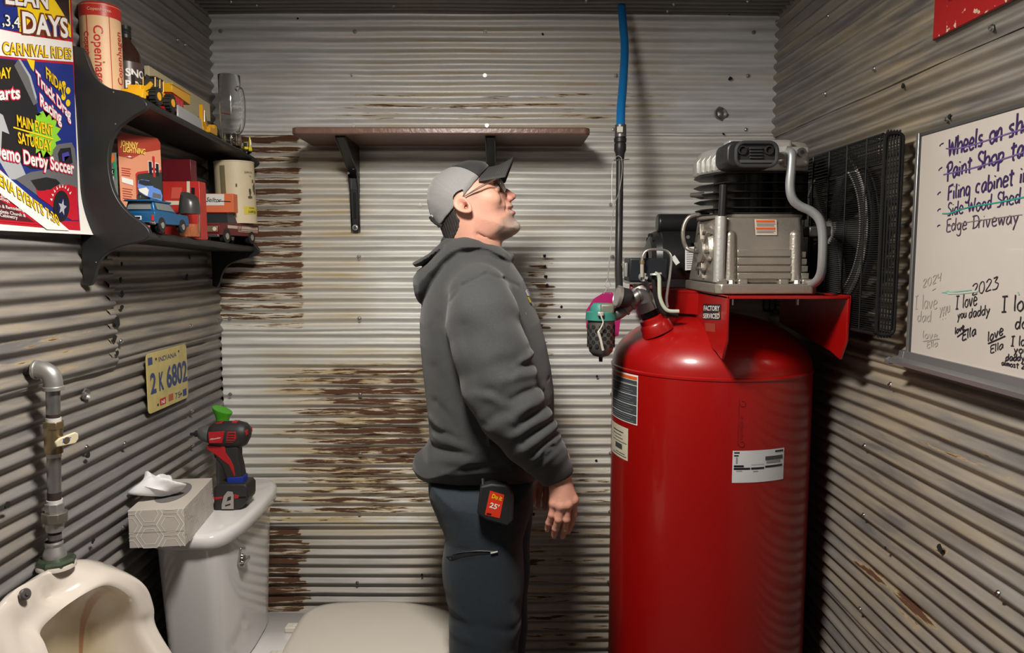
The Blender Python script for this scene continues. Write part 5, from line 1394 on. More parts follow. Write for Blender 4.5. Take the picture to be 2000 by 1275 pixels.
# boxes
def sbox(name, px0, px1, py0, py1, y, dep, m, label, cat='box', zf=None):
    a, b = onY(px0, py1, y), onY(px1, py0, y)
    z0 = a.z if zf is None else zf
    t = thing(name, ((a.x + b.x) / 2, y, z0), label, cat)
    MB().box2((a.x, y, z0), (b.x, y + dep, b.z)).build('carton', m, t, bevel=.001)
    return t
yb = 1.88
rb = sbox('red_box', 322, 389, 354, 470, yb, .040, mat('box_red', (.50, .03, .025), .35, noise=.1), 'red and cream box under the maroon box on the lower shelf', zf=zbot(yb) + .001)
pl = lambda px, py: onY(px, py, yb)
flat([(365, 354), (371, 354), (371, 398), (365, 398)], pl, (0, -.0008, 0), M_STK_C, rb)
flat([(323, 392), (389, 393), (389, 400), (323, 400)], pl, (0, -.0008, 0), M_STK_C, rb)
flat([(374, 366), (381, 367), (381, 380), (374, 379)], pl, (0, -.0012, 0), M_STK_B, rb)
flat([(336, 366), (356, 366), (354, 388), (334, 388)], pl, (0, -.0010, 0), mat('box_red_gloss', (.62, .10, .07), .3), rb)
zr = pl(350, 354).z + .0006
mb_ = sbox('maroon_box', 318, 372, 311, 353, yb + .003, .035, mat('box_maroon', (.11, .008, .014), .35), 'dark maroon box with silver emblem on top of the red box', zf=zr)
pl = lambda px, py: onY(px, py, yb + .005)
MB().cyl(pl(344, 332), pl(344, 332) + Vector((0, -.0008, 0)), .0085, n=24).build('silver_emblem', mat('emblem_silver', (.42, .36, .37), .35, .5), mb_)
flat([(352, 328), (362, 327), (364, 340), (352, 338)], pl, (0, -.0008, 0), mat('emblem_silver', (.42, .36, .37), .35, .5), mb_)
flat([(333, 312), (334.5, 312), (334.5, 352), (333, 352)], pl, (0, -.0008, 0), mat('box_edge', (.25, .05, .05), .4), mb_)
yc = 1.99
yc = 2.055
ob = sbox('orange_box', 392, 455, 378, 402, yc, .034, mat('box_orange', (.72, .17, .07), .45), 'orange carton with white band and black script, lying on the maroon pickup roof', zf=zbot(2.05) + .0008 + .0842)
pl = lambda px, py: onY(px, py, yc)
flat([(400, 378.5), (438, 379), (438, 401), (400, 401)], pl, (0, -.0008, 0), M_WHT, ob)
letters('Seiltor', (403, 394), (433, 395), pl, .0125, M_STK_B, ob, shear=.35, n=.0014, bold=.01)
flat([(426, 392), (451, 393), (451, 394.4), (426, 393.6)], pl, (0, -.0014, 0), M_STK_B, ob)

# cream canister leaning
cy_ = 2.172; cc = onY(468, 430, cy_)
zc_ = zbot(cy_) + .0622
tl = Matrix.Rotation(radians(-1.5), 3, 'Y')
can = thing('canister', (cc.x - .003, cy_, zc_), 'cream cardboard canister with faded picture, at the far end of the lower shelf', 'canister')
ax_ = (tl @ Vector((0, 0, 1))); hh = onY(468, 318, cy_).z - zc_; o = Vector((cc.x - .003, cy_ - .01, zc_))
CR = .0545
MB().lathe([(.001, 0), (CR, 0), (CR, hh - .004), (CR + .001, hh - .003), (CR + .001, hh), (CR - .003, hh), (.001, hh - .004)], tuple(o), tuple(ax_), 48).build('canister_body', mat('canister_cream', (.66, .56, .38), .5, noise=.04), can)
def canpt(px, h, r=CR + .0006):
    a = tang(px, o.x, o.y, CR); return o + ax_ * h + tl @ Vector((cos(a) * r, sin(a) * r, 0))
def canpatch(pa, pb, h0, h1, m, n=8):
    vs = []; 
    for i in range(n + 1):
        p = pa + (pb - pa) * i / n; vs += [canpt(p, h0), canpt(p, h1)]
    return MB().add(vs, [(2 * i, 2 * i + 2, 2 * i + 3, 2 * i + 1) for i in range(n)]).build('canister_print', m, can, smooth=False)
canpatch(427, 437, hh * .03, hh * .92, mat('canister_olive', (.20, .17, .09), .5))
canpatch(470, 508, hh * .14, hh * .27, mat('canister_yellow', (.66, .55, .06), .5))
M_SEP = mat('print_sepia', (.10, .085, .06), .6)
def canblob(px, h, rx, rz, m=M_SEP):
    a0 = tang(px, o.x, o.y, CR); vs = []
    for k in range(14):
        t = 2 * pi * k / 14; rr = random.uniform(.7, 1.1); a = a0 + cos(t) * rx * rr / CR
        vs.append(o + ax_ * (h + sin(t) * rz * rr) + tl @ Vector((cos(a) * (CR + .0008), sin(a) * (CR + .0008), 0)))
    return MB().add(vs, [tuple(range(14))]).build('canister_print', m, can, smooth=False)
for (px, f, rx, rz) in [(492, .56, .007, .018), (484, .50, .005, .012), (500, .50, .006, .010), (490, .68, .004, .006), (484, .42, .010, .005), (500, .40, .006, .006), (458, .60, .003, .006)]:
    canblob(px, hh * f, rx, rz)
for (s, px, f, H) in [('JUAN VA', 475, .80, .006), ('The', 484, .745, .004), ('Colombian', 480, .235, .004), ('SAMPLER', 478, .165, .007)]:
    v, f_ = text_data(s, .01); a0 = tang(px, o.x, o.y, CR); vs = []
    for (a, b) in v:
        an = a0 + a * H / .72 / CR * .8; vs.append(o + ax_ * (hh * f + b * H / .72) + tl @ Vector((cos(an) * (CR + .0012), sin(an) * (CR + .0012), 0)))
    MB().add(vs, f_).build('lettering', M_SEP, can, smooth=False, weld=False)


# -- toy trucks
def suv():
    yr = 1.575; xR = onY(304, 440, yr).x; W_ = .066; Ln = .155
    o = Vector((xR - W_ / 2, yr, zbot(yr) + .0008)); L = Loc(o, radians(90) - radians(2))     # local +x = away from camera, local -y = room side (+X)
    t = thing('toy_truck', tuple(o), 'metallic blue toy station wagon seen from its tailgate on the lower shelf', 'toy car')
    M_B = mat('toy_blue', (.015, .10, .24), .3, .3); M_B2 = mat('toy_blue_side', (.03, .055, .16), .3, .3)
    h = W_ / 2
    mb = MB(); L.prism(mb, [(0, .016), (0, .040), (.004, .043), (.150, .040), (.155, .030), (.155, .016)], -h, h); body = mb.build('body', M_B, t, bevel=.0018)
    mb = MB()
    lo = [L(.002, -h + .001, .042), L(.098, -h + .001, .041), L(.098, h - .001, .041), L(.002, h - .001, .042)]
    hi = [L(.006, -h + .007, .064), L(.080, -h + .007, .063), L(.080, h - .007, .063), L(.006, h - .007, .064)]
    mb.loft([lo, hi]); mb.build('cabin', M_B, t, bevel=.0015)
    mb = MB(); L.box(mb, (-.004, -h + .004, .062), (.082, h - .004, .066)); mb.build('roof', M_B, t, bevel=.0012)
    M_TW = mat('toy_clear_window', (.16, .17, .17), .15)
    mb = MB(); mb.add([L(.0005, -h + .007, .046), L(.0005, h - .007, .046), L(.0035, h - .011, .060), L(.0035, -h + .011, .060)], [(0, 1, 2, 3)]); mb.build('rear_window', M_TW, t, smooth=False)
    mb = MB(); mb.add([L(.012, -h + .0008, .046), L(.088, -h + .0008, .045), L(.074, -h + .005, .060), L(.012, -h + .005, .060)], [(0, 1, 2, 3)]); mb.build('side_window', M_TW, t, smooth=False)
    mb = MB(); mb.add([L(.100, -h + .004, .043), L(.100, h - .004, .043), L(.083, h - .009, .062), L(.083, -h + .009, .062)], [(0, 1, 2, 3)]); mb.build('windscreen', M_TW, t, smooth=False)
    mb = MB(); L.box(mb, (-.004, -h, .014), (.003, h, .020)); mb.build('bumper', M_CHROME, t, bevel=.001)
    mb = MB(); L.box(mb, (-.0012, -h + .002, .022), (.001, -h + .007, .034)); mb.build('tail_light', M_REDP, t)
    mb = MB(); L.box(mb, (-.0012, h - .007, .022), (.001, h - .002, .034)); mb.build('tail_light', M_REDP, t)
    mb = MB(); L.box(mb, (-.0012, -.004, .024), (.001, .010, .032)); mb.build('number_plate', M_WHT, t)
    mb = MB(); L.box(mb, (-.0016, -.0025, .0256), (.0, .0085, .0304)); mb.build('plate_print', M_STK_B, t)
    for x in (.028, .122):
        for s in (-1, 1):
            a, b = MB(), MB(); wheel(L, a, b, x, s * (h - .004), .0135, .0132, .010); w = a.build('wheel', M_TYRE, t); b.build('wheel_hub', M_CHROME, w)
            mb = MB(); L.cyl(mb, (x, s * (h - .002), .015), (x, s * (h + .0006), .015), .0155, n=20); mb.build('wheel_arch', M_STK_B, t)
suv()


def pickup():
    # nose towards the camera, side turned to the room
    A = Vector((onY(428, 440, 1.985).x, 1.985)); B = Vector((onY(505, 440, 2.215).x, 2.215))
    d = B - A; Ln = d.length; az = atan2(d.y, d.x); W_ = .072; h = W_ / 2
    nrm = Vector((-sin(az), cos(az))); c = A + nrm * h
    o = Vector((c.x, c.y, zbot(2.02) + .0008)); L = Loc(o, az)
    t = thing('toy_pickup', tuple(o), 'maroon toy pickup truck with cream side stripes on the lower shelf under the canister', 'toy car')
    M_M = mat('toy_maroon', (.13, .010, .012), .35)
    M_CS = mat('toy_cream', (.62, .50, .40), .4)
    k = Ln
    mb = MB(); L.prism(mb, [(0, .020), (0, .046), (.01, .052), (k * .28, .054), (k * .50, .054), (k * .50, .036), (k * .96, .036), (k * .96, .053), (k, .053), (k, .020)], -h, h); mb.build('body', M_M, t, bevel=.0015)
    for s in (-1, 1):
        mb = MB(); L.box(mb, (k * .50, s * (h - .002) - .002, .036), (k, s * (h - .002) + .002, .054)); mb.build('bed_side', M_M, t, bevel=.0008)
    mb = MB(); mb.loft([[L(k * .22, -h + .002, .053), L(k * .46, -h + .002, .053), L(k * .46, h - .002, .053), L(k * .22, h - .002, .053)], [L(k * .26, -h + .008, .080), L(k * .43, -h + .008, .080), L(k * .43, h - .008, .080), L(k * .26, h - .008, .080)]]); mb.build('cabin', M_GLASSD, t)
    mb = MB(); L.box(mb, (k * .25, -h + .006, .079), (k * .44, h - .006, .083)); mb.build('roof', M_M, t, bevel=.001)
    for xx in (.44,):
        for s in (-1, 1):
            mb = MB(); mb.tube([L(k * xx, s * (h - .003), .053), L(k * (xx - .01), s * (h - .008), .081)], .002, 6); mb.build('cab_pillar', M_M, t)
    for (z0, z1) in ((.0395, .0475), (.0350, .0378), (.0315, .0330)):
        mb = MB(); L.box(mb, (k * (.20 if z0 > .039 else .45), -h - .0006, z0), (k * .97, -h + .001, z1)); mb.build('side_stripe', M_CS, t)
    for q in range(4):
        mb = MB(); L.prism(mb, [(k * (.42 + q * .03), .034), (k * (.43 + q * .03), .034), (k * (.45 + q * .03), .048), (k * (.44 + q * .03), .048)], -h - .0009, -h); mb.build('stripe_slash', M_M, t)
    mb = MB(); L.box(mb, (-.002, -h + .004, .028), (.001, h - .004, .044)); mb.build('grille', mat('grille_gold', (.32, .25, .15), .4, .5), t, bevel=.0008)
    mb = MB(); L.box(mb, (-.006, -h, .014), (.002, h, .022)); mb.build('bumper', M_STEELD, t, bevel=.002)
    for s in (-1, 1):
        mb = MB(); L.cyl(mb, (-.0025, s * (h - .012), .036), (.001, s * (h - .012), .036), .0055, n=16); mb.build('headlight', M_STK_C, t)
    mb = MB(); L.box(mb, (k - .001, -h + .002, .034), (k + .001, -h + .008, .044)); mb.build('tail_light', mat('lamp_orange', (.7, .3, .1), .4), t)
    for x in (k * .17, k * .80):
        for s in (-1, 1):
            a, b = MB(), MB(); wheel(L, a, b, x, s * (h - .006), .0175, .0172, .014); w = a.build('wheel', M_TYRE, t); b.build('wheel_hub', M_ALU, w)
            mb = MB(); L.cyl(mb, (x, s * (h - .002), .0195), (x, s * (h + .0005), .0195), .0200, n=20); mb.build('wheel_arch', M_STK_B, t)
pickup()

# -- spice jar with slanted grey cap
yj = 1.80; xj = onY(371, 440, yj).x; zj = zbot(yj) + .0008
jar = thing('spice_jar', (xj, yj, zj), 'small clear jar of orange spice with a big slanted dark grey cap', 'jar')
jt = onY(371, 416, yj).z - zj
MB().lathe([(.001, 0), (.0215, 0), (.0235, .003), (.0235, jt), (.0215, jt), (.0215, .003), (.001, .002)], (xj, yj, zj), (0, 0, 1), 32).build('jar_glass', M_GLASS, jar)
MB().cyl((xj, yj, zj + .0025), (xj, yj, zj + jt * .55), .0208, n=28).build('spice', mat('spice_orange', (.45, .14, .05), .8, noise=.3, nscale=300), jar)
capz = onY(371, 381, yj).z - zj
mb = MB(); rings = []
for k in range(9):
    t = k / 8; r_ = .0245 * sqrt(max(0, 1 - (t * .62) ** 2)); rings.append([Vector((xj + cos(a) * r_ + .002 * t, yj + sin(a) * r_, zj + jt - .002 + (capz - jt) * t - (cos(a) * .009 - sin(a) * .006) * t * t)) for a in np.linspace(0, 2 * pi, 33)[:-1]])
mb.loft(rings); mb.build('jar_cap', mat('cap_dark_grey', (.045, .045, .045), .3), jar, angle=40)
# screws on the shelf's end panel
for (px, py) in [(226, 242), (222, 180), (188, 512)]:
    p = onY(px, py, NY); MB().cyl(p, p + Vector((0, -.001, 0)), .0013, n=8).build('panel_pin', M_ALU, shelf)

# ================================================================= BROWN SHELF ON THE BACK WALL
BSY0 = 2.072; BSY1 = YB - .020
bx0, bx1 = onY(568, 260, BSY0).x, onY(1153, 260, BSY0).x
bt, bb = onY(860, 248, BSY0).z, onY(860, 262, BSY0).z
bsh = thing('wooden_shelf', ((bx0 + bx1) / 2, BSY1, bb), 'brown laminate shelf board on two black metal brackets, back wall above the man', 'shelf')
M_LAM = mat('brown_laminate', (.165, .090, .066), .32, noise=.12, nscale=40, bump=.5, bscale=90)
ch = .012
mb = MB().prism([(bx0 + ch, BSY0), (bx1 - ch, BSY0), (bx1, BSY0 + ch), (bx1, BSY1), (bx0, BSY1), (bx0, BSY0 + ch)], (0, 0, bb), (1, 0, 0), (0, 1, 0), (0, 0, 1), bt - bb)
mb.build('shelf_board', M_LAM, bsh, bevel=.004, seg=3)
def bracket(px, pxb, pyb):
    y0 = BSY0 + .03
    x = onY(px, 330, YB - .03).x; t = MB(); w = .0145
    zb_ = onY(pxb, pyb, YB - .03).z
    yw = YB - .0205
    prof_ = [(yw, bb - .0005), (y0, bb - .0005), (y0 + .004, bb - .012), (yw - .050, bb - .075), (yw - .024, bb - .13), (yw - .012, zb_ + .02), (yw - .008, zb_)]
    prof_ += [(yw, zb_)]
    for s in (-1, 1):
        t.prism([(a, b) for a, b in prof_], (x + s * (w - .001) - (.002 if s > 0 else 0), 0, 0), (0, 1, 0), (0, 0, 1), (1, 0, 0), .002)
    t.box2((x - w, y0, bb - .003), (x + w, yw, bb - .0006))
    t.loft([[Vector((x - w, yw - .004, bb - .003)), Vector((x + w, yw - .004, bb - .003)), Vector((x + w, yw, bb - .003)), Vector((x - w, yw, bb - .003))],
            [Vector((x - w, yw - .012, bb - .13)), Vector((x + w, yw - .012, bb - .13)), Vector((x + w, yw, bb - .13)), Vector((x - w, yw, bb - .13))],
            [Vector((x - w * .62, yw - .010, zb_)), Vector((x + w * .62, yw - .010, zb_)), Vector((x + w * .62, yw, zb_)), Vector((x - w * .62, yw, zb_))]])
    t.loft([[Vector((x - w, y0, bb - .004)), Vector((x + w, y0, bb - .004)), Vector((x + w, yw - .03, bb - .004)), Vector((x - w, yw - .03, bb - .004))],
            [Vector((x - w, yw - .05, bb - .075)), Vector((x + w, yw - .05, bb - .075)), Vector((x + w, yw - .004, bb - .10)), Vector((x - w, yw - .004, bb - .10))]])
    b = t.build('shelf_bracket', mat('bracket_black', (.010, .010, .011), .38), bsh, smooth=False, bevel=.001)
    MB().cyl((x, yw - .013, zb_ + .012), (x, yw - .009, zb_ + .012), .0085, .0085, 20).build('bracket_washer', M_ALU, b)
    MB().cyl((x, yw - .018, zb_ + .012), (x, yw - .012, zb_ + .012), .0055, n=6).build('bracket_bolt', M_CHROME, b)
    for (dx, dz) in ((.006, -.052), (-.009, -.066)):
        p = Vector((x + dx, yw - .0505 - .0 * dz, bb + dz - .02)); MB().cyl(p, p + Vector((0, -.003, 0)), .0034, n=10).build('bracket_rivet', M_STEELD, b)
    MB().tube([(x, yw - .016, bb - .14), (x, yw - .0125, zb_ + .04)], .003, 8).build('bracket_rib', mat('bracket_black', (.010, .010, .011), .38), b)
bracket(692, 698, 452)
bracket(960, 960, 452)
for px in (692, 951):
    p = onY(px, 246, YB - .02); MB().cyl((p.x, YB - .024, p.z), (p.x, YB - .03, p.z), .0055, n=12).build('shelf_screw', M_ALU, bsh)
# ================================================================= TISSUE BOX, DRILL, CAN on the toilet tank
tb_z = LZ + .0006
A_ = onZ(253, 1071, tb_z); B_ = onZ(362, 1066, tb_z)
bd = (B_ - A_).normalized(); bn = Vector((-bd.y, bd.x, 0))      # along the near face; into depth
bw = (B_ - A_).length; C_ = onZ(424, 985, tb_z)
bl_ = 0.235; bh = .088
M_TIS = mat('tissue_carton', (.50, .455, .405), .55, noise=.03)
M_TISL = mat('tissue_carton_line', (.80, .77, .72), .5)
tbx = thing('tissue_box', tuple((A_ + B_) / 2 + bn * bl_ / 2), 'beige tissue box with pale hexagon lines on the toilet tank lid', 'tissue box')
def tp(u, v, h): return A_ + bd * u + bn * v + Vector((0, 0, h))
MB().prism3([tp(0, 0, 0), tp(bw, 0, 0), tp(bw, bl_, 0), tp(0, bl_, 0)], (0, 0, bh)).build('carton', M_TIS, tbx, smooth=False, bevel=.0012)
def hexline(mb, f, uv, w=.0011):
    for a, b in zip(uv[:-1], uv[1:]):
        a, b = Vector(a), Vector(b); t = (b - a).normalized(); n = Vector((-t.y, t.x)) * w / 2; q = [a + n, b + n, b - n, a - n]
        mb.add([f(*p) for p in q], [(0, 1, 2, 3)])
def hexes(face, W_, H_, r):
    mb = MB()
    def clipseg(a, b):
        # Liang-Barsky on [0,W]x[0,H]
        t0, t1 = 0.0, 1.0; dx, dy = b[0] - a[0], b[1] - a[1]
        for p, q in ((-dx, a[0]), (dx, W_ - a[0]), (-dy, a[1]), (dy, H_ - a[1])):
            if abs(p) < 1e-9:
                if q < 0: return None
            else:
                t = q / p
                if p < 0: t0 = max(t0, t)
                else: t1 = min(t1, t)
        if t0 >= t1: return None
        return [(a[0] + dx * t0, a[1] + dy * t0), (a[0] + dx * t1, a[1] + dy * t1)]
    for i in range(-1, int(W_ / (r * 1.5)) + 2):
        for j in range(-1, int(H_ / (r * 1.732)) + 2):
            cx_ = i * r * 1.5; cy2 = (j + .5 * (i % 2)) * r * 1.732
            for rr, off in ((r, 0), (r * .68, .1)):
                pts = [(cx_ + cos(k * pi / 3) * rr, cy2 + sin(k * pi / 3) * rr) for k in range(7)]
                for a, b in zip(pts[:-1], pts[1:]):
                    s = clipseg(a, b)
                    if s and (Vector(s[0]) - Vector(s[1])).length > .001: hexline(mb, face, s, .0013 if rr < r else .0018)
    return mb
hexes(lambda u, v: tp(u, -.0006, v), bw, bh, .030).build('hexagon_print', M_TISL, tbx, smooth=False)
hexes(lambda u, v: tp(bw + .0006, u, v), bl_, bh, .030).build('hexagon_print', M_TISL, tbx, smooth=False)
hexline(mb := MB(), lambda u, v: tp(u, -.0008, v), [(0, .036), (bw, .036)], .0008); mb.build('carton_seam', mat('seam', (.30, .27, .24), .6), tbx, smooth=False)
ov = [tp(bw * .5 + cos(a) * bw * .30, bl_ * .52 + sin(a) * bl_ * .33, bh + .0007) for a in np.linspace(0, 2 * pi, 33)[:-1]]
MB().add(ov, [tuple(range(32))]).build('oval_opening', mat('carton_inside', (.16, .15, .145), .6), tbx, smooth=False)
# crumpled tissue
ts = MB(); rings = []
cc = tp(bw * .46, bl_ * .42, bh)
rng = random.Random(4)
for k in range(8):
    t = k / 7; ring = []
    for i in range(26):
        a = 2 * pi * i / 26
        fold = 1 + .28 * sin(3 * a + 1 + 2 * t) + .18 * sin(5 * a + 3 * t)
        rad = (.018 + .036 * sin(min(1, t * 1.15) * pi * .62)) * (1 - .15 * t) * fold
        z = .001 + .052 * t - (.020 * t * t) * (1 + .6 * sin(2 * a + .5)) + .011 * sin(4 * a + 4 * t) * t
        ring.append(cc + bd * (cos(a) * rad * .95 - .030 * t) + bn * (sin(a) * rad * 1.0 - .012 * t) + Vector((0, 0, max(.0015, z + .004))))
    rings.append(ring)
top = [cc + bd * (cos(2 * pi * i / 26) * .012 - .026) + bn * (sin(2 * pi * i / 26) * .012 - .014) + Vector((0, 0, .050 + .008 * sin(3 * 2 * pi * i / 26))) for i in range(26)]
rings.append([r.lerp(t_, .55) + Vector((0, 0, .008)) for r, t_ in zip(rings[-1], top)]); rings.append(top)
ts.loft(rings, False, True)
ts.build('tissue', mat('tissue_white', (.80, .79, .80), .85, sheen=.2), tbx, sub=1, angle=180)

# ---- impact driver, standing on its battery
DY = 1.915; DZ = LZ + .0006
drl = thing('impact_driver', tuple(onY(455, 985, DY)), 'red and black cordless impact driver standing on its battery, on the toilet tank', 'power tool')
M_DR = mat('tool_red', (.38, .010, .014), .4); M_DB = mat('tool_black', (.022, .020, .021), .5); M_DG = mat('tool_grey', (.14, .15, .15), .38, .5)
def dp(px, py, dy=0.0): return onY(px, py, DY + dy)
def dprism(pix, hw, name, m, bev=.003, yc=0.0, seg=3):
    return MB().prism3([dp(a, b) + Vector((0, yc - hw, 0)) for a, b in pix], (0, 2 * hw, 0)).build(name, m, drl, angle=50, bevel=bev, seg=seg)
# motor housing: rings along the barrel
def barrel(px, y0, y1, hw):
    a, b = dp(px, y1), dp(px, y0); cz = (a.z + b.z) / 2; hz_ = (b.z - a.z) / 2
    return [Vector((a.x, DY + cos(t) * hw, cz + sin(t) * hz_ * (1 if True else 1))) for t in np.linspace(0, 2 * pi, 29)[:-1]]
MB().loft([barrel(409, 838, 864, .020), barrel(413, 830, 868, .026), barrel(425, 823, 872, .029), barrel(450, 822, 874, .030), barrel(470, 822, 874, .030), barrel(482, 825, 868, .027), barrel(487, 832, 858, .021), barrel(488.5, 840, 850, .010)]).build('motor_housing', M_DB, drl, angle=60)
MB().loft([barrel(389, 839, 853, .010), barrel(390, 835, 857, .014), barrel(398, 832, 862, .019), barrel(409, 831, 865, .024), barrel(413, 832, 866, .024)]).build('gear_nose', M_DG, drl, angle=50)
MB().loft([barrel(372, 845, 850, .0035), barrel(381, 844, 851, .0045), barrel(382, 841, 853, .008), barrel(389, 840, 853, .009)]).build('bit_collet', M_BLACKM, drl)
dprism([(415, 839), (447, 837), (442, 860), (417, 860)], .0306, 'red_side_panel', M_DR, .0015)
dprism([(452, 838), (468, 838), (470, 850), (464, 859), (449, 859)], .0308, 'vent_panel', M_DR, .0015)
for k in range(4):
    MB().add([dp(454 - k * 1.2, 840.5 + k * 4.8) + Vector((0, -.0312, 0)), dp(467 - k * .4, 840.5 + k * 4.8) + Vector((0, -.0312, 0)), dp(467 - k * .4, 842.5 + k * 4.8) + Vector((0, -.0312, 0)), dp(454 - k * 1.2, 842.5 + k * 4.8) + Vector((0, -.0312, 0))], [(0, 1, 2, 3)]).build('vent_slot', M_STK_B, drl, smooth=False)
dprism([(476, 839), (487, 836), (488, 846), (478, 850)], .0215, 'tail_accent', M_DR, .001)
dprism([(424, 824), (438, 822), (434, 829), (424, 829)], .012, 'top_accent', M_DR, .001)
dprism([(455, 822), (466, 822), (464, 828), (455, 828)], .012, 'top_accent', M_DR, .001)
lp_ = lambda px, py: dp(px, py) + Vector((0, -.0309, 0))
letters('Milwaukee', (419, 854), (440, 850), lp_, .0045, M_STK_W, drl, n=.0004, shear=.4)
dprism([(424, 868), (470, 868), (470, 890), (474, 905), (479, 935), (478, 948), (448, 948), (447, 935), (436, 905), (425, 893)], .0175, 'grip', M_DB, .006, seg=4)
dprism([(409, 866), (444, 868), (446, 880), (455, 893), (461, 905), (465, 926), (461, 926), (452, 905), (440, 896), (430, 888), (416, 878), (409, 874)], .0182, 'grip_accent', M_DR, .002)
dprism([(420, 879), (428, 882), (428, 893), (421, 893)], .009, 'trigger', M_BLACKP, .002)
dprism([(448, 929), (479, 927), (480, 941), (449, 943)], .0188, 'blue_band', mat('tool_blue', (.01, .03, .28), .5), .002)
dprism([(427, 945), (436, 938), (487, 938), (492, 945), (492, 968), (427, 970)], .033, 'base_housing', M_DB, .004)
dprism([(427, 962), (492, 958), (491, 970), (480, 984), (466, 989), (427, 989)], .033, 'battery', M_DB, .004)
dprism([(427, 963), (444, 962), (444, 966), (427, 968)], .0336, 'battery_stripe', M_DR, .001)
dprism([(466, 957), (476, 960), (474, 965), (466, 966)], .0338, 'battery_stripe', M_DR, .001)
clp = dprism([(454, 951), (464, 952), (466, 958), (466, 985), (443, 985), (443, 977), (447, 960)], .0012, 'belt_clip', mat('clip_steel', (.40, .38, .35), .4, .5), .0004, yc=-.0355)
for q in ([(455, 962), (461, 960), (461, 967), (453, 970)], [(450, 977), (460, 974), (460, 977), (450, 980)]):
    MB().add([dp(*p) + Vector((0, -.0370, 0)) for p in q], [(0, 1, 2, 3)]).build('clip_slot', M_STK_B, clp, smooth=False)
# spray can with green nozzle cap behind the tool
cy2 = 2.02; ccan = onY(438, 900, cy2)
cn = thing('spray_can', (ccan.x, cy2, DZ), 'grey can with a flared bright green top, standing behind the impact driver', 'can')
z1_ = onY(440, 828, cy2).z
CRN = .022
MB().lathe([(.001, 0), (CRN, 0), (CRN, z1_ - DZ - .03), (CRN - .004, z1_ - DZ - .015), (.015, z1_ - DZ - .01)], (ccan.x, cy2, DZ), (0, 0, 1), 32).build('can_body', mat('can_grey', (.30, .31, .33), .35, .3), cn)
za_ = onY(430, 938, cy2).z; zb3 = onY(430, 918, cy2).z
vs = []; a0 = tang(432, ccan.x, cy2, CRN); a1 = tang(441, ccan.x, cy2, CRN)
for i in range(7):
    a = a0 + (a1 - a0) * i / 6; vs += [(ccan.x + cos(a) * (CRN + .0006), cy2 + sin(a) * (CRN + .0006), za_), (ccan.x + cos(a) * (CRN + .0006), cy2 + sin(a) * (CRN + .0006), zb3)]
MB().add(vs, [(2 * i, 2 * i + 2, 2 * i + 3, 2 * i + 1) for i in range(6)]).build('can_label', M_STK_B, cn, smooth=False)
rings = []
ctz = onY(440, 800, cy2).z
for (t, r) in [(-.35, .0165), (0, .0165), (.25, .0170), (.55, .0195), (.8, .0245), (1.0, .0265), (1.03, .0250), (.98, .018), (.93, .001)]:
    ring = []
    for k in range(32):
        a = 2 * pi * k / 32; tl_ = max(0, t) ** 1.5
        ring.append(Vector((ccan.x + cos(a) * r, cy2 + sin(a) * r, z1_ + (ctz - z1_) * t - cos(a) * .010 * tl_ * (r / .026))))
    rings.append(ring)
MB().loft(rings).build('green_cap', mat('cap_green', (.06, .34, .01), .35), cn, angle=50)

# ================================================================= LICENCE PLATE on the left wall
PX_ = XL + .0125
c4 = [onX(a, b, PX_) for a, b in [(284, 691), (361, 672), (369, 776), (288, 809)]]
yl, yr_ = (c4[0].y + c4[3].y) / 2, (c4[1].y + c4[2].y) / 2
lpz1 = (c4[0].z + c4[1].z) / 2; lpz0 = (c4[2].z + c4[3].z) / 2
plt = thing('licence_plate', (PX_, (yl + yr_) / 2, lpz0), 'yellow and blue 1975 licence plate 2K6802 on the left wall above the tissue box', 'plate')
def lq(u, v, n=0.0): return Vector((PX_ + .0015 + n, yl + (yr_ - yl) * u, lpz0 + (lpz1 - lpz0) * v))
pw, ph_ = yr_ - yl, lpz1 - lpz0
rr = .012
pl4 = [(rr, 0), (pw - rr, 0), (pw - rr * .3, rr * .3), (pw, rr), (pw, ph_ - rr), (pw - rr * .3, ph_ - rr * .3), (pw - rr, ph_), (rr, ph_), (rr * .3, ph_ - rr * .3), (0, ph_ - rr), (0, rr), (rr * .3, rr * .3)]
plm = MB().prism(pl4, (PX_, yl, lpz0), (0, 1, 0), (0, 0, 1), (1, 0, 0), .0014).build('plate_sheet', mat('plate_yellow', (.50, .41, .16), .5, noise=.12, nscale=30), plt, bevel=.0006)
M_PB = mat('plate_blue', (.035, .055, .16), .5)
def lt(s, u0, u1, v, H, m=M_PB, bold=.03, n=.0006): return letter_mb(s, lq(u0, v, n), lq(u1, v, n), (0, 0, 0), H, bold, 0, Vector((0, 0, 1))).build('lettering', m, plt, smooth=False, weld=False)
lt('INDIANA', .28, .72, .815, .013, bold=.0)
lt('2', .07, .20, .33, .050); lt('K', .27, .38, .33, .046); lt('6802', .45, .985, .33, .055)
for (u, v) in ((.09, .87), (.90, .12)):
    MB().prism([(-.011, -.009), (.011, -.009), (.011, .009), (-.011, .009)], lq(u, v), (0, 1, 0), (0, 0, 1), (1, 0, 0), .0005).build('blue_square', M_PB, plt)
MB().prism([(-.016, -.0085), (.016, -.0085), (.016, .0085), (-.016, .0085)], lq(.34, .125), (0, 1, 0), (0, 0, 1), (1, 0, 0), .0005).build('red_sticker', M_REDP, plt)
MB().prism([(-.013, -.0085), (.013, -.0085), (.013, .0085), (-.013, .0085)], lq(.54, .135), (0, 1, 0), (0, 0, 1), (1, 0, 0), .0005).build('red_sticker', mat('sticker_faded_red', (.40, .09, .05), .5), plt)
lt('NI', .30, .38, .09, .009, M_WHT, n=.0010)
lt('75', .64, .78, .07, .016, bold=.0)
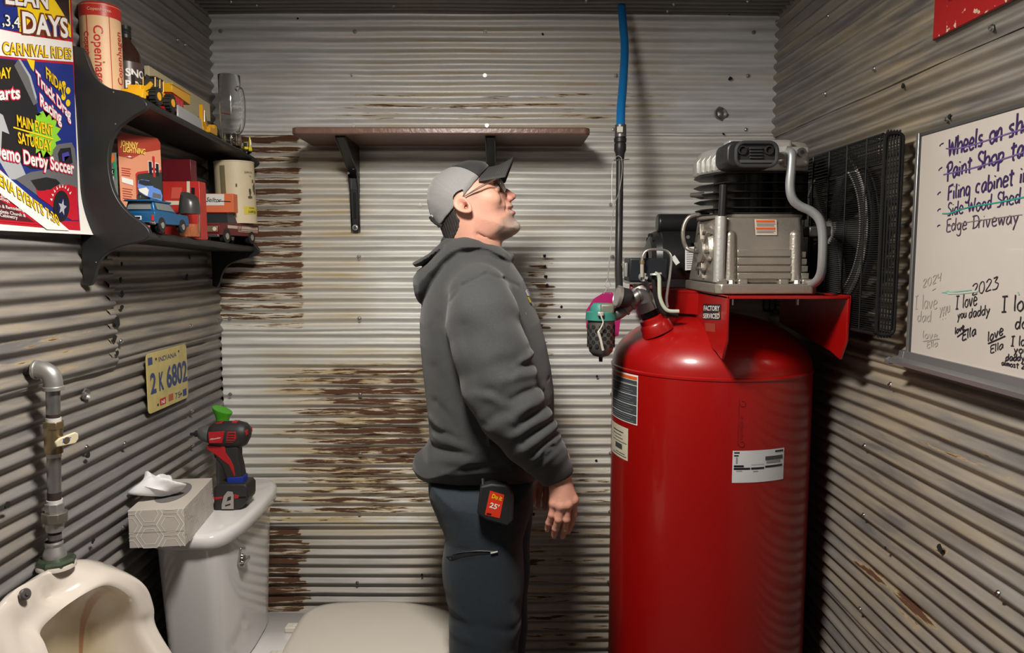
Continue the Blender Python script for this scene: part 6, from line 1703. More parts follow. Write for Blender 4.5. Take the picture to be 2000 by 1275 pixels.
for (u, v) in ((.22, .88), (.78, .90), (.22, .10), (.80, .12)):
    MB().cyl(lq(u, v), lq(u, v, .0012), .0032, n=12).build('plate_hole', M_STK_B, plt)

# ================================================================= WHITEBOARD on the right wall
WX = XR - .0200
wa, wb, wc = onX(1797, 265, WX), onX(1776, 690, WX), onX(2000, 207, WX)
wy1 = (wa.y + wb.y) / 2; wz1, wz0 = wa.z, wb.z
wy0 = wy1 - .90
wbd = thing('whiteboard', (WX, (wy0 + wy1) / 2, wz0), 'white dry-erase board with handwritten to-do list and notes, grey frame, on the right wall', 'whiteboard')
MB().box2((WX, wy0, wz0), (WX + .008, wy1, wz1)).build('board_surface', mat('board_white', (.50, .455, .41), .28, coat=.2), wbd)
M_FRM = mat('board_frame', (.30, .30, .30), .35, .7)
MB().box2((WX - .004, wy1 - .002, wz0 - .006), (WX + .010, wy1 + .008, wz1 + .006)).build('frame_side', M_FRM, wbd, bevel=.002)
MB().box2((WX - .004, wy1 - .006, wz0 - .006), (WX - .001, wy1 - .004, wz1 + .004)).build('frame_lip', mat('frame_dark', (.08, .08, .08), .4, .3), wbd)
MB().box2((WX - .003, wy0, wz1 - .0015), (WX + .010, wy1 + .006, wz1 + .004)).build('frame_top', mat('frame_dark', (.08, .08, .08), .4, .3), wbd)
tp_ = [(.0, .004), (-.006, .004), (-.008, -.010), (-.030, -.016), (-.032, -.012), (-.034, -.012), (-.034, -.020), (-.004, -.020), (.008, -.014), (.008, .004)]
MB().loft([[Vector((WX + a, y, wz0 + b)) for a, b in tp_] for y in (wy0, wy1 + .010)]).build('marker_tray', M_FRM, wbd, smooth=False)
MB().loft([[Vector((WX + a * s, y, wz0 + b * s - .001)) for a, b in tp_] for y, s in ((wy1 + .008, 1.08), (wy1 + .024, 1.08), (wy1 + .030, .7))]).build('tray_end_cap', M_FRM, wbd, smooth=True, bevel=.001)
GL = {'W': [[(0, 8), (1, 0), (2.4, 6), (3.8, 0), (5, 8)]], 'h': [[(0, 8.5), (0, 0)], [(0, 3), (1.2, 4.8), (2.6, 4.2), (2.8, 0)]], 'e': [[(.2, 2.6), (2.6, 3), (2.2, 4.8), (.8, 4.8), (0, 2.4), (.7, .2), (2.2, .2), (2.9, 1)]],
      'l': [[(.4, 8.5), (.2, 4), (.4, 0)]], 's': [[(2.4, 4.6), (.8, 4.8), (.4, 3.4), (2.2, 2), (1.8, .2), (0, .4)]], 'o': [[(1.5, 4.8), (.2, 3.4), (.3, .8), (1.6, 0), (2.9, 1.6), (2.6, 4), (1.4, 4.8)]],
      'n': [[(.2, 4.8), (.2, 0)], [(.2, 3), (1.4, 4.8), (2.6, 4), (2.8, 0)]], 'p': [[(.2, 4.8), (.2, -3.4)], [(.2, 3.8), (1.6, 5), (2.8, 3.4), (2, .8), (.3, .8)]], 'P': [[(.4, 7), (.6, -1.5)], [(-.6, 5.6), (.8, 8), (3, 8), (2.9, 5), (.5, 3.6)]],
      'a': [[(2.6, 4.6), (1, 4.8), (0, 2.2), (1, 0), (2.4, 2.2), (2.6, 4.8), (2.9, 0)]], 'i': [[(.3, 4.6), (.3, 0)], [(.3, 6.6), (.5, 7)]], 't': [[(1, 7.6), (.9, .4), (1.6, 0)], [(-.4, 5.2), (2.4, 5.6)]],
      'S': [[(3.2, 7.4), (1.6, 8.2), (.4, 6.6), (1, 4.8), (2.8, 3), (2, .4), (0, .2)]], 'b': [[(.2, 8.5), (.2, 0), (2, .2), (2.8, 2.2), (1.8, 4.2), (.3, 3.4)]], 'F': [[(.4, 8), (.2, 0)], [(.3, 8), (3.4, 8.3)], [(.3, 4.4), (2.6, 4.6)]],
      'g': [[(2.6, 4.4), (1, 4.8), (.1, 2.6), (1, .4), (2.4, 1.6), (2.6, 4.6), (2.6, -2.4), (1.2, -3.6), (.1, -2.8)]], 'c': [[(2.5, 4.2), (1.4, 4.9), (.2, 3), (.4, .6), (2.2, .1)]], 'd': [[(2.4, 4.4), (.9, 4.6), (0, 2), (1, 0), (2.4, 1.8)], [(2.8, 8.5), (2.5, 0)]],
      'E': [[(3.2, 8), (.4, 7.8), (.3, 4.4), (.4, 0), (3.3, .2)], [(.4, 4.3), (2.6, 4.5)]], 'D': [[(.8, 8), (.6, 0)], [(-.3, 7.8), (2.8, 7.6), (4, 4.4), (2.6, .6), (.2, 0)]], 'r': [[(.2, 4.8), (.3, 0)], [(.3, 3), (1.2, 4.6), (2.2, 4.6)]],
      'v': [[(0, 4.8), (1.2, 0), (2.6, 4.8)]], 'w': [[(0, 4.8), (.8, .2), (1.9, 4), (2.8, .2), (3.8, 4.8)]], 'y': [[(0, 4.8), (1.4, .6)], [(2.8, 4.8), (1.2, -.6), (.2, -3.4)]], 'I': [[(1.4, 8), (1.2, 0)], [(0, 8), (2.8, 8.1)], [(0, 0), (2.5, .1)]],
      'u': [[(.2, 4.8), (.3, .8), (1.4, 0), (2.5, 1.6), (2.6, 4.8), (2.8, 0)]], 'm': [[(.1, 4.6), (.1, 0)], [(.1, 3), (1, 4.8), (1.8, 4), (1.8, 0)], [(1.8, 3), (2.8, 4.8), (3.6, 4), (3.7, 0)]], '2': [[(.2, 6.4), (1.4, 8), (2.8, 6.8), (2.2, 4), (.1, .2), (3, .4)]],
      '0': [[(1.5, 8), (.2, 5.4), (.5, 1.2), (1.8, 0), (2.9, 2.6), (2.6, 6.8), (1.5, 8)]], '3': [[(.3, 7.6), (2.4, 8), (1.2, 4.8), (2.8, 3.4), (2, .4), (0, .4)]], '4': [[(.4, 8), (.2, 4.2), (2.8, 4.4)], [(2.6, 8), (2.4, 0)]], '9': [[(2.4, 6), (1.2, 8), (.2, 6), (1.2, 4.2), (2.5, 6.6), (2.3, 0)]],
      '!': [[(.4, 8), (.4, 2.6)], [(.4, .5), (.5, 0)]], '-': [[(0, 3.4), (.9, 4.2), (2.4, 4.2)]], ' ': []}
GW = {'l': 1.0, 'i': 1.0, 't': 2.2, ' ': 2.4, 'W': 5.4, 'w': 4.2, 'm': 4.2, 'I': 3.0, '!': 1.2, 'r': 2.4}
hrnd = random.Random(11)


def handwrite(s, p0, p1, Hpx, m, name='handwriting', w=.0026, jit=.25, mb=None, build=True):
    a, b = onX(p0[0], p0[1], WX), onX(p1[0], p1[1], WX)
    up_ = (onX(p0[0], p0[1] - Hpx, WX) - a).length / 8.0
    tot = sum(GW.get(c, 3.2) + .7 for c in s) - .7; L = b - a; x = 0; mb = mb or MB()
    nrm = Vector((-.0008, 0, 0)); dirn = L.normalized()
    for c in s:
        for st_ in GL.get(c, []):
            pts = []
            for (u, v) in st_:
                u2 = x + u + hrnd.uniform(-jit, jit) * .6; v2 = v + hrnd.uniform(-jit, jit)
                pts.append(a + L * (u2 / tot) + Vector((0, 0, 1)) * (v2 * up_) + nrm + Vector((hrnd.uniform(-1, 0) * .0002, 0, 0)))
            q = catmull(pts, 4) if len(pts) > 2 else pts
            vs = []
            for i, p in enumerate(q):
                t = (q[min(i + 1, len(q) - 1)] - q[max(i - 1, 0)]).normalized(); nn = Vector((0, -t.z, t.y)) * (w / 2) * (1 + .15 * sin(i * 1.3)); vs += [p + nn, p - nn]
            mb.add(vs, [(2 * i, 2 * i + 1, 2 * i + 3, 2 * i + 2) for i in range(len(q) - 1)])
        x += GW.get(c, 3.2) + .7
    return mb.build(name, m, wbd, smooth=False, weld=False) if build else mb


def strike(pix, m, w=.0024, name='strike_line'):
    mb = MB(); q = catmull([onX(a, b, WX - .0011) for a, b in pix], 4) if len(pix) > 2 else [onX(a, b, WX - .0011) for a, b in pix]; vs = []
    for i, p in enumerate(q):
        t = (q[min(i + 1, len(q) - 1)] - q[max(i - 1, 0)]).normalized(); nn = Vector((0, -t.z, t.y)) * (w / 2); vs += [p + nn, p - nn]
    mb.add(vs, [(2 * i, 2 * i + 1, 2 * i + 3, 2 * i + 2) for i in range(len(q) - 1)])
    return mb.build(name, m, wbd, smooth=False, weld=False)


M_PUR = mat('marker_purple', (.035, .016, .085), .5); M_PURL = mat('marker_light_purple', (.14, .09, .26), .5); M_BLK = mat('marker_black', (.02, .017, .022), .5); M_FADE = mat('marker_faded', (.40, .365, .335), .5); M_GRN = mat('marker_green', (.02, .28, .20), .5); M_GRNF = mat('marker_green_faded', (.25, .44, .36), .5)
handwrite('-', (1835, 297), (1846, 292), 26, M_PUR, w=.0022); handwrite('Wheels on sho', (1853, 306), (2012, 256), 34, M_PUR, w=.0042)
strike([(1847, 290), (1880, 288), (1940, 270), (2002, 250)], M_PURL)
handwrite('-', (1833, 344), (1842, 339), 24, M_PUR, w=.0022); handwrite('Paint Shop tabl', (1850, 350), (2022, 298), 30, M_PUR, w=.0040)
strike([(1842, 341), (1900, 328), (1960, 310), (2005, 295)], M_PURL)
handwrite('-', (1831, 390), (1840, 385), 22, M_PUR, w=.0022); handwrite('Filing cabinet in', (1852, 391), (2010, 353), 27, M_PUR, w=.0035)
handwrite('-', (1831, 421), (1840, 417), 20, M_PUR, w=.0020); handwrite('Side Wood Shed', (1851, 422), (1993, 396), 24, M_PUR, w=.0027)
strike([(1840, 417), (1856, 416), (1890, 405), (1950, 395), (2004, 384)], M_GRN, .0022)
handwrite('-', (1831, 452), (1838, 449), 20, M_PUR, w=.0020); handwrite('Edge Driveway', (1849, 452), (1990, 436), 23, mat('marker_plum', (.06, .035, .075), .5), w=.0022)
strike([(1848, 442), (1900, 432), (1950, 425), (1996, 419)], mat('marker_grey', (.2, .18, .17), .5), .0012)
handwrite('2024', (1803, 562), (1839, 548), 16, M_FADE, w=.0020)
handwrite('I lave', (1787, 603), (1831, 602), 25, M_FADE, w=.0022); handwrite('you', (1836, 612), (1856, 608), 20, M_FADE, w=.0022)
handwrite('dad', (1792, 628), (1819, 628), 20, M_FADE, w=.0022); handwrite('!!!', (1836, 625), (1849, 622), 20, M_FADE, w=.0022)
handwrite('love', (1803, 660), (1832, 661), 14, M_FADE, w=.0020); strike([(1802, 666), (1834, 661)], M_FADE, .0018); handwrite('Ella', (1811, 679), (1832, 676), 12, M_FADE, w=.0018)
handwrite('2023', (1899, 577), (1951, 563), 22, M_BLK, w=.0018)
handwrite('I love', (1867, 604), (1909, 595), 25, M_BLK, w=.0022); handwrite('you', (1871, 623), (1888, 619), 16, M_BLK, w=.0020); handwrite('daddy', (1893, 621), (1934, 613), 18, M_BLK, w=.0020)
handwrite('love', (1866, 653), (1884, 643), 14, M_BLK, w=.0022); strike([(1869, 658), (1890, 642)], M_BLK, .0022); handwrite('Ella', (1880, 665), (1907, 653), 18, M_BLK, w=.0024)
handwrite('love', (1930, 668), (1960, 652), 20, M_BLK, w=.0022); strike([(1929, 671), (1945, 664), (1963, 656)], M_BLK, .0022); handwrite('Ella', (1935, 690), (1960, 680), 15, M_BLK, w=.0018)
handwrite('I love', (1957, 609), (2030, 605), 30, M_BLK, w=.0026); handwrite('dad', (1984, 642), (2020, 640), 22, M_BLK, w=.0024)
handwrite('I love', (1975, 676), (2022, 674), 19, M_BLK, w=.0020); handwrite('you', (1981, 689), (2008, 690), 14, M_BLK, w=.0020)
handwrite('daddy', (1965, 704), (2002, 705), 13, M_BLK, w=.0020); handwrite('almost 29', (1957, 713), (2008, 722), 10, M_BLK, w=.0018)
flat([(1842, 571), (1850, 568), (1858, 569), (1864, 571), (1858, 575), (1850, 574)], lambda a, b: onX(a, b, WX - .0009), (0, 0, 0), mat('marker_green_bright', (.05, .42, .26), .5), wbd, 'green_smudge')
strike([(1839, 571), (1870, 569), (1897, 566)], M_GRNF, .0018, 'green_smear'); strike([(1850, 573), (1880, 572), (1910, 568)], mat('smear_pale', (.42, .50, .44), .5), .003, 'green_smear')
strike([(1820, 567), (1827, 563)], M_GRNF, .0014, 'green_smear'); strike([(1987, 570), (1990, 576)], M_GRNF, .0022, 'green_smear')

# ================================================================= RED SIGN on the right wall, upper right
SXX = XR - .0145
sg = [onX(1821, 0, SXX), onX(1822, 77, SXX), onX(1970, 4, SXX)]
sy1 = sg[1].y; sz0 = sg[1].z
sig = thing('red_sign', (SXX, sy1 - .15, sz0), 'worn red painted metal sign with chipped edges, upper right on the right wall', 'sign')
M_SGN = bpy.data.materials.new('sign_red'); M_SGN.use_nodes = True
def _sgn():
    nt = M_SGN.node_tree; b = nt.nodes['Principled BSDF']; L = nt.links.new; tc = nd(nt, 'ShaderNodeTexCoord')
    n = nd(nt, 'ShaderNodeTexNoise'); n.inputs['Scale'].default_value = 60; n.inputs['Detail'].default_value = 6; L(tc.outputs['Object'], n.inputs['Vector'])
    sx = nd(nt, 'ShaderNodeSeparateXYZ'); L(tc.outputs['Object'], sx.inputs[0])
    m1 = nd(nt, 'ShaderNodeMapRange'); m1.inputs[1].default_value = .03; m1.inputs[2].default_value = 0; m1.inputs[3].default_value = 0; m1.inputs[4].default_value = .12; L(sx.outputs[2], m1.inputs[0])
    ad = nd(nt, 'ShaderNodeMath', operation='ADD'); L(n.outputs[0], ad.inputs[0]); L(m1.outputs[0], ad.inputs[1])
    r = nd(nt, 'ShaderNodeValToRGB'); e = r.color_ramp.elements; e[0].position = .70; e[0].color = (.36, .008, .008, 1); e[1].position = .72; e[1].color = (.62, .48, .34, 1)
    L(ad.outputs[0], r.inputs[0]); L(r.outputs[0], b.inputs['Base Color']); b.inputs['Roughness'].default_value = .5
_sgn()
MB().box2((SXX, sy1 - .32, sz0), (SXX + .0015, sy1, ZC - .02)).build('sign_sheet', M_SGN, sig, smooth=False)
MB().box2((SXX + .001, sy1 - .32, sz0 - .002), (SXX + .005, sy1 + .002, ZC - .019)).build('sign_edge', mat('sign_edge', (.08, .012, .01), .5), sig)
letter_mb('R', Vector((SXX - .0006, sy1 - .045, sz0 + .055)), Vector((SXX - .0006, sy1 - .085, sz0 + .055)), (0, 0, 0), .045, .03, 0, Vector((0, 0, 1))).build('lettering', mat('sign_dark_letter', (.20, .006, .010), .5), sig, smooth=False)

# ================================================================= POSTER on the left wall
PO = XL + .0150
pe = onX(142, 0, PO); pb1 = onX(163, 458, PO + .012)
poy1 = onX(147, 200, PO).y; poz0 = pb1.z; poy0 = poy1 - .62; poz1 = poz0 + .66
pst = thing('poster', (PO, (poy0 + poy1) / 2, poz0), 'colourful fair and demolition derby poster hanging at the left edge of the left wall', 'poster')
def pcurl(y, z):           # bottom corner lifts off the wall
    u = max(0, (poz0 + .10 - z) / .10); v = max(0, (y - (poy1 - .25)) / .25)
    return .022 * u * u * (.3 + .7 * v)
ys = np.linspace(poy0, poy1 + .0, 16); zs = np.concatenate([np.linspace(poz0, poz0 + .12, 12), np.linspace(poz0 + .16, poz1, 5)])
vs = []; fs = []
for z in zs:
    for y in ys: vs.append((PO + pcurl(y, z), y + .012 * max(0, (poz0 + .25 - z) / .25) * (y == ys[-1]), z))
n1 = len(ys)
for i in range(len(zs) - 1):
    for j in range(n1 - 1): fs.append((i * n1 + j, i * n1 + j + 1, (i + 1) * n1 + j + 1, (i + 1) * n1 + j))
MB().add(vs, fs).build('poster_sheet', mat('poster_paper', (.66, .64, .61), .4), pst, angle=180)
def pp_(px, py, n=.0):     # pixel to poster surface, following the curl
    p = onX(px, py, PO)
    for _ in range(3):
        p = onX(px, py, PO + pcurl(p.y, p.z) + n)
    return p
def ppoly(pix, m, n=.0006, name='printed_patch', dens=10):
    """flat print that follows the curled sheet: polygon filled by triangulated grid-free fan subdivided"""
    bm = bmesh.new(); vs = [bm.verts.new((a, b, 0)) for a, b in pix]; f = bm.faces.new(vs)
    bmesh.ops.triangulate(bm, faces=bm.faces[:])
    for _ in range(3):
        es = [e for e in bm.edges if e.calc_length() > 22]
        if es: bmesh.ops.subdivide_edges(bm, edges=es, cuts=1); bmesh.ops.triangulate(bm, faces=bm.faces[:])
    mb = MB(); bm.verts.index_update()
    mb.add([pp_(v.co.x, v.co.y, n) for v in bm.verts], [tuple(v.index for v in f.verts) for f in bm.faces]); bm.free()
    return mb.build(name, m, pst, smooth=False, weld=False)
def ptext(s, p0, p1, Hpx, m, n=.0016, bold=.02, out=None, om=None, oo=.05, shear=0.0):
    """lettering laid out in the photograph's poster plane (baseline p0->p1, height Hpx at p0)"""
    def lay(bo, nn, mm):
        v, f = text_data(s, bo, shear); v0, _ = text_data(s, bold, shear); xs = [p[0] for p in v0]; x0, x1 = min(xs), max(xs)
        a3, b3 = onX(p0[0], p0[1], PO), onX(p1[0], p1[1], PO); up = (onX(p0[0], p0[1] - Hpx, PO) - a3).length
        pts = []
        for (a, b) in v:
            q = a3 + (b3 - a3) * ((a - x0) / (x1 - x0)) + Vector((0, 0, 1)) * (b / .72 * up)
            pts.append(Vector((PO + pcurl(q.y, q.z) + nn, q.y, q.z)))
        MB().add(pts, f).build('lettering', mm, pst, smooth=False, weld=False)
    if om: lay(bold + oo, n, om); n += .0006
    lay(bold, n, m)
P_RED = mat('poster_red', (.42, .008, .020), .35); P_BLUE = mat('poster_blue', (.012, .025, .17), .35); P_BLK = mat('poster_black', (.014, .014, .016), .35); P_YEL = mat('poster_yellow', (.72, .50, .01), .35)
P_WHT = mat('poster_white', (.68, .66, .63), .35); P_GRN = mat('poster_green', (.22, .50, .03), .35); P_GRY = mat('poster_grey', (.11, .11, .115), .35); P_NAVY = mat('poster_navy', (.010, .012, .05), .35); P_PNK = mat('poster_pink_edge', (.60, .02, .06), .35); P_BRN = mat('poster_brown_edge', (.14, .03, .01), .35); P_LG = mat('poster_light_grey', (.34, .35, .37), .35)
ppoly([(-160, -80), (136, -80), (143, 80), (148, 250), (152, 380), (157, 450), (100, 446), (0, 437), (-160, 425)], P_RED, .0006)
ppoly([(-160, -80), (134, -80), (140, 76), (60, 66), (-160, 30)], P_BLUE, .0010)
ppoly([(30, -40), (134, -60), (139, 74), (128, 66), (100, 30), (60, 66), (38, 62)], P_YEL, .0013)
ppoly([(88, -30), (132, -60), (137, 50), (120, 20)], P_BLK, .0015); ppoly([(40, 66), (60, 40), (120, 74)], P_BRN, .0014)
ppoly([(-160, 22), (60, 70), (141, 82), (143, 121), (60, 115), (-160, 92)], P_WHT, .0012)
ppoly([(-160, 98), (60, 119), (143, 126), (150, 290), (154, 432), (100, 430), (0, 330), (-160, 200)], P_BLUE, .0009)
ppoly([(-160, 98), (28, 118), (60, 150), (72, 210), (80, 245), (100, 330), (60, 330), (0, 290), (-160, 200)], P_BLK, .0012)
ppoly([(-10, 215), (6, 225), (28, 290), (50, 340), (62, 352), (20, 350), (-10, 300)], P_LG, .0014)
ppoly([(4, 256), (24, 264), (34, 296), (20, 318), (2, 300)], P_BLK, .0016)
ppoly([(52, 115), (68, 118), (66, 140), (60, 132)], P_YEL, .0015)
ppoly([(28, 128), (36, 115), (58, 150), (74, 200), (66, 206), (44, 160)], P_GRY, .0014); ppoly([(36, 116), (56, 150), (70, 196), (72, 190), (60, 148), (40, 116)], P_LG, .0016)
# green burst
bu = []
for k in range(26):
    a = 2 * pi * k / 26; r = 1.0 if k % 2 else .72; bu.append((88 + cos(a) * 32 * r, 262 + sin(a) * 46 * r))
ppoly(bu, P_GRN, .0015)
# derby car, lower right
ppoly([(104, 292), (112, 282), (140, 278), (146, 290), (151, 330), (152, 425), (130, 425), (60, 372), (30, 350), (60, 336), (100, 330)], P_GRY, .0016)
ppoly([(60, 352), (90, 346), (110, 350), (118, 358), (96, 372), (76, 376)], P_BLK, .0018)
ppoly([(113, 300), (118, 290), (138, 288), (142, 318), (128, 324), (116, 318)], P_BLK, .0018); ppoly([(121, 300), (134, 296), (136, 304), (126, 306), (126, 316), (122, 314)], mat('poster_violet', (.06, .05, .30), .35), .0020)
ppoly([(70, 368), (100, 388), (112, 370), (134, 360), (150, 366), (153, 430), (140, 430), (100, 402), (74, 384)], P_RED, .0018)
wh = [(120 + cos(2 * pi * k / 24) * 16, 402 + sin(2 * pi * k / 24) * 30) for k in range(24)]; ppoly(wh, P_BLK, .0021)
wh = [(122 + cos(2 * pi * k / 24) * 10, 405 + sin(2 * pi * k / 24) * 20) for k in range(24)]; ppoly(wh, P_NAVY, .0024)
stp = []
for k in range(10):
    a = -pi / 2 + pi * k / 5 + .2; r = 1 if k % 2 == 0 else .42; stp.append((122 + cos(a) * 8.5, 405 + sin(a) * 17) if r == 1 else (122 + cos(a) * 3.6, 405 + sin(a) * 7.2))
ppoly(stp, P_LG, .0027)
for k in range(9):
    a = radians(195 + k * 15); ppoly([(121 + cos(a) * 20, 402 + sin(a) * 36), (121 + cos(a + .14) * 20, 402 + sin(a + .14) * 36), (121 + cos(a + .07) * 25, 402 + sin(a + .07) * 43)], P_WHT, .0024)
ppoly([(-160, 92), (-160, 260), (0, 396), (-160, 380)], P_GRY, .0012) if False else None
ppoly([(0, 332), (136, 450), (92, 448), (0, 377), (-120, 300), (-120, 240)], P_WHT, .0022)
ppoly([(-160, 290), (0, 384), (86, 440), (0, 432), (-160, 420)], P_RED, .0014); ppoly([(-120, 310), (0, 390), (68, 434), (0, 428), (-120, 416)], mat('poster_maroon', (.07, .012, .016), .35), .0018)
ptext('ITALIAN'[-5:] if False else 'LEAN', (8, 6), (92, 17), 36, P_WHT, .0020, .03, om=P_BRN, oo=.05)
ptext(',3,4', (2, 49), (37, 55), 22, P_WHT, .0020, .01, om=P_BLK, oo=.05)
ptext('DAYS', (42, 63), (131, 73), 40, P_WHT, .0024, .03, om=P_BRN, oo=.06)
ptext('W CARNIVAL RIDES', (-26, 103), (138, 115), 24, P_YEL, .0020, .015, om=P_BRN, oo=.035)
ptext('DAY', (-12, 154), (20, 152), 21, P_YEL, .0020, .02, om=P_BRN, oo=.03); ptext('Carts', (-24, 196), (37, 192), 25, P_WHT, .0020, .03, om=P_PNK, oo=.06)
ptext('FRIDAY', (88, 152), (127, 190), 22, P_YEL, .0020, .02, om=P_BRN, oo=.03)
ptext('Truck Drag', (68, 160), (136, 236), 24, P_WHT, .0022, .03, om=P_PNK, oo=.05); ptext('Racing', (76, 206), (118, 242), 24, P_WHT, .0022, .03, om=P_PNK, oo=.05)
ptext('MAIN EVENT', (31, 246), (101, 265), 22, P_YEL, .0022, .02, om=P_BRN, oo=.03); ppoly([(26, 247), (104, 270), (104, 273), (26, 250)], P_YEL, .0024)
ptext('SATURDAY', (33, 279), (99, 296), 22, P_YEL, .0022, .02, om=P_BRN, oo=.03)
ptext('Demo Derby Soccer', (-16, 306), (142, 340), 28, P_WHT, .0028, .03, om=P_PNK, oo=.05)
ptext('ARENA EVENTS 7:30', (-26, 345), (103, 441), 24, P_YEL, .0028, .015, om=P_BRN, oo=.03)
for k, s in enumerate(['Electric Inc', 'Group,', 'Construction & Remodeling', 'Church, Ekklesia Church &', 'Custom Cabinetry']):
    w_ = [8, 14, 40, 42, 26][k]; ptext(s, ([-30, -6, -46, -44, -38][k], [381, 389, 398, 408, 417][k]), (w_, [387, 396, 413, 424, 428][k]), 7, P_WHT, .0024, .01)
for k in range(4):
    a, b = 124 + (k % 2) * 9, 165 + k * 12; ppoly([(a + cos(2 * pi * j / 10) * 4.5, b + sin(2 * pi * j / 10) * 7) for j in range(10)], P_YEL, .0016)
# ================================================================= PERSON (implicit surfaces polygonised with surface nets)
def mesh_field(f, lo, hi, h, B=10, slack=1.9):
    lo = np.array(lo, float); hi = np.array(hi, float)
    nb = np.ceil((hi - lo) / (h * B)).astype(int)
    gi = np.stack(np.meshgrid(*[np.arange(n) for n in nb], indexing='ij'), -1).reshape(-1, 3)
    cen = lo + (gi + .5) * h * B
    d = f(cen); keep = np.abs(d) < h * B * .8661 * slack + h; gi = gi[keep]
    N = nb * B + 4
    l = np.arange(B + 1); LX, LY, LZ_ = np.meshgrid(l, l, l, indexing='ij')
    loc = np.stack([LX, LY, LZ_], -1).reshape(-1, 3)
    ids = []; vs = []; edges = []
    for s in range(0, len(gi), 256):
        g = gi[s:s + 256]
        I = g[:, None, :] * B + loc[None]
        val = f((lo + I * h).reshape(-1, 3)).reshape(len(g), B + 1, B + 1, B + 1)
        sg = val < 0
        cnt = np.zeros((len(g), B, B, B)); acc = np.zeros((len(g), B, B, B, 3))
        cor = [(a, b, c) for a in (0, 1) for b in (0, 1) for c in (0, 1)]
        for (a, b, c) in cor:
            for ax in range(3):
                if (a, b, c)[ax] == 1: continue
                e = [a, b, c]; e2 = [a, b, c]; e2[ax] = 1
                v0 = val[:, e[0]:e[0] + B, e[1]:e[1] + B, e[2]:e[2] + B]; v1 = val[:, e2[0]:e2[0] + B, e2[1]:e2[1] + B, e2[2]:e2[2] + B]
                x = (v0 < 0) != (v1 < 0); t = np.where(x, v0 / np.where(x, v0 - v1, 1), 0)
                cnt += x
                for k in range(3):
                    acc[..., k] += np.where(x, e[k] + (t if k == ax else 0), 0)
        act = cnt > 0
        w = np.argwhere(act)
        if len(w) == 0: continue
        p = acc[act] / cnt[act][:, None]
        cell = g[w[:, 0]] * B + w[:, 1:]
        ids.append((cell[:, 0] * N[1] + cell[:, 1]) * N[2] + cell[:, 2]); vs.append(lo + (cell + p) * h)
        for ax in range(3):
            sl0 = [slice(None), slice(0, B), slice(0, B), slice(0, B)]; sl1 = list(sl0); sl1[ax + 1] = slice(1, B + 1)
            a0, a1 = sg[tuple(sl0)], sg[tuple(sl1)]; x = np.argwhere(a0 != a1)
            if len(x) == 0: continue
            c = g[x[:, 0]] * B + x[:, 1:]; fl_ = a0[a0 != a1]
            edges.append((ax, c, fl_))
    ids = np.concatenate(ids); vs = np.concatenate(vs); o = np.argsort(ids); ids = ids[o]; vs = vs[o]
    F = []
    for ax, c, fl_ in edges:
        u, v = [(1, 2), (2, 0), (0, 1)][ax]
        q = []
        for du, dv in ((0, 0), (-1, 0), (-1, -1), (0, -1)):
            cc = c.copy(); cc[:, u] += du; cc[:, v] += dv
            k = (cc[:, 0] * N[1] + cc[:, 1]) * N[2] + cc[:, 2]; j = np.searchsorted(ids, k); j = np.minimum(j, len(ids) - 1)
            q.append(np.where(ids[j] == k, j, -1))
        q = np.stack(q, -1); ok = (q >= 0).all(1); q = q[ok]; ff = fl_[ok]
        q = np.where(ff[:, None], q, q[:, ::-1]); F.append(q)
    return vs, np.concatenate(F)


def smin(a, b, k):
    h = np.clip(.5 + .5 * (b - a) / k, 0, 1); return b * (1 - h) + a * h - k * h * (1 - h)
def smax(a, b, k): return -smin(-a, -b, k)
def cap_(P, a, b, ra, rb=None):
    rb = ra if rb is None else rb; a = np.array(a, float); b = np.array(b, float); ab = b - a
    t = np.clip(((P - a) @ ab) / (ab @ ab), 0, 1); return np.linalg.norm(P - a - t[:, None] * ab, axis=1) - (ra + (rb - ra) * t)
def chain(P, pts, rs, k=.01):
    d = None
    for i in range(len(pts) - 1):
        e = cap_(P, pts[i], pts[i + 1], rs[i], rs[i + 1]); d = e if d is None else np.minimum(d, e)
    return d
def ell(P, c, r, R=None):
    q = P - np.array(c); 
    if R is not None: q = q @ R
    r = np.array(r); k0 = np.linalg.norm(q / r, axis=1); k1 = np.linalg.norm(q / (r * r), axis=1) + 1e-9; return k0 * (k0 - 1) / k1
def poly2(P, V):
    """signed distance in the x-z plane to polygon V"""
    x = P[:, 0]; z = P[:, 2]; n = len(V); d = np.full(len(P), 1e9); s = np.zeros(len(P), bool)
    for i in range(n):
        ax_, az_ = V[i]; bx_, bz_ = V[i - 1]; ex, ez = bx_ - ax_, bz_ - az_; wx, wz = x - ax_, z - az_
        t = np.clip((wx * ex + wz * ez) / (ex * ex + ez * ez), 0, 1); qx, qz = wx - ex * t, wz - ez * t
        d = np.minimum(d, qx * qx + qz * qz)
        c1 = z >= az_; c2 = z < bz_; c3 = ex * wz > ez * wx
        s ^= ((c1 & c2 & c3) | (~c1 & ~c2 & ~c3))
    return np.where(s, -1, 1) * np.sqrt(d)
def inflate(P, V, yc, W, R, pw=.5, lim=0):
    l = np.clip(np.abs(P[:, 1] - yc) / W, 0, 1); over = np.maximum(np.abs(P[:, 1] - yc) - W, 0)
    pd = poly2(P, V)
    if lim: pd = -smin(-pd, lim, .06)
    return pd + R * (1 - np.power(1 - l * l, pw)) + over
def pxs(pts, Y, close=True, k=0):
    q = [onY(a, b, Y) for a, b in pts]
    if k: q = catmull(q, k, closed=True)
    return [(p.x, p.z) for p in q]


YP = 1.88
def h3(px, py, y=YP): p = onY(px, py, y); return np.array([p.x, p.y, p.z])
man = thing('person', (float(h3(945, 900)[0]), YP, 0), 'man in charcoal hoodie, grey and black cap and glasses, looking up, standing beside the toilet', 'person')

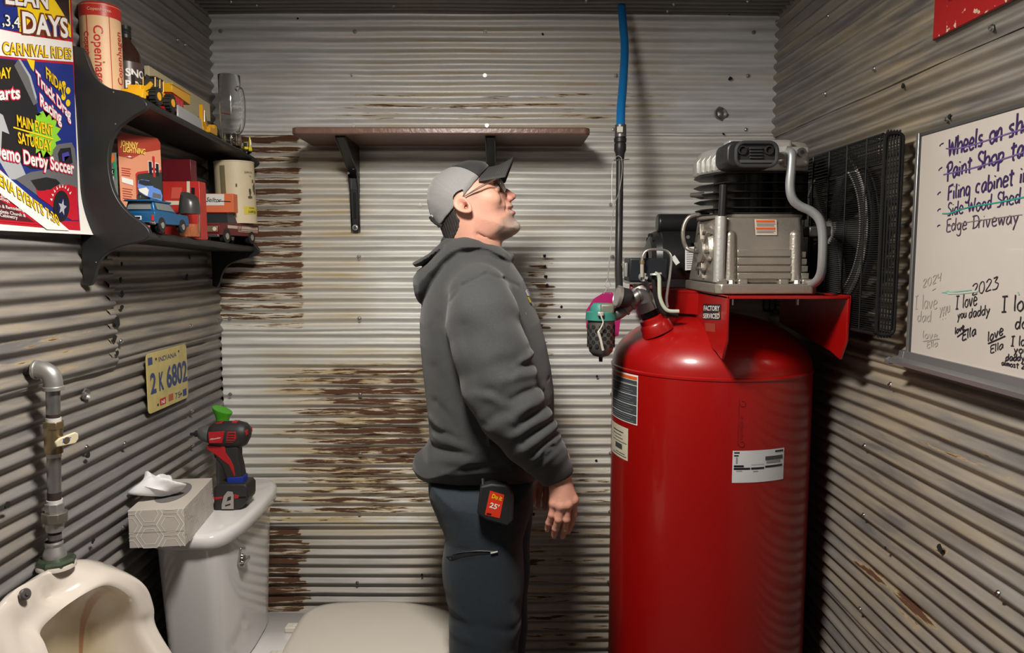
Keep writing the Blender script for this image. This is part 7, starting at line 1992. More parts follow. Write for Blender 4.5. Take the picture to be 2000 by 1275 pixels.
head_poly = pxs([(850, 420), (845, 397), (850, 367), (868, 343), (895, 329), (925, 325), (950, 332), (967, 345), (976, 358), (979, 368), (984, 380), (989, 391), (995, 398), (997, 404), (995, 409), (1001, 415), (1003, 424), (1007, 433), (1012, 441), (1011, 450), (1000, 462), (985, 469), (977, 478), (976, 500), (985, 540), (890, 545), (878, 500), (872, 470), (864, 446)], YP, k=2)
neck_in = YP


def head_field(P):
    d = inflate(P, head_poly, YP, .077, .115)
    d = smax(d, (np.abs(P[:, 1] - YP) - .0735), .01)
    # cheek bones, chin, brow
    for s in (-1, 1):
        d = smin(d, ell(P, h3(955, 392) + [0, s * .052, 0], (.030, .016, .024)), .02)
        d = smin(d, ell(P, h3(945, 440) + [0, s * .050, 0], (.040, .012, .022)), .025)
        d = smin(d, cap_(P, h3(969, 352) + [0, s * .012, 0], h3(961, 355) + [0, s * .045, 0], .008, .007), .012)
    d = smin(d, ell(P, h3(1003, 443), (.016, .018, .014)), .012)
    # eye sockets
    for s in (-1, 1):
        d = smax(d, -ell(P, h3(984, 369) + [0, s * .031, 0], (.016, .019, .012)), .010)
        d = smin(d, np.linalg.norm(P - (h3(967, 370) + [0, s * .031, 0]), axis=1) - .0125, .003)
        d = smin(d, cap_(P, h3(973, 377) + [0, s * .022, 0], h3(969, 376) + [0, s * .042, 0], .005), .006)
    # nose
    nz = cap_(P, h3(978, 367), h3(990, 377), .0065, .0080)
    nz = smin(nz, cap_(P, h3(990, 377), h3(1001, 384), .0085, .0085), .006)
    for s in (-1, 1): nz = smin(nz, ell(P, h3(995, 388) + [0, s * .0115, 0], (.010, .0065, .007)), .006)
    nz = smin(nz, cap_(P, h3(985, 384), h3(992, 390), .010, .008), .01)
    d = smin(d, nz, .008)
    for s in (-1, 1): d = smax(d, -ell(P, h3(1000, 391.5) + [0, s * .007, 0], (.0045, .0032, .0035)), .002)
    # nose-to-mouth fold
    for s in (-1, 1): d = smax(d, -cap_(P, h3(990, 391) + [0, s * .022, 0], h3(988, 412) + [0, s * .030, 0], .0022), .007)
    # lips
    d = smin(d, ell(P, h3(996.5, 403), (.0080, .022, .0056)), .007)
    d = smin(d, ell(P, h3(1000, 416), (.0090, .020, .0062)), .007)
    d = smax(d, -cap_(P, h3(1007, 408.5), h3(996, 411) + [0, -.022, 0], .0014), .003)
    d = smax(d, -cap_(P, h3(1007, 408.5), h3(996, 411) + [0, .022, 0], .0014), .003)
    # ears
    for s in (-1, 1):
        q = P.copy()
        ec = h3(910, 407) + [0, s * .0770, 0]
        e = np.array([np.cos(radians(-38)), 0, np.sin(radians(-38))]); e2 = np.array([-e[2], 0, e[0]]); n_ = np.array([0, s * 1.0, 0]) + e * -.35; n_ /= np.linalg.norm(n_)
        e = e - n_ * (e @ n_); e /= np.linalg.norm(e); e2 = np.cross(n_, e)
        R = np.stack([e, e2, n_], 1)
        qq = (P - ec) @ R
        a = qq[:, 0] / .0245; b = qq[:, 1] / (.0155 + .0030 * np.clip(-a, -1, 1)); rr2 = np.sqrt(a * a + b * b) + 1e-9
        rim = np.sqrt(((rr2 - .88) * .017) ** 2 + (qq[:, 2] - .009) ** 2) - .0042
        disc = np.maximum((rr2 - .90) * .017, np.abs(qq[:, 2] - .002 - .006 * np.clip(rr2, 0, 1) ** 2) - .0035)
        anti = np.sqrt(((np.sqrt((a + .12) ** 2 + (b * 1.1) ** 2) - .52) * .017) ** 2 + (qq[:, 2] - .0075) ** 2) - .0022
        ear = smin(smin(rim, disc, .003), np.where(a < .45, anti, 9), .003)
        ear = smax(ear, -ell(qq, (.004, .001, .009), (.0085, .0075, .0095)), .002)
        ear = smin(ear, ell(qq, (.014, .006, .0045), (.004, .003, .003)), .002)
        d = smin(d, ear, .004)
    # jaw line crease against the neck
    d = smax(d, -cap_(P, h3(975, 474) + [0, -.030, 0], h3(935, 458) + [0, -.066, 0], .0015), .012)
    d = smax(d, -cap_(P, h3(975, 474) + [0, .030, 0], h3(935, 458) + [0, .066, 0], .0015), .012)
    return d


# right hand joints (little, ring, middle, index, thumb)
HW = h3(1091, 922, 1.648)
fing = {
    'little': [(1082, 982, 1.628), (1078, 1005, 1.626), (1072, 1021, 1.636), (1069, 1033, 1.648)],
    'ring': [(1095, 987, 1.621), (1091, 1014, 1.620), (1085, 1032, 1.632), (1082, 1045, 1.646)],
    'middle': [(1108, 985, 1.623), (1106, 1014, 1.624), (1102, 1033, 1.637), (1099, 1046, 1.652)],
    'index': [(1120, 976, 1.636), (1119, 1004, 1.642), (1115, 1022, 1.654), (1110, 1036, 1.668)],
    'thumb': [(1108, 950, 1.664), (1114, 976, 1.680), (1112, 1000, 1.686)]}
FR_ = {'little': (.0088, .0082, .0074, .0064), 'ring': (.0096, .0088, .0080, .0070), 'middle': (.0098, .0092, .0082, .0072), 'index': (.0098, .0090, .0080, .0070), 'thumb': (.0120, .0105, .0085)}
RJ = {k: [h3(*q) for q in v] for k, v in fing.items()}
LW = h3(1060, 893, 2.11)
def mir(p): d = p - HW; return LW + np.array([d[0] - .004, -d[1], d[2]])
LJ = {k: [mir(q) for q in v] for k, v in RJ.items()}


def hand_field(P, J, W, s):
    d = cap_(P, W + [-.0, 0, .03], W, .026, .024)
    for k in ('little', 'ring', 'middle', 'index'):
        d = smin(d, cap_(P, W + (J[k][0] - W) * .12 + [0, 0, 0], J[k][0], .0175, .0118), .014)
    for k in ('little', 'ring', 'middle', 'index'):
        d = smin(d, np.linalg.norm(P - (J[k][0] + [0, -s * .003, 0]), axis=1) - .0108, .005)
    d = smin(d, cap_(P, W + [.004, s * .012, -.01], J['thumb'][0], .016, .0145), .012)
    fd = None
    for k in J:
        pts = J[k]; rs = FR_[k]; f = None
        for i in range(len(pts) - 1):
            c = cap_(P, pts[i], pts[i + 1], rs[i], rs[i + 1]); f = c if f is None else smin(f, c, .0025)
        for i in range(1, len(pts) - 1): f = smin(f, np.linalg.norm(P - pts[i], axis=1) - rs[i] * 1.07, .002)
        fd = f if fd is None else smin(fd, f, .0016)
    d = smin(d, fd, .005)
    return d


def near(P, lo, hi, f, far=.05):
    """evaluate f only inside a box, elsewhere a safe lower bound"""
    lo = np.array(lo); hi = np.array(hi); q = np.maximum(np.maximum(lo - P, P - hi), 0); dist = np.linalg.norm(q, axis=1)
    out = dist + far; m = dist <= 0
    if m.any(): out[m] = np.minimum(f(P[m]), 1e3)
    return out


SH = [h3(935, 575, 1.72), h3(958, 690, 1.665), h3(1000, 800, 1.632), h3(1064, 893, 1.640), HW]
SHL = [h3(935, 575, 2.04), h3(955, 690, 2.09), h3(990, 790, 2.12), h3(1040, 860, 2.11), LW]


def body_field(P):
    d = near(P, h3(830, 560, YP) + [0, -.13, -.03], h3(1030, 295, YP) + [0, .13, .03], head_field, .02)
    core = smin(cap_(P, h3(930, 520), h3(945, 900), .070, .085), cap_(P, SH[0] + [0, .03, -.02], SHL[0] + [0, -.03, -.02], .040), .05)
    d = smin(d, core, .03)
    for S in (SH, SHL): d = smin(d, chain(P, S[:-1] + [S[-1]], [.045, .040, .036, .030, .024]), .02)
    d = smin(d, near(P, HW - [.08, .07, .17], HW + [.08, .09, .06], lambda Q: hand_field(Q, RJ, HW, 1), .02), .006)
    d = smin(d, near(P, LW - [.08, .09, .17], LW + [.08, .07, .06], lambda Q: hand_field(Q, LJ, LW, -1), .02), .006)
    return d


def colour(o, C):
    ca = o.data.color_attributes.new('tint', 'FLOAT_COLOR', 'POINT'); a = np.ones((len(C), 4), np.float32); a[:, :3] = C; ca.data.foreach_set('color', a.ravel())


def tint_material(name, rough, bump=0, bscale=200, sss=0.0, noise=.1, nscale=60, spec=.4, sheen=0):
    m = mat(name, (.5, .5, .5), rough, bump=bump, bscale=bscale, sss=sss, spec=spec, sheen=sheen); nt = m.node_tree; L = nt.links.new
    at = nd(nt, 'ShaderNodeAttribute', attribute_name='tint'); n = nd(nt, 'ShaderNodeTexNoise'); n.inputs['Scale'].default_value = nscale; n.inputs['Detail'].default_value = 4
    tc = nd(nt, 'ShaderNodeTexCoord'); L(tc.outputs['Object'], n.inputs['Vector'])
    mr = nd(nt, 'ShaderNodeMapRange'); mr.inputs[1].default_value = .3; mr.inputs[2].default_value = .7; mr.inputs[3].default_value = 1 - noise; mr.inputs[4].default_value = 1 + noise; L(n.outputs[0], mr.inputs[0])
    vm = nd(nt, 'ShaderNodeVectorMath', operation='SCALE'); L(at.outputs['Color'], vm.inputs[0]); L(mr.outputs[0], vm.inputs['Scale'])
    L(vm.outputs[0], nt.nodes['Principled BSDF'].inputs['Base Color'])
    return m


V_, F_ = mesh_field(body_field, h3(790, 990, YP) + [0, -.34, -.12], h3(1140, 290, YP) + [.03, .34, .02], .0024)
M_SKIN = tint_material('skin', .48, bump=.25, bscale=350, sss=.08, noise=.05, nscale=40)
body = raw_mesh('body', V_, F_, M_SKIN, man)
C = np.tile(np.array([.60, .325, .235]), (len(V_), 1))
def blend(C, w, col): return C * (1 - w[:, None]) + np.array(col) * w[:, None]
def pw_(px, py, r, y=YP): c = h3(px, py, y); return np.exp(-(((V_[:, 0] - c[0]) ** 2 + (V_[:, 2] - c[2]) ** 2) / r ** 2))
head_m = V_[:, 2] > h3(900, 500)[2]
C = blend(C, .45 * pw_(940, 425, .035) * head_m, (.62, .27, .20)); C = blend(C, .55 * pw_(1000, 385, .016) * head_m, (.62, .22, .18)); C = blend(C, .4 * pw_(912, 400, .018) * head_m, (.64, .27, .21))
C = blend(C, .5 * pw_(925, 470, .03) * head_m, (.56, .25, .18))
bd_ = poly2(V_, pxs([(1002, 395), (1008, 402), (1000, 410), (1012, 420), (1022, 432), (1024, 450), (1003, 470), (984, 474), (968, 462), (970, 446), (980, 430), (990, 424), (994, 412), (990, 400)], YP))
rb_ = RNG.normal(0, 1, len(V_))
bw_ = sstep(.004, -.008, bd_) if False else 1 - sstep(-.010, .006, bd_)
C = blend(C, np.clip(bw_ * (.62 + .22 * rb_), 0, .95) * head_m, (.34, .27, .225))
C = blend(C, np.clip(bw_ * .5 * pw_(1010, 440, .018) * (1 + rb_ * .6), 0, .9) * head_m, (.55, .52, .47))
C = blend(C, np.clip(bw_ * .6 * pw_(985, 462, .018), 0, 1) * head_m, (.17, .13, .11))
lipw = np.maximum(pw_(1001, 404.5, .0060), pw_(1005, 414.5, .0075)) * head_m; C = blend(C, np.clip(lipw, 0, 1) * .75, (.44, .17, .14))
C = blend(C, np.clip(pw_(1006, 409, .0032) * head_m, 0, 1) * .9, (.10, .03, .03))
sb = pw_(928, 388, .012) * head_m; C = blend(C, np.clip(sb * .55, 0, .9), (.33, .22, .175))
C = blend(C, np.clip(pw_(968, 359, .005) * (.8 + .3 * rb_) * head_m, 0, .8), (.16, .11, .08))
hd_m = V_[:, 2] < h3(900, 880)[2]; C = blend(C, .55 * hd_m, (.50, .23, .165))
for k in RJ:
    for J in (RJ, LJ):
        for q in J[k][:3]: C = blend(C, .35 * np.exp(-np.sum((V_ - q) ** 2, 1) / .010 ** 2), (.55, .20, .15))
        t = J[k][-1]; C = blend(C, .4 * np.exp(-np.sum((V_ - t) ** 2, 1) / .009 ** 2), (.58, .25, .19))
colour(body, C)
for s in (-1, 1):
    c = h3(967.5, 369) + [0, s * .031, 0]
    e = MB().sphere(c, .0122, 20, 14).build('eye', mat('eye_white', (.70, .66, .62), .15, coat=.5), man)
    fd = Vector((.90, 0, .42)).normalized(); MB().cyl(Vector(c) + fd * .0112, Vector(c) + fd * .0126, .0056, .0048, 18).build('iris', mat('iris', (.05, .06, .06), .1), e)
# finger nails of the right hand
for k in ('little', 'ring', 'middle', 'index'):
    a, b = Vector(RJ[k][2]), Vector(RJ[k][3]); t = (b - a).normalized(); n = (Vector((0, -1, 0)) - t * Vector((0, -1, 0)).dot(t)).normalized(); w = t.cross(n)
    c = b + n * (FR_[k][3] * .80) - t * .001
    MB().box(c, (.0080, .0100, .0018), Matrix((w, t, n)).transposed()).build('finger_nail', mat('nail', (.62, .38, .31), .3), man, bevel=.0008)

# ---- hair
hair_reg = pxs([(848, 425), (880, 412), (893, 412), (896, 424), (902, 432), (900, 446), (894, 458), (884, 475), (862, 475), (856, 450)], YP)
def hair_field(P): return smax(head_hair(P), poly2(P, hair_reg), .006)
def head_hair(P):
    return smax(inflate(P, head_poly, YP, .077, .115), np.abs(P[:, 1] - YP) - .0735, .01) - .0042 - .0012 * np.sin(P[:, 0] * 900 + P[:, 2] * 300)
hv, hf = mesh_field(hair_field, h3(840, 490) + [0, -.10, 0], h3(935, 395) + [0, .10, 0], .0022)
raw_mesh('hair', hv, hf, mat('hair_dark', (.030, .026, .024), .6, noise=.4, nscale=180, stretch=(3, 1, .6), bump=.6, bscale=400), man)

# ---- cap
cap_poly = pxs([(866, 470), (856, 446), (841, 420), (834, 393), (838, 364), (852, 344), (872, 330), (895, 320), (920, 314), (943, 316), (957, 328), (962, 345), (960, 400), (920, 470)], YP, k=2)
def line_side(P, a, b):          # signed distance to the line a->b in the sagittal plane (positive on its upper side)
    A, Bp = h3(*a), h3(*b); tx, tz_ = Bp[0] - A[0], Bp[2] - A[2]; l = math.hypot(tx, tz_); return (-(P[:, 0] - A[0]) * tz_ + (P[:, 2] - A[2]) * tx) / l
def cap_solid(P, off=0.0):
    d = inflate(P, cap_poly, YP, .083 + off, .115) - off
    d = smax(d, np.abs(P[:, 1] - YP) - .0815 - off, .012)
    # lower rim: two straight cuts (front brow line and towards the nape)
    cut1 = -line_side(P, (866, 443), (907, 389)); cut2 = -line_side(P, (907, 389), (940, 352))
    return smax(smax(d, cut1, .002), cut2, .002)
def seam(P):                     # >0 above the seam (black front panel)
    s = line_side(P, (884, 327), (938, 353)); c = h3(912, 338); return s + .25 * ((P[:, 0] - c[0]) ** 2 - .0012) / .05 - .9 * (np.abs(P[:, 1] - YP) / .08) ** 2 * .004
wr = lambda P: .0007 * np.sin(P[:, 0] * 120 + P[:, 2] * 60) * np.sin(P[:, 2] * 140 + 1)
pan = lambda P: .0010 * np.exp(-(line_side(P, (850, 350), (905, 395)) / .0016) ** 2)
g_lo, g_hi = h3(825, 480) + [0, -.1, 0], h3(975, 300) + [0, .1, 0]
cv, cf = mesh_field(lambda P: smax(cap_solid(P) + wr(P) + pan(P), seam(P), .0015), g_lo, g_hi, .0024)
cap = raw_mesh('cap', cv, cf, mat('cap_grey', (.235, .235, .23), .85, noise=.08, nscale=500, bump=.4, bscale=900, sheen=.3), man)
cv, cf = mesh_field(lambda P: smax(cap_solid(P, .0008) + wr(P), -seam(P) + .0004, .0015), g_lo, g_hi, .0024)
raw_mesh('front_panel', cv, cf, mat('cap_black', (.022, .022, .023), .8, sheen=.2), cap)
def rimtube(a, b, c, name, m, r=.0018):
    pts = []
    for y in np.linspace(-.0805, .0805, 15): pass
# bill
M_BILL = mat('cap_black', (.022, .022, .023), .8)
def billpt(u, v, off=0.0):
    au = abs(u)
    r = np.array([948, 326.0]) * (1 - au ** 1.7) + np.array([936, 357.0]) * au ** 1.7
    f = np.array([1004, 305.0]) * (1 - au ** 1.8) + np.array([986, 349.0]) * au ** 1.8
    q = r + (f - r) * v; q = q + np.array([3.0, 5.0]) * (4 * v * (1 - v)) * (1 - au)
    lat = u * (.064 + .012 * v * (1 - .35 * au))
    p = h3(q[0] + off * .35, q[1] + off); return Vector((p[0], YP + lat, p[2]))
nu, nv = 33, 12
grid = lambda off: [[billpt(-1 + 2 * i / (nu - 1), j / (nv - 1), off) for i in range(nu)] for j in range(nv)]
G0, G1 = grid(0), grid(2.6); vs = [p for g in (G0, G1) for row in g for p in row]; N_ = nu * nv; fs = []
for j in range(nv - 1):
    for i in range(nu - 1):
        a = j * nu + i; fs += [(a, a + 1, a + nu + 1, a + nu), (N_ + a, N_ + a + nu, N_ + a + nu + 1, N_ + a + 1)]
for i in range(nu - 1):
    for j in (0, nv - 1): a = j * nu + i; fs.append((a, a + 1, N_ + a + 1, N_ + a))
for j in range(nv - 1):
    for i in (0, nu - 1): a = j * nu + i; fs.append((a, a + nu, N_ + a + nu, N_ + a))
bill = MB().add(vs, fs).build('bill', mat('bill_charcoal', (.034, .034, .034), .75), cap, angle=60)
for v in (.97, .88, .79, .70, .61):
    MB().tube([billpt(-1 + 2 * i / 32, v - .35 * (1 - v) * 0, -.35) for i in range(1, 32)], .0005, 4).build('stitch_line', mat('stitch_grey', (.085, .085, .085), .8), bill)
MB().tube([Vector(h3(846, 424) + [0, -.045, 0]), Vector(h3(845, 430) + [0, -.02, 0]), Vector(h3(845, 431) + [0, .02, 0]), Vector(h3(846, 424) + [0, .045, 0])], .0045, 8).build('cap_strap', M_BLACKP, cap)
MB().tube([Vector(h3(844, 426) + [0, -.048, 0]), Vector(h3(855, 438) + [0, -.060, 0]), Vector(h3(868, 444) + [0, -.068, 0])], .0040, 8).build('cap_strap', M_BLACKP, cap)

# ---- glasses
gl = MB()
M_FRAME = mat('glasses_metal', (.16, .12, .10), .3, .8)
for s in (-1, 1):
    T0 = Vector(h3(902, 393) + [0, s * .0785, 0]); T1 = Vector(h3(940, 372) + [0, s * .0790, 0]); T2 = Vector(h3(977, 351) + [0, s * .064, 0])
    gl.tube([T0, T1, T2], .0013, 8)
    gl.tube([T0 + Vector((.004, 0, .0022)), T1 + Vector((0, s * .0004, .0035)), T2 + Vector((-.002, 0, .001))], .0008, 6)
    dn = Vector((.34, 0, -.94)); lat = Vector((-.10 * s * s, s, 0)); cL = Vector(h3(982, 366) + [0, s * .035, 0])
    lat = Vector((-.22, s, .05)).normalized()
    rimp = [cL + lat * (cos(t) * .0270 * (1 - .08 * sin(t))) - dn * (sin(t) * .0185) for t in np.linspace(0, 2 * pi, 33)[:-1]]
    gl.tube(rimp, .0011, 6, closed=True)
    if True:
        lens_ = rimp
        MB().add([p - Vector((.0003, 0, 0)) for p in lens_] + [p + Vector((.0010, 0, .0003)) for p in lens_], [tuple(range(32)), tuple(range(32, 64))[::-1]] + [(i, (i + 1) % 32, 32 + (i + 1) % 32, 32 + i) for i in range(32)]).build('lens', mat('lens_tinted', (.40, .25, .24), .03, trans=.92, ior=1.4), man, smooth=False)
gl.tube([Vector(h3(981, 361) + [0, -.009, 0]), Vector(h3(984, 359)), Vector(h3(981, 361) + [0, .009, 0])], .0012, 6)
gl.build('glasses', M_FRAME, man)
for s in (-1, 1): MB().box(Vector(h3(976, 351) + [0, s * .0635, 0]), (.009, .003, .0042), Matrix.Rotation(radians(-28), 3, 'Y')).build('frame_hinge', mat('hinge_silver', (.5, .47, .43), .3, .8), man, bevel=.001)

# ---- hoodie
tor = pxs([(895, 478), (960, 486), (1000, 512), (1022, 545), (1038, 585), (1054, 625), (1066, 670), (1075, 715), (1081, 760), (1082, 810), (1078, 850), (1068, 890), (1056, 922), (1046, 938), (990, 944), (900, 942), (838, 934), (818, 922), (809, 905), (812, 890), (826, 874), (838, 852), (839, 820), (834, 780), (828, 730), (822, 670), (821, 625), (826, 585), (840, 548), (862, 510)], YP)
hood = pxs([(868, 470), (885, 462), (910, 459), (940, 463), (965, 474), (985, 490), (1003, 509), (996, 515), (975, 509), (950, 502), (915, 508), (885, 524), (860, 548), (842, 574), (830, 590), (822, 590), (812, 574), (806, 556), (806, 540), (815, 527), (836, 510), (852, 490)], YP)
hood2 = pxs([(866, 468), (852, 480), (838, 494), (818, 508), (808, 514), (812, 522), (826, 520), (850, 506), (880, 492)], YP)
RS = [(SH[0], .070), (h3(944, 625, 1.688), .084), (h3(960, 690, 1.668), .087), (h3(976, 750, 1.650), .083), (h3(999, 805, 1.635), .075), (h3(1033, 853, 1.632), .064), (h3(1064, 892, 1.640), .052), (h3(1080, 915, 1.645), .043), (h3(1090, 935, 1.648), .038)]
LS = [(p * [1, 0, 1] + [-.012, 2 * YP - p[1], 0], r) for p, r in RS]
dl = LW - np.array([RS[-1][0][0] - .012, 0, RS[-1][0][2] + .012])
LS = [(p + np.array([dl[0], 0, dl[2]]) * min(1, (i / 8) ** 1.5), r) for i, (p, r) in enumerate(LS)]
# folds: (px1,py1,px2,py2,width,amp) in the picture plane at the arm's depth; positive = ridge
folds = [(1045, 700, 1010, 720, .010, .010), (1050, 735, 985, 740, .013, .009), (1040, 715, 1000, 728, .008, -.007), (930, 770, 985, 790, .012, .006), (1058, 780, 1000, 815, .013, .010), (1052, 765, 1000, 778, .008, -.007),
         (1078, 815, 1000, 850, .012, .010), (1066, 800, 1010, 832, .008, -.009), (1088, 838, 1020, 878, .011, .009), (1080, 828, 1020, 862, .007, -.009), (1095, 862, 1040, 900, .010, .008), (1092, 852, 1040, 886, .006, -.009),
         (1098, 880, 1055, 918, .009, .006), (1080, 872, 1060, 886, .005, -.008), (985, 800, 950, 830, .012, -.006), (975, 770, 940, 760, .010, -.004), (905, 640, 925, 760, .014, -.006), (1030, 640, 1040, 700, .012, -.005),
         (1000, 620, 1030, 660, .010, -.004), (950, 700, 1000, 690, .016, .004), (965, 640, 1010, 660, .016, .003)]
foldt = [(835, 905, 930, 895, .012, .010), (840, 888, 920, 880, .008, -.010), (850, 862, 945, 875, .012, .007), (845, 850, 900, 855, .008, -.006), (880, 915, 990, 905, .010, -.007), (900, 925, 1000, 922, .010, .005), (840, 830, 870, 850, .012, .006), (850, 720, 880, 780, .014, -.006),
         (845, 640, 870, 700, .012, -.005), (860, 620, 890, 650, .01, -.004), (1060, 760, 1072, 800, .008, .004), (1076, 750, 1064, 770, .003, -.004), (1064, 770, 1060, 800, .003, -.004), (960, 890, 1040, 905, .012, -.006), (850, 790, 890, 830, .012, -.006)]


def ridge(P, fs, Y):
    out = np.zeros(len(P))
    for (a, b, c, d_, w, A) in fs:
        p, q = h3(a, b, Y), h3(c, d_, Y); ex, ez = q[0] - p[0], q[2] - p[2]; wx, wz = P[:, 0] - p[0], P[:, 2] - p[2]
        t = np.clip((wx * ex + wz * ez) / (ex * ex + ez * ez), 0, 1); bow = .006 * np.sin(t * pi)
        dd = (wx - ex * t) ** 2 + (wz - ez * t - bow) ** 2; out += A * np.exp(-dd / w ** 2) * (.35 + .65 * np.sin(np.clip(t, .12, .88) * pi))
    return out


def sleeve(P, S): 
    d = None
    for i in range(len(S) - 1):
        e = cap_(P, S[i][0], S[i + 1][0], S[i][1], S[i + 1][1]); d = e if d is None else smin(d, e, .012)
    a, b = S[-2][0], S[-1][0]; t = (b - a) / np.linalg.norm(b - a)
    s_ = (P - b) @ t
    d = smax(d, s_, .004)                                # open end cut square
    cuff = np.exp(-((s_ + .022) / .030) ** 4)            # ribbed cuff narrows
    d = d + .0035 * cuff + .0006 * cuff * 0
    d = np.maximum(d, -(cap_(P, a, b + t * .02, .031, .029)) ) if False else d
    return d


def hoodie_field(P):
    d = inflate(P, tor, YP, .205, .150, .5)
    right = P[:, 1] < YP
    d = d - ridge(P, foldt, 1.72) * right - .0035 * np.sin(P[:, 2] * 42 + P[:, 0] * 15 + P[:, 1] * 9) * np.exp(-((P[:, 2] - h3(900, 880)[2]) / .09) ** 2)
    hem = np.exp(-((P[:, 2] - h3(900, 932)[2]) / .016) ** 4); d = d + .004 * hem
    sr = sleeve(P, RS) - ridge(P, folds, 1.58) - .002 * np.sin(P[:, 2] * 60 + P[:, 0] * 40)
    # armhole seam
    se = cap_(P, h3(905, 545, 1.70), h3(885, 640, 1.70), .0) ; 
    d = smin(d, sr, .018)
    d = smin(d, sleeve(P, LS), .018)
    hd = inflate(P, hood, YP, .125, .060, .5); hd = smin(hd, inflate(P, hood2, YP, .10, .035) , .006)
    hd = hd - .003 * np.sin(P[:, 0] * 60 - P[:, 2] * 50)
    d = smin(d, hd, .008)
    # rim around the neck
    ring = None
    nC = (h3(868, 474) + h3(996, 506)) / 2; pts = []
    A_n, B_n = h3(872, 474), h3(994, 505)
    for k in range(13):
        t = 2 * pi * k / 12; pts.append((A_n + B_n) / 2 + (B_n - A_n) / 2 * np.cos(t) + np.array([0, .080 * np.sin(t), -.012 * abs(np.sin(t)) + .004]))
    for a, b in zip(pts[:-1], pts[1:]):
        e = cap_(P, a, b, .0135); ring = e if ring is None else np.minimum(ring, e)
    d = smin(d, ring, .008)
    # hollow where the neck stands
    d = smax(d, -cap_(P, h3(926, 500), h3(930, 440), .058, .066) , .006)
    # seam grooves: shoulder seam, hood crease
    for (a, b) in (((880, 590, 1.70), (905, 556, 1.70)), ((905, 556, 1.70), (950, 534, 1.70)), ((950, 534, 1.71), (985, 545, 1.72)), ((985, 545, 1.72), (1012, 560, 1.73))):
        p, q = h3(*a), h3(*b); ex, ez = q[0] - p[0], q[2] - p[2]; wx, wz = P[:, 0] - p[0], P[:, 2] - p[2]; t = np.clip((wx * ex + wz * ez) / (ex * ex + ez * ez), 0, 1)
        d = d + .0030 * np.exp(-((wx - ex * t) ** 2 + (wz - ez * t) ** 2) / .0042 ** 2) * (P[:, 1] < YP - .08)
    return d


V2, F2 = mesh_field(hoodie_field, h3(785, 965) + [-.03, -.34, -.02], h3(1125, 440) + [.03, .36, .02], .0034, slack=2.3)
M_HOOD = mat('hoodie_charcoal', (.040, .0415, .043), .92, noise=.10, nscale=250, bump=.35, bscale=700, sheen=.15)
hoodie = raw_mesh('hoodie', V2, F2, M_HOOD, man)
from mathutils.bvhtree import BVHTree
bvh_h = BVHTree.FromPolygons([tuple(v) for v in V2], [tuple(int(i) for i in f) for f in F2])


def cling(bvh, pix, name, m, parent, n=.0010, tri=8):
    """a thin patch lying on the garment: its outline points are found on the cloth surface"""
    bm = bmesh.new(); f = bm.faces.new([bm.verts.new((a, b, 0)) for a, b in pix]); bmesh.ops.triangulate(bm, faces=bm.faces[:])
    for _ in range(3):
        es = [e for e in bm.edges if e.calc_length() > tri]
        if es: bmesh.ops.subdivide_edges(bm, edges=es, cuts=1); bmesh.ops.triangulate(bm, faces=bm.faces[:])
    bm.verts.index_update(); pts = []
    for v in bm.verts:
        d = ray(v.co.x, v.co.y).normalized(); h_ = bvh.ray_cast(CAMP, d)
        if h_[0] is None: h_ = bvh.find_nearest(onY(v.co.x, v.co.y, 1.75)); pts.append(h_[0]); continue
        pts.append(h_[0] + (h_[1] if h_[1].dot(d) < 0 else -h_[1]) * n)
    ok = [t for t in (tuple(v.index for v in f.verts) for f in bm.faces) if max((pts[t[i]] - pts[t[i - 1]]).length for i in range(3)) < .022 and (bvh is not bvh_h or min(pts[i].x * 1450 / (pts[i].y * .9956 + .02) + 988 for i in t) > 1026)]
    o = MB().add(pts, ok or [tuple(range(3))]); bm.free()
    return o.build(name, m, parent, smooth=False, weld=False)


cling(bvh_h, [(1023, 566), (1035, 564), (1040, 577), (1028, 579)], 'chest_print', M_WHT, hoodie, .003, 4)
cling(bvh_h, [(1030, 567), (1032, 567), (1036, 573), (1033, 574)], 'chest_print', M_STK_B, hoodie, .0036, 4)
cling(bvh_h, [(1028, 581), (1040, 578), (1045, 589), (1033, 592)], 'chest_print', mat('print_bright_yellow', (.70, .56, .02), .6), hoodie, .003, 4)
cling(bvh_h, [(1037, 591), (1047, 590), (1056, 606), (1052, 604), (1046, 594), (1043, 598), (1040, 597)], 'chest_print', M_WHT, hoodie, .003, 4)

# ---- trousers
legR = pxs([(838, 925), (843, 962), (858, 1000), (869, 1040), (866, 1085), (868, 1130), (876, 1180), (880, 1230), (879, 1290), (885, 1360), (896, 1480), (905, 1640), (1000, 1640), (1006, 1480), (1010, 1360), (1013, 1290), (1012, 1240), (1020, 1190), (1023, 1140), (1021, 1090), (1022, 1050), (1030, 1010), (1038, 975), (1044, 925)], YP - .07)
legL = [(a + .012, b) for a, b in pxs([(850, 925), (860, 980), (890, 1040), (905, 1090), (914, 1130), (914, 1290), (914, 1400), (914, 1600), (1000, 1600), (1006, 1480), (1012, 1360), (1018, 1290), (1022, 1180), (1026, 1090), (1030, 1010), (1036, 925)], YP + .09)]
pel = pxs([(840, 918), (842, 960), (858, 1005), (905, 1030), (990, 1032), (1026, 1008), (1037, 970), (1042, 918)], YP)
foldp = [(880, 1095, 965, 1078, .006, .006), (872, 1080, 960, 1070, .006, -.004), (890, 1215, 1000, 1235, .014, -.008), (885, 1245, 960, 1262, .012, .007), (1000, 1180, 1015, 1230, .010, -.006), (880, 1195, 930, 1225, .012, .006), (860, 980, 900, 1040, .012, -.005), (870, 1000, 930, 1010, .014, .004), (1010, 1040, 980, 1060, .010, -.004)]


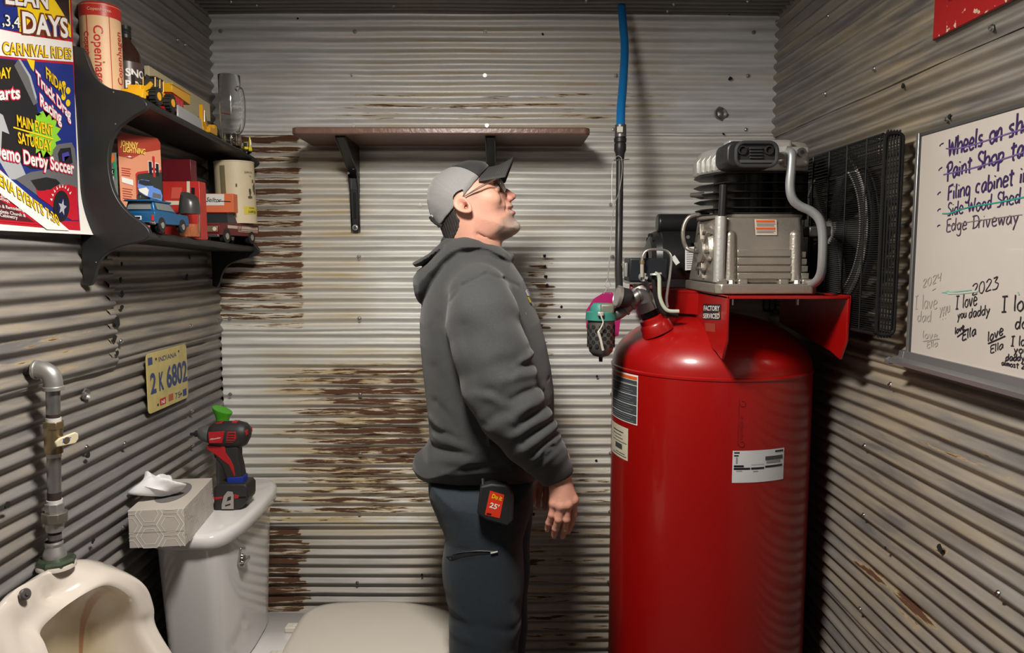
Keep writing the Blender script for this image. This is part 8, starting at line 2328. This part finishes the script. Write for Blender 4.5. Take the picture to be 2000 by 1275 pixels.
def trousers_field(P):
    r = inflate(P, legR, YP - .090, .094, .080, .5, .082); l = inflate(P, legL, YP + .092, .092, .070, .5, .072)
    d = smin(r - ridge(P, foldp, 1.71) * (P[:, 1] < YP - .06), l, .012)
    d = smin(d, inflate(P, pel, YP, .175, .10, .5, .095), .02)
    d = d - .0022 * np.sin(P[:, 2] * 38 + P[:, 0] * 30 + P[:, 1] * 14)
    return smax(d, -(P[:, 2] - .10), .01)


lo_ = [float(h3(838, 900)[0]) - .03, YP - .26, .08]; hi_ = [float(h3(1045, 900)[0]) + .04, YP + .26, float(h3(900, 915)[2])]
V3, F3 = mesh_field(trousers_field, lo_, hi_, .0040, slack=3.0)
M_TRO = mat('trousers_navy', (.0135, .0215, .031), .8, noise=.10, nscale=120, bump=.3, bscale=500, sheen=.1)
tro = raw_mesh('trousers', V3, F3, M_TRO, man)
bvh_t = BVHTree.FromPolygons([tuple(v) for v in V3], [tuple(int(i) for i in f) for f in F3])
cling(bvh_t, [(872, 1088), (900, 1080), (940, 1077), (968, 1078), (966, 1081), (930, 1084), (900, 1089), (880, 1095)], 'pocket_opening', mat('pocket_dark', (.004, .004, .005), .9), tro, .0006)
def clingtube(pix, r, name, m, parent, bvh, n=.002):
    pts = []
    for a, b in pix:
        d = ray(a, b).normalized(); h_ = bvh.ray_cast(CAMP, d); pts.append((h_[0] - d * n) if h_[0] is not None else onY(a, b, 1.72))
    return MB().tube(catmull(pts, 4), r, 6).build(name, m, parent)
clingtube([(872, 1087), (895, 1080), (930, 1076), (966, 1077)], .0013, 'pocket_zip', mat('zip_dark', (.03, .035, .04), .5), tro, bvh_t)
clingtube([(958, 1080), (964, 1079), (972, 1077)], .0026, 'zip_pull', M_ALU, tro, bvh_t, .003)
# boots
for s, x0 in ((-1, 948), (1, 955)):
    c = h3(x0, 1500, YP + s * .09)
    def bf(P, c=c):
        d = cap_(P, (c[0] - .07, c[1], .055), (c[0] + .14, c[1], .040), .048, .036); d = smin(d, cap_(P, (c[0] - .03, c[1], .06), (c[0] - .03, c[1], .15), .052, .055), .03)
        return np.maximum(d, -(P[:, 2] - .0015))
    v, f = mesh_field(bf, (c[0] - .16, c[1] - .09, -.01), (c[0] + .22, c[1] + .09, .22), .006); raw_mesh('boot', v, f, mat('boot_brown', (.06, .035, .02), .6), man)

# ---- tape measure pouch on the belt
yo = YP - .192
pq = [(938, 950), (960, 945), (990, 948), (1004, 972), (1003, 1018), (992, 1029), (950, 1017), (931, 1004)]
pou = thing('tape_pouch', tuple(onY(968, 1025, yo - .02)), 'black belt pouch with red 25 foot tape label, hanging at the right hip', 'pouch')
pc = [onY(a, b, yo - .030) for a, b in pq]
MB().prism3([p for p in pc], (0, .034, 0)).build('pouch_body', mat('pouch_black', (.012, .012, .013), .6, bump=.2), pou, bevel=.005, seg=3, angle=60)
lb = lambda a, b: onY(a, b, yo - .0306)
flat([(957, 958), (985, 966), (976, 1012), (947, 1005)], lb, (0, 0, 0), mat('label_red', (.60, .035, .012), .4), pou, 'tape_label')
def slant(s, p0, p1, H, m, bold=.03):
    a, b = lb(*p0), lb(*p1); u = (b - a); up_ = (lb(979, 966 + 0) - lb(970, 1010)).normalized()
    return letter_mb(s, a, b, Vector((0, -.0006, 0)), H, bold, .15, up_).build('lettering', m, pou, smooth=False, weld=False)
slant('Do it', (960, 972), (980, 978), .0105, P_YEL, .03); slant("25'", (955, 990), (974, 996), .0125, M_WHT, .02)
MB().add([lb(951, 1001) + Vector((0, -.0006, 0)), lb(960, 1003) + Vector((0, -.0006, 0)), lb(959, 1006) + Vector((0, -.0006, 0)), lb(950, 1004) + Vector((0, -.0006, 0))], [(0, 1, 2, 3)]).build('printed_patch', M_STK_B, pou, smooth=False)
MB().tube([onY(944, 948, yo - .02), onY(943, 935, yo - .01)], .004, 8).build('belt_clip', M_BLACKM, pou)
